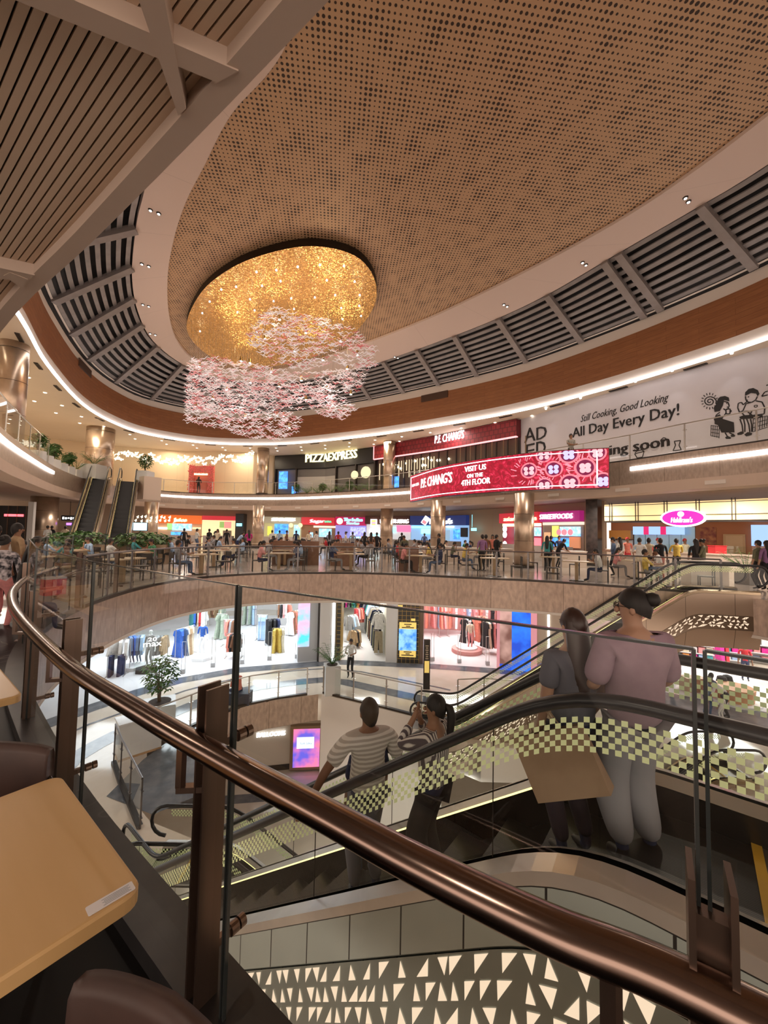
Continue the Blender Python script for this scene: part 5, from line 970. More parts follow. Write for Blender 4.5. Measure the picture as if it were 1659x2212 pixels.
arm_chair((-1.53, 1.41), pi+.15, 'brown padded chair tucked in behind the nearest table')
arm_chair((-.48, .56), facing(Vector((-.38, -.92, 0))), 'brown padded chair partly visible below the nearest table corner')
arm_chair((-2.2, 1.75), facing(Vector((-.79, .61, 0))), 'dark chair on the near side of the left edge table'); arm_chair((-3.3, 2.5), facing(Vector((.79, -.61, 0))), 'dark chair beyond the left edge table'); arm_chair((-4.2, 3.0), facing(Vector((-.7, .7, 0))), 'dark chair before the table near the curved handrail')

# ------------------------------------------------------------------ food court furniture
def dt(): 
    t = thing('dining_table', '', 'table'); mb = MB(); mb.box((0, 0, .735), (1.15, .68, .035)); mb.build('tabletop', mat('pale_oak', (.50, .38, .25), .4), t); mb = MB(); mb.box((0, 0, .36), (.12, .12, .72)); mb.build('pedestal', mat('pedestal_oak', (.36, .24, .13), .5), t); mb = MB(); mb.box((0, 0, .015), (.5, .4, .03)); mb.build('base', DARKM, t); return t
def dc():
    t = thing('dining_chair', '', 'chair'); m_ = mat('black_frame', (.018, .016, .016), .4); mb = MB(); mb.box((0, 0, .45), (.42, .42, .035)); mb.build('seat', mat('dark_seat', (.04, .028, .022), .5), t); mb = MB(); mb.box((0, -.2, .74), (.42, .025, .2)); mb.build('backrest', mat('dark_seat', (.04, .028, .022), .5), t)
    for sx in (-1, 1):
        for sy in (-1, 1): mb = MB(); mb.box((sx*.19, sy*.19, .22 if sy > 0 else .42), (.03, .03, .44 if sy > 0 else .84)); mb.build('leg', m_, t)
    return t
TB, CH = dt(), dc(); firstT, firstC = [True], [True]; SEATS = []
def place(proto, first, loc, rz, label):
    if first[0]: first[0] = False; proto.location = loc; proto.rotation_euler = (0, 0, rz); proto['label'] = label; return proto
    return dup(proto, loc, rz, label)
ROWN = {0: 'railing row', 1: 'second row', 2: 'third row', 3: 'fourth row', 4: 'fifth row'}
obst = [(XD(1132, 20.8, 0), 1.1), (XD(946, 26.6, 0), 1.1), (XD(835, 31.5, 0), 1.1), (XD(1283, 23.2, 0), 1.6), (Vector((-15.8, 22.5, 0)), 3.2), (XD(557, 36, 0), 1)]
for r_, (d, step) in enumerate(((1.35, 3.05), (3.9, 3.2), (6.6, 3.3), (9.6, 3.5), (12.8, 3.8))):
    oc = offset(FC, d, True); a = near_idx(oc, Vector((-6.3-d, 9, 0))); b = near_idx(oc, Vector((10.2+d*.6, 12.1+d*.8, 0))); ps = resample([oc[i] for i in range(a, b+1)], step); k = 0
    for p in ps:
        if p.x > 8.5 and r_ > 1: continue
        if (p-Vector((13, 20, 0))).length < 2.5 or any((p-Vector((o.x, o.y, 0))).length < rr for o, rr in obst): continue
        j = near_idx(oc, p); tg = (oc[(j+1) % len(oc)]-oc[j-1]).normalized(); rz = math.atan2(tg.y, tg.x); k += 1
        place(TB, firstT, p, rz, 'oak food court table, %s from the left in the %s behind the far railing' % (nth(k-1), ROWN[r_]))
        for s in (-1, 1):
            q = p+tg*s*.86; place(CH, firstC, q, facing(-tg*s), 'dark chair at the %s end of the %s table in the %s' % ('left' if s < 0 else 'right', nth(k-1), ROWN[r_])); SEATS.append((q, facing(-tg*s), r_, k, s))
# booth partitions and counters
PART = noisy('brown_partition', (.20, .10, .06), (.25, .13, .08), 2, .5)
for i, (x0, x1, Y, h, w) in enumerate(((590, 635, 19.5, 1.15, 'below the beige stall'), (640, 690, 19.7, 1.15, 'below the red script sign'), (715, 765, 19.6, 1.1, 'below the blue lettering'), (862, 905, 17.6, 1.05, 'left of the navy pizza stall'))):
    a, b = XD(x0, Y, 0), XD(x1, Y, 0); mb = MB(); mb.box(((b-a).length/2, 0, h/2), ((b-a).length, .08, h)); mb.box(((b-a).length/2, 0, h+.02), ((b-a).length+.04, .12, .04)); tag(mb.build('booth_partition', PART, loc=a), 'low brown booth partition %s, behind the railing row of tables' % w, 'partition')
for i, (x0, x1, Y, w) in enumerate(((905, 1000, 24.5, 'before the navy pizza stall'), (1000, 1105, 23.0, 'before the beige wall and exit sign'), (1175, 1262, 21.5, 'before the street food stall'), (1330, 1368, 17.6, 'left of the queue at the sweet shop'), (1480, 1560, 14.8, 'right of the queue beside the palm'))):
    a, b = XD(x0, Y, 0), XD(x1, Y, 0); L = (b-a).length; t = thing('serving_counter', 'long low pale counter '+w, 'counter', a); mb = MB(); mb.box((L/2, 0, .42), (L, .5, .84)); mb.build('body', noisy('white_counter', (.62, .52, .44), (.66, .56, .48), 2, .25), t); mb = MB(); mb.box((L/2, 0, .87), (L+.05, .6, .05)); mb.build('top', mat('pale_top2', (.75, .7, .64), .3), t)
# planters near the dark escalators, plants on the balcony, palm at the right
for x, Y, w, s in ((175, 17.5, 'left of the dark escalators', 3), (312, 19, 'right of the dark escalators', 4)):
    q = XD(x, Y, 0); t = thing('planter_box', 'long planter of low green leaves at the foot and '+w, 'planter', q); mb = MB(); mb.box((0, 0, .45), (2.4, .6, .9)); mb.build('trough', mat('tan_trough', (.45, .33, .22), .5), t); o = foliage(500, 1.2, .38, 1.15, .28, s); o.build('foliage', LEAFM, t)['kind'] = 'stuff'
planter(P(1612, 1262, 0), 'dark green palm in a low planter right of the sweet shop queue', .5, .45, 'palm', 8, 1.25, .3, mat('grey_pot', (.2, .19, .18), .5))
planter(XD(195, 27.5, 5), 'small palm in a white planter on the upper balcony left of the escalator top', 1.1, 1.0, 'palm', 9, 1.2); planter(XD(307, 29.5, 5), 'leafy plant in a box on the upper balcony right of the escalator top', .9, .9, 'tree', 10, 1.3)
for i in range(6):
    x = 96+i*16; q = XD(x, 20+i*1.3, 5); planter(Vector((q.x-.6, q.y, 5)), 'balcony plant behind the left curved glass, %s from the left of six' % nth(i), .5, .5, 'palm' if i % 2 else 'tree', 20+i, .95)
random.seed(14)
for i in range(9):
    u = U(W4, 652)+i*1.15; q = W4.pt(u, 5, 1.25); k = i % 3; t = planter(q, 'plant along the dark restaurant front, %s from the left of nine' % nth(i), .35, .35, 'palm' if k else 'tree', 40+i, 1.0, 0, mat('black_pot', (.02, .02, .02), .5))
# ------------------------------------------------------------------ escalators
SILV = bricky('silver_panels', (.46, .53, .51), (.43, .49, .475), (.03, .03, .03), .52, 9, .007, .32, .3, noise=.12, stretch=(.6, 1, 1)); BRNZ = bricky('bronze_panels', (.46, .36, .28), (.44, .34, .27), (.05, .04, .03), 1.3, 9, .006, .32, .55)
STEPM = bricky('ribbed_step_metal', (.06, .058, .055), (.05, .048, .046), (.015, .014, .013), .012, 9, .003, .35, .6, coord='UV'); DECK = noisy('brushed_deck', (.55, .52, .49), (.62, .59, .55), 4, .25, .6)
TRIG = glow('backlit_triangle', (1, .74, .52), .95); SKL = glow('yellow_skirt_light', (1, .80, .30), 2.2); FILM = mat('yellow_green_film', (.62, .66, .36), .5, 0, .12, (.8, .9, .45)); COMB = mat('comb_plate', (.3, .28, .26), .3, .8)
def escalator(name_label, org, d, ztop, drop, s0=.75, m=.72, clad=SILV, wid=.5, pre=1.3, post=1.3, film=True, lattice=True, steps_c=None, nside=(-1, 1), panel_h=.36, lat_h=.62, seed=1, low=1.15, fine=True, skl=(-1, 1)):
    rz = math.atan2(d[1], d[0]); t = thing('escalator', name_label, 'escalator', (org[0], org[1], ztop), rz); S1 = s0+drop/m; ds = .1; ss = []; zs = []; z = 0; s = -pre
    def slope(x):
        f = lambda v: max(0, min(1, v)); a = f((x-(s0-.45))/.9); b = f((x-(S1-.45))/.9); a = a*a*(3-2*a); b = b*b*(3-2*b); return m*(a-b)
    while s <= S1+post+1e-6: ss.append(s); zs.append(z); z -= slope(s+ds/2)*ds; s += ds
    def prof(x):
        k = (x+pre)/ds; i = max(0, min(len(ss)-2, int(k))); return zs[i]+(zs[i+1]-zs[i])*max(0, min(1, k-i))
    def row(y, h, a=None, b=None): return [(x, y, prof(x)+h) for x in ss if (a is None or x >= a) and (b is None or x <= b)]
    iw = wid-.1; E_ = wid+.12
    # steps
    mb = MB(); x = -pre+.5; tr = .4
    while x < S1+post-.5:
        if s0-.3 < x < S1: 
            za = prof(x+tr); zb = prof(x); mb.add([(x, -iw, zb), (x, iw, zb), (x, iw, za), (x, -iw, za)], [(0, 1, 2, 3)], [[(-iw, 0), (iw, 0), (iw, .2), (-iw, .2)]]); mb.add([(x, -iw, za), (x, iw, za), (x+tr, iw, za), (x+tr, -iw, za)], [(0, 1, 2, 3)], [[(-iw, 0), (iw, 0), (iw, tr), (-iw, tr)]])
        else: mb.add([(x, -iw, prof(x)), (x, iw, prof(x)), (x+tr, iw, prof(x+tr)), (x+tr, -iw, prof(x+tr))], [(0, 1, 2, 3)], [[(-iw, 0), (iw, 0), (iw, tr), (-iw, tr)]])
        x += tr
    mb.build('steps', steps_c or STEPM, t)
    for xe, w in ((max(-pre+.5, s0-.78), -1), (min(S1+post-.5, S1+.78), 1)):
        mb = MB(); mb.box((xe+w*.35, 0, prof(xe)+.004), (.7, iw*2, .012)); mb.build('landing_plate', COMB, t); mb = MB(); mb.box((xe-w*.02, 0, prof(xe)+.014), (.045, iw*2, .01)); mb.build('yellow_line', mat('safety_yellow', (.75, .45, .04), .5), t)
    for sd in nside:
        y0, y1, y2 = sd*iw, sd*wid, sd*E_
        mb = MB(); mb.strip(row(y0, -.12), row(y0, .16)); mb.build('skirt', mat('dark_skirt', (.05, .045, .04), .25, .8), t)
        if sd in skl:
          mb = MB(); mb.strip(row(y0*.995, .155, s0-.2, S1+.2), row(y0*.995, .172, s0-.2, S1+.2)); mb.build('skirt_light', SKL, t)
        mb = MB(); mb.strip(row(y0, .16), row(sd*(wid-.02), .20)); mb.strip(row(sd*(wid+.02), .20), row(y2, .17)); mb.strip(row(y2, .17), row(y2, .10)); mb.build('deck', DECK if clad is not BRNZ else mat('gilt_deck', (.5, .4, .28), .22, .9), t)
        mb = MB(); mb.strip(row(y1, .19), row(y1, .90)); g = mb.build('glass_panel', GLASS, t)
        if fine:
            mb = MB(); x = -pre+1.2
            while x < S1+post-.5: mb.bar((x, y1, prof(x)+.2), (x, y1, prof(x)+.9), .006, .004); x += 1.45
            mb.build('glass_joint', DARKM, g)
        # handrail loop with rounded newels
        top_ = row(y1, .94); path = []; r = .30; xa, za = top_[0][0], top_[0][2]; xb, zb = top_[-1][0], top_[-1][2]
        path += [(xa-r*sin(a), y1, za-r+r*cos(a)) for a in [pi*(1-k/8) for k in range(8)]]; path += top_; path += [(xb+r*sin(a), y1, zb-r+r*cos(a)) for a in [pi*(k+1)/8 for k in range(8)]]
        mb = MB(); mb.tube(path, .035, 10); o = mb.build('handrail', BLACKR, t); o.data.polygons.foreach_set('use_smooth', [len(p.vertices) == 4 for p in o.data.polygons])
        for xx, zz, w in ((xa, za, -1), (xb, zb, 1)):
            n_ = 12; mb = MB(); mb.add([(xx, y1, zz-2*r+.0)]+[(xx+w*r*.97*sin(pi*k/n_), y1, zz-r-r*.97*cos(pi*k/n_)) for k in range(n_+1)], [tuple(range(1, n_+2))]); mb.build('newel_glass', GLASS, t)
        if film:
            mb = MB(); q_ = .027 if fine else .032; x = -pre+.1; i = 0
            while x < S1+post-.2:
                for r_ in range(6 if fine else 4):
                    if (i+r_) % 2 == 0:
                        h1 = .86-r_*q_*1.05; a0, a1 = prof(x), prof(x+q_); yy = y1+sd*.004; mb.add([(x, yy, a0+h1-q_), (x+q_, yy, a1+h1-q_), (x+q_, yy, a1+h1), (x, yy, a0+h1)], [(0, 1, 2, 3)])
                x += q_; i += 1
            mb.build('checker_film', FILM, g if False else t)
        mb = MB(); mb.strip(row(y2, .10), row(y2, -panel_h)); mb.build('side_panel', clad, t)
        if lattice:
            mb = MB(); mb.strip(row(sd*(E_-.01), -panel_h), row(sd*(E_-.01), -panel_h-.015)); mb.strip(row(y2, -panel_h-.015), row(y2, -panel_h-lat_h)); lp_ = mb.build('lattice_panel', noisy('lattice_sheet_silver', (.25, .285, .27), (.285, .32, .305), 2, .35, .5) if clad is SILV else noisy('lattice_sheet_bronze', (.2, .15, .11), (.24, .18, .13), 2, .35, .5), t)
            mb = MB(); rnd = random.Random(seed); rows_ = 4; rh = (lat_h-.06)/rows_; x0_ = -pre+.3; yy = sd*(E_+.004)
            for r_ in range(rows_):
                x = x0_+rnd.uniform(0, .05); 
                while x < S1+post-.4:
                    w_ = rnd.uniform(.055, .085) if fine else rnd.uniform(.08, .14); ht = panel_h+.03+r_*rh; k = rnd.random(); b = ht+rh*.74; L_ = lambda xx, hh: (xx, yy, prof(xx)-hh)
                    if k < .3: tri = (L_(x, ht), L_(x, b), L_(x+w_, b))
                    elif k < .6: tri = (L_(x, ht), L_(x+w_, ht), L_(x+w_*.95, b))
                    elif k < .8: tri = (L_(x+w_*.1, b), L_(x+w_*.9, b), L_(x+w_*.7, ht))
                    else: tri = (L_(x, ht), L_(x+w_, ht), L_(x+w_*.3, b))
                    mb.add(tri, [(0, 1, 2)]); x += w_*rnd.choice((.9, 1.2, 1.7))+.016
            mb.build('lit_openings', TRIG, t)['kind'] = 'stuff'
        hh = panel_h+(lat_h if lattice else 0); mb = MB(); mb.strip(row(y2, -hh), row(sd*(E_-.12), -low)); mb.build('lower_panel', clad, t)
    mb = MB(); mb.strip(row(-(E_-.12), -low), row(E_-.12, -low)); mb.build('underside', mat('dull_soffit', (.3, .26, .22), .6), t)
    for xx in (0, -1):
        x = ss[xx]; z = zs[xx]; mb = MB(); mb.add([(x, -E_, z+.1), (x, E_, z+.1), (x, E_-.12, z-low), (x, -E_+.12, z-low)], [(0, 1, 2, 3)]); mb.build('end_panel', clad, t)
    return t, prof
ud = Vector((-.78, .62, 0)).normalized(); CB = Vector((1.86, 1.98, 0))
escC, profC = escalator('near escalator with people riding down, silver side panels and triangle lattice, checker film glass', CB, ud, 0, 5, low=1.15, panel_h=.19, lat_h=.60, pre=1.5, skl=(-1,))
escalator('lattice sided escalator rising from the lower level to the food court at the right', (10.72, 12.2), (-.977, .213), 0, 5, s0=1.35, clad=BRNZ, fine=False, panel_h=.52, lat_h=.42, seed=4, low=1.5, pre=.4)
escalator('lower escalator at the right behind the near glass, going down from the lower level', (9.7, 11.6), (-1, 0), -5, 5, s0=.5, clad=BRNZ, fine=False, lattice=False, pre=.6)
escalator('lower escalator with a rounded black newel beside the diagonal railing at the left', (-3.6, 8.0), (1, 0), -5, 5, s0=.6, clad=SILV, fine=False, lattice=False, pre=.8)
nA = Vector((.868, .496, 0)); dA = (.496, -.868); cA = Vector((-19.3, 28.0, 0)); DST = mat('black_steps', (.012, .012, .014), .4)
for s, w in ((-1, 'left of the two steep dark escalators up to the upper balcony'), (1, 'right of the two steep dark escalators up to the upper balcony')):
    q = cA+nA*.82*s; escalator(w, (q.x, q.y), dA, 5, 5, s0=.4, clad=BRNZ, fine=False, film=False, lattice=False, steps_c=DST, pre=1.0, low=1.0)
mb = MB(); qq = cA+nA*2.15+Vector(dA+(0,))*-.3; mb.box((qq.x, qq.y, 4.6), (1.1, 1.2, 1.7), rzt); tag(mb.build('plinth_box', mat('pale_box', (.6, .5, .42), .5), org=(qq.x, qq.y, 4)), 'pale boxed end wall right of the dark escalator top', 'box')
# white wedge and far side walls seen through the lower opening
mb = MB(); a, b = P(1047, 1612, -6.2), P(1137, 1600, -6.2); mb.prism([(2.2, 11.2), (3.9, 11.2), (3.9, 11.35)], -8.5, -6.1); tag(mb.build('soffit_wedge', mat('white_gloss', (.62, .63, .63), .25), org=(3, 11.3, -7)), 'pale wedge panel seen through the near escalator glass', 'panel')
# ------------------------------------------------------------------ people
def grow(V, E_, root, sub_=1):
    names = list(V); ix = {n: i for i, n in enumerate(names)}; me = bpy.data.meshes.new('g'); me.from_pydata([Vector(V[n][0]) for n in names], [(ix[a], ix[b]) for a, b in E_], []); o = bpy.data.objects.new('g', me); COL.objects.link(o)
    o.modifiers.new('s', 'SKIN').use_smooth_shade = True; sv = me.skin_vertices[0].data
    for n in names: r = V[n][1]; sv[ix[n]].radius = r if isinstance(r, tuple) else (r, r); sv[ix[n]].use_root = n == root
    if sub_: m_ = o.modifiers.new('u', 'SUBSURF'); m_.levels = m_.render_levels = sub_
    dg = bpy.context.evaluated_depsgraph_get(); out = bpy.data.meshes.new_from_object(o.evaluated_get(dg)); bpy.data.objects.remove(o); return out
def ik(a, c, l1, l2, pole):
    a, c, pole = Vector(a), Vector(c), Vector(pole); d = c-a; L = min(d.length, (l1+l2)*.995); dn = d.normalized(); x = (l1*l1-l2*l2+L*L)/(2*L); h = math.sqrt(max(0, l1*l1-x*x)); p = (pole-dn*pole.dot(dn)).normalized(); return a+dn*x+p*h, a+dn*L
def skel(hands=None, sit=False, lean=0, turn=0, feet=None, width=1.0, curl=.6, nod=0, fem=False):
    V = {}; E_ = []; hz = .50 if sit else .93; c, s = cos(lean), sin(lean)
    def T(x, y, z): y2 = y*c+(z-hz)*s; z2 = hz+(z-hz)*c-y*s; return Vector((x, y2, z2))
    sw = .185*width*(0.92 if fem else 1); off = .50-.93 if sit else 0
    def add(n, p, r, to=None):
        V[n] = (p, r)
        if to: E_.append((to, n))
    add('pelvis', Vector((0, 0, hz)), (.145*width, .105)); add('belly', T(0, 0, hz+.15), (.125*width, .10), 'pelvis'); add('chest', T(0, 0, hz+.33), (.15*width, .11), 'belly'); add('collar', T(0, -.01, hz+.48), (.11*width, .075), 'chest'); add('neck', T(0, -.005, hz+.57), .052, 'collar')
    nk = T(0, -.005, hz+.57); ct, st = cos(turn), sin(turn)
    def Hd(x, y, z): y, z = y*cos(nod)+z*sin(nod), z*cos(nod)-y*sin(nod); return nk+Vector((x*ct-y*st, x*st+y*ct, z))
    add('jaw', Hd(0, .022, .07), (.062, .066), 'neck'); add('head', Hd(0, .012, .145), (.076, .092), 'jaw'); add('crown', Hd(0, -.005, .205), (.062, .07), 'head'); add('nose', Hd(0, .105, .10), .010, 'jaw') if False else None
    hands = hands or {}
    for sd, k in ((-1, 'l'), (1, 'r')):
        sh = T(sd*sw, -.005, hz+.475); add('sh'+k, sh, .056, 'collar'); hp = hands.get(k); 
        if hp is None: hp = Vector((sd*(sw+.07), .06, sh.z-.56)) if not sit else Vector((sd*.12, .42, .80))
        pole = hands.get('p'+k, (sd*.8, -1, -.4)); el, wr = ik(sh, hp, .29, .26, pole); add('el'+k, el, .042, 'sh'+k); add('wr'+k, wr, .027, 'el'+k)
        d = (wr-el).normalized(); side = d.cross(Vector((0, 1, .2))).normalized() if abs(d.y) < .9 else d.cross(Vector((0, 0, 1))).normalized(); nrm = d.cross(side).normalized()
        add('pm'+k, wr+d*.05, (.032, .018), 'wr'+k)
        for j, (o_, l) in enumerate(((-.026, .062), (-.009, .074), (.008, .070), (.024, .055))):
            b = wr+d*.085+side*o_; f = b+d*l*.55-nrm*l*.2*curl; g = f+d*l*.35-nrm*l*.55*curl; add('f%d%s' % (j, k), b, .0095, 'pm'+k); add('g%d%s' % (j, k), f, .0085, 'f%d%s' % (j, k)); add('h%d%s' % (j, k), g, .0075, 'g%d%s' % (j, k))
        b = wr+d*.035+side*(-.036*sd if False else -.036); add('t0'+k, b, .011, 'pm'+k); add('t1'+k, b+d*.035-side*.018-nrm*.012, .009, 't0'+k)
        add('hip'+k, Vector((sd*.088, .01 if not sit else .04, hz-.04)), .088, 'pelvis')
        if sit: kn = Vector((sd*.11, .44, .49)); an = Vector((sd*.11, .46 if not feet else feet, .09)); to = an+Vector((0, .15, -.05))
        else:
            an = Vector((feet or {}).get(k, (sd*.10, -.02, .09))); kn, an = ik(V['hip'+k][0], an, .42, .43, (0, 1, 0)); to = an+Vector((0, .15, -.05))
        add('kn'+k, kn, .058, 'hip'+k); add('an'+k, an, .038, 'kn'+k); add('toe'+k, to, (.036, .026), 'an'+k)
    V['_hd'] = (nk, turn, nod); return V, E_
ZONE = {'jaw': 0, 'head': 0, 'crown': 0}
def zone_of(n, bare=True, skirt=False):
    if n in ('pelvis',): return 2
    if n[:3] in ('hip',) or n[:2] == 'kn': return 2
    if n[:3] == 'toe': return 3
    if n[:2] == 'an': return 2
    if n[:2] == 'sh' or n in ('belly', 'chest', 'collar'): return 1
    if n[:2] == 'el': return 1
    return 0
SKINS = [mat('skin_a', (.30, .155, .09), .55), mat('skin_b', (.22, .105, .06), .55), mat('skin_c', (.42, .24, .16), .55)]
SHOE = mat('shoe_black', (.02, .018, .018), .5); EYE = mat('eye_dark', (.02, .015, .012), .2); LIP = mat('lip', (.25, .08, .07), .5)
def body_mesh(V, E_, sub_=1, long_sleeve=False):
    hd = V.pop('_hd'); root = 'pelvis'; me = grow(V, E_, root, sub_)
    segs = [(Vector(V[a][0]), Vector(V[b][0]), a, b) for a, b in E_]
    for p in me.polygons:
        c = p.center; best = None
        for a, b, na, nb in segs:
            d = b-a; t = max(0, min(1, (c-a).dot(d)/max(1e-9, d.length_squared))); q = (c-(a+d*t)).length-.5*(V[na][1][0] if isinstance(V[na][1], tuple) else V[na][1])
            if best is None or q < best[0]: best = (q, na, nb, t)
        _, na, nb, t = best; z = 1
        if nb in ('jaw', 'head', 'crown') or (nb == 'neck' and t > .4): z = 0
        elif nb[:2] == 'el': z = 1
        elif nb[:2] == 'wr': z = 1 if long_sleeve and t < .9 else 0
        elif nb[:2] in ('pm', 't0', 't1') or nb[:1] in 'fgh' and nb[:3] != 'hip': z = 0
        elif nb[:3] == 'hip' or nb[:2] in ('kn', 'an'): z = 2
        elif nb[:3] == 'toe': z = 3
        elif nb == 'belly': z = 2 if t < .15 else 1
        p.material_index = z; p.use_smooth = True
    # face: nose, lips, eyes, ears
    nk, turn, nod = hd; bm = bmesh.new(); bm.from_mesh(me); ct, st = cos(turn), sin(turn)
    def Hd(x, y, z): y, z = y*cos(nod)+z*sin(nod), z*cos(nod)-y*sin(nod); return nk+Vector((x*ct-y*st, x*st+y*ct, z))
    def blob(x, y, z, rx, ry, rz, mi):
        r = bmesh.ops.create_icosphere(bm, subdivisions=1, radius=1); fs = set()
        for v in r['verts']: v.co = Hd(x+v.co.x*rx, y+v.co.y*ry, z+v.co.z*rz); fs |= set(v.link_faces)
        for f in fs: f.material_index = mi; f.smooth = True
    blob(0, .098, .105, .013, .02, .024, 0); blob(0, .088, .068, .022, .012, .008, 5)
    for sd in (-1, 1): blob(sd*.031, .090, .135, .012, .008, .007, 4); blob(sd*.078, .0, .115, .010, .02, .03, 0); blob(sd*.031, .092, .153, .017, .006, .003, 4)
    bm.to_mesh(me); bm.free(); return me, hd
def hair_mesh(hd, kind, seed=0):
    nk, turn, nod = hd; ct, st = cos(turn), sin(turn); mb = MB()
    def Hd(x, y, z): y, z = y*cos(nod)+z*sin(nod), z*cos(nod)-y*sin(nod); return nk+Vector((x*ct-y*st, x*st+y*ct, z))
    n, m_ = 16, 10; vs = []; fs = []
    for j in range(m_+1):
        for k in range(n):
            a = 2*pi*k/n; back = (1-sin(a))/2; low = .178-{'cap': .10, 'bun': .112, 'tail': .13}.get(kind, .15)*back**.75; z = .258+(low-.258)*(j/m_)**1.25
            r = math.sqrt(max(0, 1-((z-.14)/.1185)**2)) if z > .14 else 1-.42*((.14-z)/.14)**1.3
            w = 1+.018*math.sin(a*7+seed+j); vs.append(Hd(.086*cos(a)*r*w, (-.006+.100*sin(a)*w)*r-(.0 if z > .14 else .012*(.14-z)/.14), z))
    for j in range(m_):
        for k in range(n): fs.append((j*n+k, j*n+(k+1) % n, (j+1)*n+(k+1) % n, (j+1)*n+k))
    mb.add(vs, fs); o = Hd(0, 0, 0)
    if kind == 'long':
        vs = []; N = 11
        for j in range(11):
            t = j/10; hw = .088+.012*math.sin(t*3)-.035*t*t
            for k in range(N): u = -1+2*k/(N-1); vs.append(Hd(hw*u, -.055*(1-u*u)**.5-.03-.03*math.sin(t*3.1)-.03*t, .17-.56*t))
            for k in range(N): u = 1-2*k/(N-1); vs.append(Hd(hw*u*.9, -.012*(1-u*u)-.005-.03*math.sin(t*3.1)-.03*t, .17-.56*t))
        M2 = 2*N; fs = [(j*M2+k, j*M2+(k+1) % M2, (j+1)*M2+(k+1) % M2, (j+1)*M2+k) for j in range(10) for k in range(M2)]+[tuple(range(10*M2, 11*M2))]; mb.add(vs, fs)
    if kind == 'bun': mb.lathe(Hd(0, -.10, .19), [(.005, -.045), (.035, -.035), (.048, 0), (.035, .035), (.005, .045)], 12)
    if kind == 'tail': mb.tube([Hd(0, -.085, .17), Hd(0, -.13, .16), Hd(0, -.155, .08), Hd(0, -.15, -.04), Hd(0, -.125, -.14)], [.022, .035, .042, .034, .008], 10)
    return mb
HAIRM = noisy('dark_hair', (.008, .006, .006), (.018, .013, .012), 30, .6, stretch=(1, 1, .1))
PROTOP = {}
def cond(c, kind='shirt'): return cloth(c)
def make_pose(key, kw, hairs=('short', 'long', 'bun', 'tail'), sub_=1, ls=False):
    V, E_ = skel(**kw); me, hd = body_mesh(V, E_, sub_, ls)
    for q in (SKINS[0], cloth('white'), cloth('navy'), SHOE, EYE, LIP): me.materials.append(q)
    hm = {}
    for h in hairs: o = hair_mesh(hd, h).build('hair', HAIRM, smooth=True); hm[h] = o.data; bpy.data.objects.remove(o)
    PROTOP[key] = (me, hm, hd)
make_pose('stand', {}); make_pose('stand_b', dict(hands={'l': Vector((-.12, .30, 1.12)), 'r': Vector((.1, .32, 1.15))}, nod=.25)); make_pose('akimbo', dict(hands={'l': Vector((-.2, .02, .98)), 'r': Vector((.2, .02, .98)), 'pl': (-1, -.3, 0), 'pr': (1, -.3, 0)}))
make_pose('sit', dict(sit=True)); make_pose('sit_b', dict(sit=True, lean=.28, nod=.3, hands={'l': Vector((-.1, .36, .80)), 'r': Vector((.08, .28, .95))})); make_pose('lean', dict(lean=.7, hands={'l': Vector((-.15, .62, .95)), 'r': Vector((.15, .6, .92))}, nod=.4)); make_pose('walk', dict(feet={'l': (-.1, .25, .09), 'r': (.1, -.22, .12)}, hands={'l': Vector((-.24, -.14, .92)), 'r': Vector((.22, .22, .96))}))
make_pose('stoop', dict(lean=1.05, hands={'l': Vector((-.1, .62, .55)), 'r': Vector((.1, .6, .5))}, nod=.3)); make_pose('cross', dict(hands={'l': Vector((.1, .2, 1.2)), 'r': Vector((-.1, .22, 1.16)), 'pl': (-1, 0, -1), 'pr': (1, 0, -1)}))
def person(pose, loc, rz, shirt, trous, hair, skin, label, sc_=1.0, cat='person', group=None):
    me, hm, hd = PROTOP[pose]; t = thing('person', label, cat, loc, rz, group); t.scale = (sc_,)*3; b = bpy.data.objects.new('body', me); COL.objects.link(b); b.parent = t
    for i, q in enumerate((SKINS[skin], cloth(shirt) if isinstance(shirt, str) else shirt, cloth(trous) if isinstance(trous, str) else trous)): b.material_slots[i].link = 'OBJECT'; b.material_slots[i].material = q
    if hair: h = bpy.data.objects.new('hair', hm[hair]); COL.objects.link(h); h.parent = t
    return t
AW = 0.0                                                             # rz = 0 faces away from the viewer (+y)
def look(a): return R(a)
STRIPE = mat('striped_knit', (.6, .58, .54), .85)
def stripes(name, c1, c2, k, axis=2, rough=.85):
    m = mat(name, c1, rough); tc = nd(m, 'ShaderNodeTexCoord'); w = nd(m, 'ShaderNodeTexWave'); w.wave_type = 'BANDS'; w.bands_direction = 'XYZ'[axis]; w.inputs['Scale'].default_value = k; w.inputs['Distortion'].default_value = .6; w.inputs['Detail'].default_value = 1
    lk(m, tc.outputs['Object'], w.inputs['Vector']); r = ramp(m, w.outputs[0], [(.38, c1), (.6, c2)]); lk(m, r.outputs[0], bsdf(m).inputs['Base Color']); return m
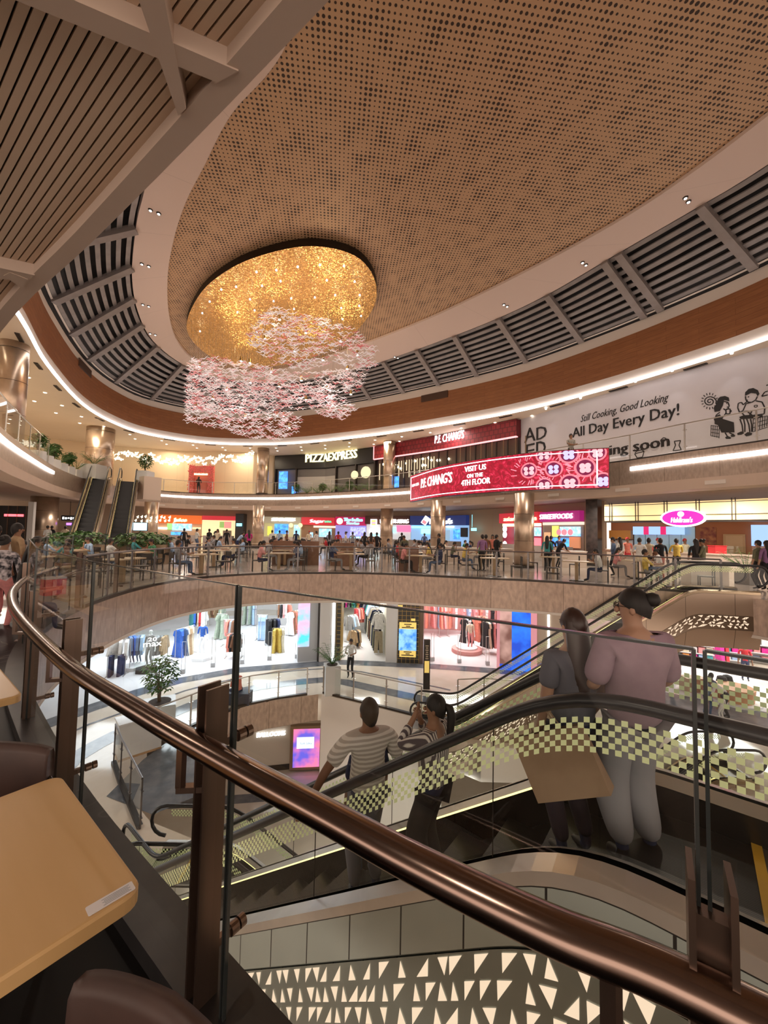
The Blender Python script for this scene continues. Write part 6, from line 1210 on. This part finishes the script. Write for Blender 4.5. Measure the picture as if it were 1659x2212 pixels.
# seated diners
random.seed(77); cols = ['white', 'grey', 'navy', 'red', 'lightblue', 'black', 'pink', 'olive', 'cream', 'denim', 'brown', 'teal', 'yellow', 'purple', 'green', 'tan', 'white', 'grey', 'black', 'lightblue']
for q, rz, r_, k, s in SEATS:
    pr = (.62, .85, .9, .9, .9)[r_]
    if random.random() > pr: continue
    c_ = random.choice(cols); hr = random.choice(['short', 'short', 'long', 'bun', 'tail', 'short'])
    b = Matrix.Rotation(rz, 3, 'Z') @ Vector((0, .02, 0)); person(random.choice(['sit', 'sit_b']), Vector((q.x, q.y, 0))+b, rz, c_, random.choice(['black', 'navy', 'denim', 'grey']), hr, random.randrange(3), 'person in %s seated at the %s end of the %s table, %s' % (c_.replace('lightblue', 'light blue'), 'left' if s < 0 else 'right', nth(k-1), ROWN[r_]), .98)
# standing people in the food court: picture column, distance, pose, facing, top, legs, hair, label
ST = [(398, 30, 'stand', 10, 'black', 'black', 'short', 'person in black standing below the yellow juice sign'), (425, 29, 'stand_b', -40, 'white', 'denim', 'short', 'person in white standing right of the juice menu screens'), (452, 30, 'walk', 60, 'black', 'navy', 'short', 'person in black walking before the pale yellow stall'),
 (470, 28, 'stand', 170, 'cream', 'black', 'long', 'long haired person in cream before the pale yellow stall'), (490, 31, 'stand', 0, 'black', 'black', 'short', 'person in black at the hatch of the pale yellow stall'), (512, 26, 'lean', -60, 'lightblue', 'navy', 'short', 'person in light blue leaning over a table by the square pillar'), (538, 27, 'stand_b', 30, 'magenta', 'black', 'long', 'person in magenta right of the dark square pillar'),
 (588, 32, 'stand', 0, 'white', 'black', 'short', 'person in white at the left of the beige stall'), (604, 33, 'stand', 20, 'lightblue', 'navy', 'short', 'person in light blue before the beige stall'), (620, 31, 'walk', -80, 'brown', 'black', 'short', 'person in brown walking before the beige stall'), (640, 32, 'stand', 0, 'navy', 'black', 'short', 'person in navy under the blue drink screen'),
 (668, 33, 'stand', 180, 'cream', 'black', 'cap', 'person in cream behind the counter of the red script stall'), (684, 30, 'stand_b', 60, 'white', 'grey', 'short', 'person in white before the red script stall'), (712, 29, 'stand', 0, 'grey', 'black', 'long', 'long haired person in grey under the red script sign'), (731, 30, 'stand', 0, 'red', 'black', 'short', 'person in red left of the violet menu screens'),
 (747, 31, 'walk', 90, 'white', 'grey', 'bun', 'person in white walking below the blue lettering'), (762, 29, 'stand', 0, 'grey', 'navy', 'short', 'person in grey below the violet menu screens'), (788, 27, 'stand', -20, 'black', 'black', 'long', 'long haired person in black left of the burger emblem'), (802, 25, 'stand', 0, 'brown', 'grey', 'long', 'tall person in brown under the round burger emblem'), (814, 26, 'stand', 30, 'black', 'black', 'short', 'person in black beside the metal column, burger stall side'),
 (868, 28, 'stand', 0, 'black', 'black', 'short', 'person in black below the burger lettering'), (880, 21.5, 'lean', 150, 'olive', 'black', 'short', 'person in olive leaning over a table before the navy stall'), (917, 33, 'stand', 0, 'navy', 'black', 'short', 'staff in navy inside the navy pizza stall'), (948, 22, 'walk', 70, 'black', 'black', 'short', 'person in black walking before the broad metal column'),
 (1042, 18.6, 'stand', 10, 'purple', 'black', 'short', 'man in a purple printed tee standing before the beige wall'), (1050, 20, 'stand', -20, 'brown', 'black', 'short', 'person half hidden behind the man in the purple tee'), (1064, 22, 'stand', 160, 'coral', 'black', 'long', 'woman in coral standing right of the purple tee man'), (1073, 20.5, 'stand', -70, 'black', 'black', 'short', 'person in black right of the coral woman'),
 (1182, 18.5, 'stand', -30, 'teal', 'black', 'long', 'long haired woman in teal at the street food counter'), (1190, 21, 'stand_b', -60, 'black', 'black', 'short', 'man in black behind the teal woman'), (1204, 20.8, 'lean', -80, 'black', 'black', 'short', 'person in black leaning on the street food counter'), (1208, 23, 'stand', 180, 'navy', 'black', 'short', 'staff behind the street food counter glass'),
 (1325, 17.2, 'stand_b', 60, 'denim', 'black', 'short', 'man in a blue checked shirt left of the sweet shop queue'), (1338, 18.2, 'stand', 20, 'white', 'grey', 'long', 'person in white behind the blue shirted man'), (1381, 16.2, 'stand_b', -35, 'white', 'cream', 'short', 'person in white jacket first in the sweet shop queue'), (1401, 16.8, 'stand', -30, 'cream', 'black', 'short', 'person in cream second in the sweet shop queue'),
 (1426, 16.2, 'stand', -20, 'black', 'coral', 'short', 'person in black top and coral trousers in the sweet shop queue'), (1461, 16.8, 'stand_b', -20, 'yellow', 'black', 'short', 'person in a bright yellow shirt at the sweet shop counter'), (1479, 19.2, 'stand', 180, 'cream', 'black', 'cap', 'staff in cream behind the sweet shop counter'), (1355, 19.8, 'stand', 170, 'coral', 'red', 'cap', 'staff in coral cap at the left of the sweet shop'),
 (1421, 20.0, 'stand', 180, 'lightblue', 'black', 'cap', 'staff in pale blue behind the sweet shop counter'), (1502, 15.2, 'stand', -10, 'black', 'black', 'long', 'person in black right of the yellow shirted one'), (1517, 15.2, 'stand_b', 50, 'olive', 'brown', 'bun', 'woman in olive at the right end of the queue'), (1636, 13.6, 'stand', 20, 'olive', 'black', 'short', 'person in olive right of the dark green palm'), (1655, 13.4, 'stand', 0, 'purple', 'black', 'long', 'person at the right edge in a purple top'),
 (103, 26, 'stand', 10, 'white', 'navy', 'bun', 'woman in white before the broad metal column at the left'), (112, 27, 'stand', 0, 'black', 'black', 'short', 'person in black beside the broad left column'), (141, 28, 'stand', 30, 'cream', 'black', 'short', 'person in cream left of the dark escalators')]
for px, Y, po, a, sh, tr, hr, lb in ST:
    me, hm, hd = PROTOP[po]
    if hr == 'cap' and 'cap' not in hm: o = hair_mesh(hd, 'cap').build('hair', cloth('red')); hm['cap'] = o.data; bpy.data.objects.remove(o)
    person(po, XD(px, Y, 0), look(a), sh, tr, hr, random.randrange(3), lb, .97)
# upper floor, lower floor, left near group
u, z = W4.at(452, 1060); person('stand_b', W4.pt(u, 5, 2.2), look(10), 'black', 'black', 'long', 1, 'person in dark clothes standing at the pink flower arch', .95)
person('cross', XD(1234, 19.2, 5), look(170), stripes('leopard_shirt', (.6, .57, .5), (.06, .05, .05), 9, 0), 'black', 'bun', 0, 'person in a patterned shirt at the upper railing above the red screen', 1.0)
person('stand_b', P(757, 1464, Z2), look(170), 'white', 'black', 'short', 1, 'guard in white shirt and black trousers on the lower floor', 1.02)
person('sit_b', P(516, 1519, Z2)+Vector((0, 0, -.02)), look(60), 'coral', 'navy', 'bun', 0, 'woman in a coral top seated behind the lower railing', 1.0)
mb = MB(); mb.box((0, 0, .22), (.9, .45, .44)); tag(mb.build('bench', mat('dark_bench', (.03, .04, .07), .6), loc=P(516, 1519, Z2)), 'dark bench under the seated woman behind the lower railing', 'bench')
person('stoop', P(1572, 1552, Z2), look(65), 'white', 'black', 'short', 1, 'man in white bending forward on the lower floor at the right', 1.0); person('lean', P(1528, 1545, Z2), look(-60), 'denim', 'denim', 'long', 0, 'woman in blue bending towards the man in white', .95)
person('stand', P(1560, 1558, Z2), look(0), 'white', 'white', 'short', 1, 'small child between the two bending adults', .55); person('stand', P(1610, 1470, Z2), look(150), 'red', 'navy', 'short', 1, 'person in red among the shelves of the right hand shop', 1.0); person('walk', P(1455, 1478, Z2), look(100), 'lightblue', 'navy', 'short', 0, 'person in light blue left in the right hand shop', 1.0)
PRINT = noisy('black_print_white', (.72, .66, .7), (.03, .03, .04), 16, .8, detail=1)
person('stand', XD(12, 6.8, 0)+Vector((0, 0, -.16)), look(15), PRINT, 'pink', 'bun', 0, 'woman in a white top with black print at the left edge', .97)
person('akimbo', XD(38, 7.9, 0), look(-25), 'tan', 'black', 'short', 0, 'man in a beige polo with hands on hips at the left', 1.0)
person('stand_b', XD(78, 7.6, 0)+Vector((0, 0, -.12)), look(-60), PRINT, 'pink', 'long', 2, 'woman in a patterned top right of the man with hands on hips', .93)
person('sit', XD(62, 6.3, 0), look(-50), 'white', 'navy', 'long', 2, 'girl in white seated near the curved handrail', .85); person('stand', XD(-8, 7.6, 0), look(20), 'white', 'black', 'short', 1, 'person in white cut by the left picture edge', .98)
q = P(138, 1262, .76); q = XD(120, 5.4, .75)
# white mannequins in the bright shop
MANQ = mat('mannequin_white', (.75, .76, .78), .35)
for x, y, sh, tr, s_, lb in ((436, 1421, 'blue', MANQ, 1.0, 'white mannequin in a blue jacket on the hexagonal plinth'), (285, 1441, 'white', 'navy', .72, 'small white mannequin in navy trousers on the glowing plinth'), (300, 1439, 'navy', 'denim', .72, 'second small mannequin in navy on the glowing plinth'), (322, 1447, 'grey', 'grey', 1.0, 'large mannequin in a grey print and denim behind the clear sign stand'), (1015, 1408, 'cream', 'pink', .95, 'mannequin in a cream dress on the round pink stand')):
    t = person('stand', P(x, y, Z2)+Vector((0, 0, .16)), look(185), sh, tr, None, 0, lb, s_, 'mannequin'); t.name = 'mannequin'; b = t.children[0]
    for i in (0, 3, 4, 5): b.material_slots[i].link = 'OBJECT'; b.material_slots[i].material = MANQ

# ------------------------------------------------------------------ the riders on the near escalator
rzC = math.atan2(ud.y, ud.x)-pi/2                                     # facing down the run
def rider(s, lat, dz, sc_, turn_body, kw, label, hair, skin, hair_kind, garments, loc_extra=Vector((0, 0, 0)), trous='navy'):
    side = Vector((-ud.y, ud.x, 0)); p = CB+ud*s+side*lat+loc_extra; p.z = profC(s)+dz; rz = rzC+turn_body; t = thing('person', label, 'person', p, rz); t.scale = (sc_,)*3
    kw = dict(kw)
    if 'world' in kw:
        h = dict(kw.get('hands', {})); inv = Matrix.Rotation(-rz, 3, 'Z')
        for k_, w in kw.pop('world').items(): h[k_] = inv @ (Vector(w)-p)/sc_
        kw['hands'] = h
    V, E_ = skel(**kw); Vc = dict(V); me, hd = body_mesh(dict(V), E_, 2)
    for q in (skin, skin, cloth(trous), SHOE, EYE, LIP): me.materials.append(q)
    b = bpy.data.objects.new('body', me); COL.objects.link(b); b.parent = t; hair_mesh(hd, hair_kind).build('hair', hair, t, smooth=True)
    for nm, fn, mt in garments:
        VV, EE, rt_ = fn(Vc); g = grow(VV, EE, rt_, 2); g.materials.append(mt)
        for pl in g.polygons: pl.use_smooth = True
        o = bpy.data.objects.new(nm, g); COL.objects.link(o); o.parent = t
    return t, Vc
def shirt(sleeve=.55, loose=1.12, hem=-.08, cuff=1.5, long=False):
    def f(V):
        pz = Vector(V['pelvis'][0]); o = {'pelvis': (pz+Vector((0, 0, hem+.06)), (.168*loose, .125*loose)), 'belly': (V['belly'][0], (.158*loose, .122*loose)), 'chest': (V['chest'][0], (.168*loose, .125*loose)), 'collar': (Vector(V['collar'][0])+Vector((0, 0, -.01)), (.125*loose, .088*loose)), 'neck': (Vector(V['collar'][0]).lerp(Vector(V['neck'][0]), .55), .062)}; E_ = [('pelvis', 'belly'), ('belly', 'chest'), ('chest', 'collar'), ('collar', 'neck')]
        for k in 'lr':
            sh, el, wr = (Vector(V[n+k][0]) for n in ('sh', 'el', 'wr')); o['sh'+k] = (sh, .070*loose); E_.append(('collar', 'sh'+k))
            if long: o['el'+k] = (el, .058*loose); o['wr'+k] = (el.lerp(wr, .8), .042*loose); E_ += [('sh'+k, 'el'+k), ('el'+k, 'wr'+k)]
            else: o['el'+k] = (sh.lerp(el, sleeve+.25), .066*loose*1.05); E_ += [('sh'+k, 'el'+k)]
        return o, E_, 'pelvis'
    return f
def slacks(wide=1.0, top=0):
    def f(V):
        o = {'pelvis': (Vector(V['pelvis'][0])+Vector((0, 0, .05+top)), (.150, .115))}; E_ = []
        for k in 'lr':
            h, kn, an = (Vector(V[n+k][0]) for n in ('hip', 'kn', 'an')); o['hip'+k] = (h, .100); o['kn'+k] = (kn, .074*wide); o['an'+k] = (an+Vector((0, 0, .05)), .052*(.5+.5*wide)); E_ += [('pelvis', 'hip'+k), ('hip'+k, 'kn'+k), ('kn'+k, 'an'+k)]
        return o, E_, 'pelvis'
    return f
side = Vector((-ud.y, ud.x, 0)); hr_ = CB+ud*2.78+side*.5; hr_.z = profC(2.78)+.985
rider(2.5, .0, -.16, .96, -.5, dict(world={'l': hr_-ud*.08}, hands={'r': Vector((.22, .16, 1.0)), 'pl': (-1, -.2, .2)}, width=1.12), 'man in a horizontally striped white tee riding down, hand on the black handrail', HAIRM, SKINS[1], 'short',
      [('tee_shirt', shirt(.55, 1.14), stripes('grey_white_stripes', (.74, .72, .69), (.46, .43, .40), 8.0)), ('trousers', slacks(1.15), mat('grey_trousers', (.16, .16, .2), .85))])
rider(2.75, -.30, -.16, .82, -.4, dict(), 'dark haired child beyond the man in the striped tee on the escalator', HAIRM, SKINS[1], 'short', [('tee_shirt', shirt(), cloth('navy')), ('trousers', slacks(), cloth('denim'))])
rider(1.84, .0, -.20, .83, .1, dict(hands={'l': Vector((-.05, .19, 1.50)), 'r': Vector((.10, .20, 1.44)), 'pl': (-.6, .3, -1), 'pr': (.8, .1, -1)}, turn=.25, fem=True, nod=-.05), 'girl with a ponytail in a striped blouse, hands raised to her face, on the escalator', HAIRM, SKINS[0], 'tail',
      [('blouse', shirt(.5, 1.1, long=True), stripes('black_white_stripes', (.66, .63, .60), (.10, .08, .09), 9, 0)), ('trousers', slacks(1.5), cloth('black'))])
w1, V1 = rider(.84, .02, -.14, .86, -.65, dict(fem=True, hands={'l': Vector((-.20, .10, .88)), 'r': Vector((.2, .1, .9))}), 'woman with long brown hair in a grey tee holding a large tan bag', mat('brown_hair', (.035, .016, .012), .4), SKINS[2], 'long',
      [('tee_shirt', shirt(.5, 1.08), mat('slate_tee', (.12, .12, .15), .85)), ('trousers', slacks(1.1), mat('plum_black_trousers', (.03, .02, .035), .85))])
w2, V2 = rider(.52, -.02, -.13, .89, -.75, dict(fem=True, width=1.16, turn=.75, hands={'l': Vector((-.14, .26, 1.05)), 'r': Vector((.16, .24, 1.06))}), 'woman with a dark hair bun in a mauve blouse and wide grey trousers', HAIRM, SKINS[2], 'bun',
      [('blouse', shirt(.75, 1.22, -.14), noisy('mauve_linen', (.36, .25, .31), (.31, .21, .27), 8, .9)), ('trousers', slacks(1.75), mat('grey_linen', (.27, .26, .29), .9))])
nk, turn, nod = V2['_hd']; mb = MB(); ct, st = cos(turn), sin(turn)
G = lambda x, y, z: nk+Vector((x*ct-y*st, x*st+y*ct, z))
for sd in (-1, 1): mb.tube([G(sd*.032+.022*cos(a), .108, .135+.018*sin(a)) for a in [2*pi*k/12 for k in range(12)]], .002, 5, True); mb.tube([G(sd*.054, .105, .14), G(sd*.08, .08, .14), G(sd*.084, .0, .135)], .002, 5)
mb.build('glasses', DARKM, w2)
# tan carrier bag hanging from the first woman's hand
q = w1.location+Matrix.Rotation(w1.rotation_euler.z, 3, 'Z') @ (Vector(V1['wrr'][0])*.87); side2 = side
c = CB+ud*.86+side*.24; c.z = profC(.8)+.50; t = thing('carrier_bag', 'large tan paper carrier bag hanging beside the long haired woman', 'bag', c, math.atan2(ud.y, ud.x)); Mx = Matrix.Rotation(R(28), 3, 'Y'); bm_ = MB()
w_, h_, d_ = .21, .17, .055; vs = [(-w_, -d_*.9, -h_), (w_, -d_*.9, -h_), (w_, d_*.9, -h_), (-w_, d_*.9, -h_), (-w_*1.03, -d_*.4, h_), (w_*1.03, -d_*.4, h_), (w_*1.03, d_*.4, h_), (-w_*1.03, d_*.4, h_), (-w_*1.05, 0, -h_*.1), (w_*1.05, 0, -h_*.1)]
bm_.add([Mx @ Vector(v) for v in vs], [(3, 2, 1, 0), (0, 1, 5, 4), (2, 3, 7, 6), (1, 9, 5), (1, 2, 9), (2, 6, 9), (5, 9, 6), (0, 4, 8), (0, 8, 3), (3, 8, 7), (4, 7, 8)]); bm_.build('bag_body', noisy('kraft_paper', (.30, .19, .12), (.35, .23, .15), 7, .75, bump=.3), t)
for s in (-1, 1): mb = MB(); mb.tube([Mx @ Vector((-.09, s*.02, h_)), Mx @ Vector((-.06, s*.015, h_+.13)), Mx @ Vector((.06, s*.015, h_+.13)), Mx @ Vector((.09, s*.02, h_))], .005, 6); mb.build('handle', mat('kraft_cord', (.3, .2, .13), .8), t)
# things on the near left tables
for (x, Y, w) in ((108, 5.0, 'red takeaway box with white print by the near glass'),):
    t = thing('takeaway_box', w, 'box', (-5.35, 4.75, .75), .6); mb = MB(); mb.box((0, 0, .11), (.24, .16, .22)); mb.build('box', mat('bright_red', (.7, .03, .04), .4), t); mb = MB(); mb.box((0, 0, .235), (.24, .16, .03)); mb.build('lid', cloth('white'), t)
# ------------------------------------------------------------------ gold disc and hanging chandelier
DP = [(-12.3, 23.6), (-9.9, 19.9), (-7.3, 17.6), (-4.8, 16.4), (-2.9, 16.1), (-1.3, 16.8), (-.6, 18.7), (-1.0, 21.2), (-2.9, 24.6), (-6.4, 27.6), (-10.2, 28.7), (-12.3, 27.2)]
dp = spline(DP, 6, True); t = thing('ceiling_disc', 'large oval hammered gold ceiling disc with small star lights', 'ceiling disc', (-6, 22, 13.6))
mb = MB(); mb.add([(p.x, p.y, 13.75) for p in dp], [tuple(range(len(dp)))]); o = mb.build('gold_face', GOLD, t, t.location)
mb = MB(); mb.strip([(p.x, p.y, 13.75) for p in dp], [(p.x, p.y, 14.1) for p in dp], True); mb.build('rim', mat('dark_bronze_rim', (.03, .02, .012), .5, .6), t, t.location)
SP = [(643, 577), (691, 573), (743, 575), (597, 584), (554, 588), (606, 608), (510, 620), (566, 618), (706, 606), (766, 609), (478, 626), (540, 647), (629, 645), (591, 651), (680, 643), (724, 638), (777, 638), (737, 666), (776, 661), (635, 668), (550, 671), (513, 675), (453, 652), (437, 677), (432, 716), (555, 717), (780, 683), (740, 690)]
for x, y in SP: p = P(x, y, 13.5); mb = MB(); mb.lathe((p.x, p.y, 13.5), [(.02, -.03), (.045, 0), (.03, .05)], 8); mb.build('star_light', glow('star_glow', (.8, .88, 1), 9), t, t.location)
for x, y in ((-9, 22.5), (-6, 20), (-3, 18.5), (-5, 24.5), (-9.5, 26), (-2.5, 22)): lamp('POINT', (x, y, 12.3), 50, (1, .74, .42), .25)
ch = thing('chandelier', 'cloud of white and pink glass birds with brass lamps hanging below the gold disc', 'chandelier', (-6, 21.5, 13.5))
def poly_in(pt, poly):
    x, y = pt; c = False; n = len(poly)
    for i in range(n):
        (x0, y0), (x1, y1) = poly[i], poly[i-1]
        if (y0 > y) != (y1 > y) and x < (x1-x0)*(y-y0)/(y1-y0)+x0: c = not c
    return c
REG = [([(555, 690), (590, 662), (640, 675), (700, 690), (760, 710), (812, 748), (812, 790), (770, 800), (720, 785), (660, 800), (590, 790), (540, 745), (530, 715)], 620, (18.5, 21.5)), ([(412, 775), (470, 772), (560, 790), (650, 805), (740, 800), (800, 790), (775, 845), (690, 865), (560, 880), (405, 870), (400, 830)], 900, (20, 24)),
       ([(400, 865), (520, 880), (640, 890), (656, 905), (640, 935), (600, 952), (545, 948), (470, 925), (402, 915)], 520, (21.5, 24.5)), ([(680, 850), (745, 860), (770, 885), (740, 908), (690, 898), (670, 880)], 130, (20, 22.5)), ([(415, 790), (560, 800), (680, 830), (680, 885), (400, 890)], 420, (20.5, 24.5))]
rnd = random.Random(8); pts = []
for poly, n, (ya, yb) in REG:
    xs = [a for a, b in poly]; ys = [b for a, b in poly]; k = 0
    while k < n:
        x, y = rnd.uniform(min(xs), max(xs)), rnd.uniform(min(ys), max(ys))
        if poly_in((x, y), poly): pts.append(PD(x, y, rnd.uniform(ya, yb))); k += 1
def bird(mb, p, a, tilt, s):
    ex = Vector((cos(a), sin(a), 0)); ey = Vector((-sin(a), cos(a), 0)); ez = Vector((0, 0, 1)); up1 = tilt
    path = [p-ex*.21*s+ez*(.05+up1)*s, p-ex*.12*s+ez*.075*s, p, p+ex*.12*s+ez*.075*s-ez*up1*s*.4, p+ex*.21*s+ez*.02*s]; mb.tube(path, [.006, .017, .022, .017, .006], 5); mb.tube([p, p+ey*.09*s-ez*.05*s], [.02, .006], 5)
BIRDM = [mat('opal_glass', (.80, .76, .78), .2, 0, .22, (1, .9, .92)), mat('rose_glass', (.62, .16, .18), .2, 0, .15, (1, .25, .25)), mat('pink_glass', (.78, .48, .50), .2, 0, .2, (1, .6, .62))]
pts.sort(key=lambda p: p.y); bulk = [MB(), MB(), MB()]
for i, p in enumerate(pts):
    c_ = 0 if rnd.random() < .62 else (1 if rnd.random() < .38 else 2); a = rnd.uniform(-.5, .5)+(pi if rnd.random() < .5 else 0); ti = rnd.uniform(-.05, .08); s = rnd.uniform(.75, 1.15)
    if i < 97: mb = MB(); bird(mb, p, a, ti, s); mb.build('glass_bird', BIRDM[c_], ch, ch.location)
    else: bird(bulk[c_], p, a, ti, s)
MBall = MB()
for c_ in range(3): MBall.cur = c_; n0 = len(MBall.v); MBall.v += bulk[c_].v; MBall.f += [[a+n0 for a in f] for f in bulk[c_].f]; MBall.mi += [c_]*len(bulk[c_].f); MBall.uv += bulk[c_].uv
o = MBall.build('glass_bird', BIRDM, ch, ch.location, smooth=True); o['kind'] = 'stuff'
LP = [(604, 686), (573, 728), (661, 715), (637, 755), (736, 733), (772, 763), (521, 776), (698, 774), (431, 788), (750, 793), (651, 818), (541, 823), (603, 831), (490, 838), (708, 838), (758, 848), (460, 858), (661, 860), (423, 874), (718, 872), (476, 888), (530, 898), (598, 894), (494, 912), (625, 920), (612, 895), (540, 780), (586, 800)]
wires = MB()
for i, (x, y) in enumerate(LP):
    p = PD(x, y, 20+(y-680)/60+rnd.uniform(-.4, .6)); mb = MB(); mb.lathe(p, [(.03, .16), (.075, .13), (.085, -.08), (.07, -.1)], 10); l_ = mb.build('lamp', mat('brass', (.5, .36, .16), .25, .9), ch, ch.location); mb = MB(); mb.lathe(p, [(.068, -.13), (.066, -.10)], 10); mb.build('bulb', glow('bulb_white', (1, .93, .85), 8), l_, ch.location)
    wires.tube([p+Vector((0, 0, .15)), (p.x, p.y, 13.5)], .004, 3)
for p in pts[::14]: wires.tube([p, (p.x, p.y, 13.5)], .0022, 3)
o = wires.build('wire', mat('wire_grey', (.3, .28, .25), .4, .7), ch, ch.location); o['kind'] = 'stuff'
for x, y in ((-8.5, 22.5), (-5, 22), (-3, 20.5), (-7, 24), (-2.2, 22)): lamp('POINT', (x, y, 8.9), 40, (1, .88, .8), .2)
# twin spots in the ring, camera domes and grilles
TW = [(334, 458), (314, 573), (315, 660), (330, 722), (1262, 570), (1484, 432), (1092, 660), (856, 772)]
for i, (x, y) in enumerate(TW):
    p = P(x, y, 13.98); t = thing('twin_spotlight', 'pair of small recessed spotlights in the pale ceiling ring, %s' % ['left side, topmost', 'left side, second from the top', 'left side, third from the top', 'left side, lowest', 'right side, by the fourth beam', 'right side, nearest the picture edge', 'right side, above the middle beams', 'just right of the chandelier'][i], 'spotlight', p, .6)
    for s in (-1, 1): mb = MB(); mb.lathe((s*.14, 0, 0), [(.075, -.02), (.09, .02)], 12); r_ = mb.build('spot_ring', DARKM, t); mb = MB(); mb.lathe((s*.14, 0, 0), [(.05, -.03), (.05, -.02)], 10); mb.build('spot_face', glow('lamp_face', (1, .92, .82), 9), r_)
for x, y, w in ((952, 857, 'dark rectangular air grille in the wood band right of the chandelier'), (178, 795, 'dark rectangular air grille in the wood band at the left')):
    best = min(TOP, key=lambda p: abs((p.x/p.y)-(ray(x, y).x/ray(x, y).y)) if p.y > 15 else 99); z = CZ+ray(x, y).z*best.y/ray(x, y).y; j = near_idx(TOP, best); a, b = TOP[j-1], TOP[(j+1) % len(TOP)]; rz = math.atan2(b.y-a.y, b.x-a.x)
    mb = MB(); mb.box((0, 0, 0), (2.2, .06, .5)); [mb.box((0, -.035, -.2+.05*k), (2.1, .02, .02)) for k in range(9)]; o = mb.build('air_grille', mat('brown_grille', (.08, .04, .025), .6), loc=(best.x+sin(rz)*.06, best.y-cos(rz)*.06, z)); o.rotation_euler = (0, 0, rz); tag(o, w, 'air grille')
# far left shop front under the balcony
for x0, x1, lb, m_, z1 in ((-60, 58, 'dark glazed shop front at the far left under the balcony', DKWALL, 3.0), (60, 72, 'pale stone post beside the dark glazed shop front', mat('pale_stone', (.62, .6, .58), .4), 3.3)):
    a, b = XD(x0, 27, 0), XD(x1, 27, 0); t = thing('glazed_storefront' if x0 < 0 else 'stone_post', lb, 'storefront' if x0 < 0 else 'post', a); mb = MB(); mb.box(((b-a).length/2, 0, z1/2), ((b-a).length, .2, z1)); mb.build('front', m_, t)
    if x0 < 0:
        for k in range(7): mb = MB(); mb.box(((b-a).length*k/6, -.12, z1/2), (.07, .06, z1)); mb.build('mullion', BRONZE, t)
        mb = MB(); mb.box(((b-a).length*.72, -.13, 2.35), (.9, .04, .16)); mb.box(((b-a).length*.88, -.13, 2.35), (.5, .04, .16)); mb.build('red_glow', G_R, t)
a = XD(136, 33, 2.35); mb = MB(); [mb.box((.0+.22*k, -.055, -.02*(k % 2)), (.13, .02, .2-.05*(k % 3))) for k in range(5)]; t = thing('hanging_sign', 'small black hanging sign with white letters left of the dark escalators', 'sign', a); mb.build('lettering', G_W, t); mb = MB(); mb.box((.5, 0, 0), (1.4, .08, .45)); mb.build('board', DKWALL, t); mb = MB(); mb.box((.5, 0, .8), (.03, .03, 1.2)); mb.build('hanger', DARKM, t)
a = XD(148, 31, 1.85); mb = MB(); mb.box((0, 0, 0), (.4, .05, .18)); tag(mb.build('neon_sign', glow('violet_neon', (.4, .15, 1), 2.5), loc=a), 'small violet lit sign beside the dark escalators', 'sign')
a = XD(303, 26, 1.75); t = thing('display_screen', 'pale blue television screen right of the dark escalators', 'screen', a); mb = MB(); mb.box((0, 0, 0), (.95, .08, .55)); mb.build('casing', DKWALL, t); mb = MB(); mb.box((0, -.045, 0), (.9, .01, .5)); mb.build('screen_panel', glow('pale_cyan', (.55, .85, 1), 1.6), t); mb = MB(); mb.box((0, .0, -.95), (.06, .06, 1.5)); mb.build('stand', DARKM, t)
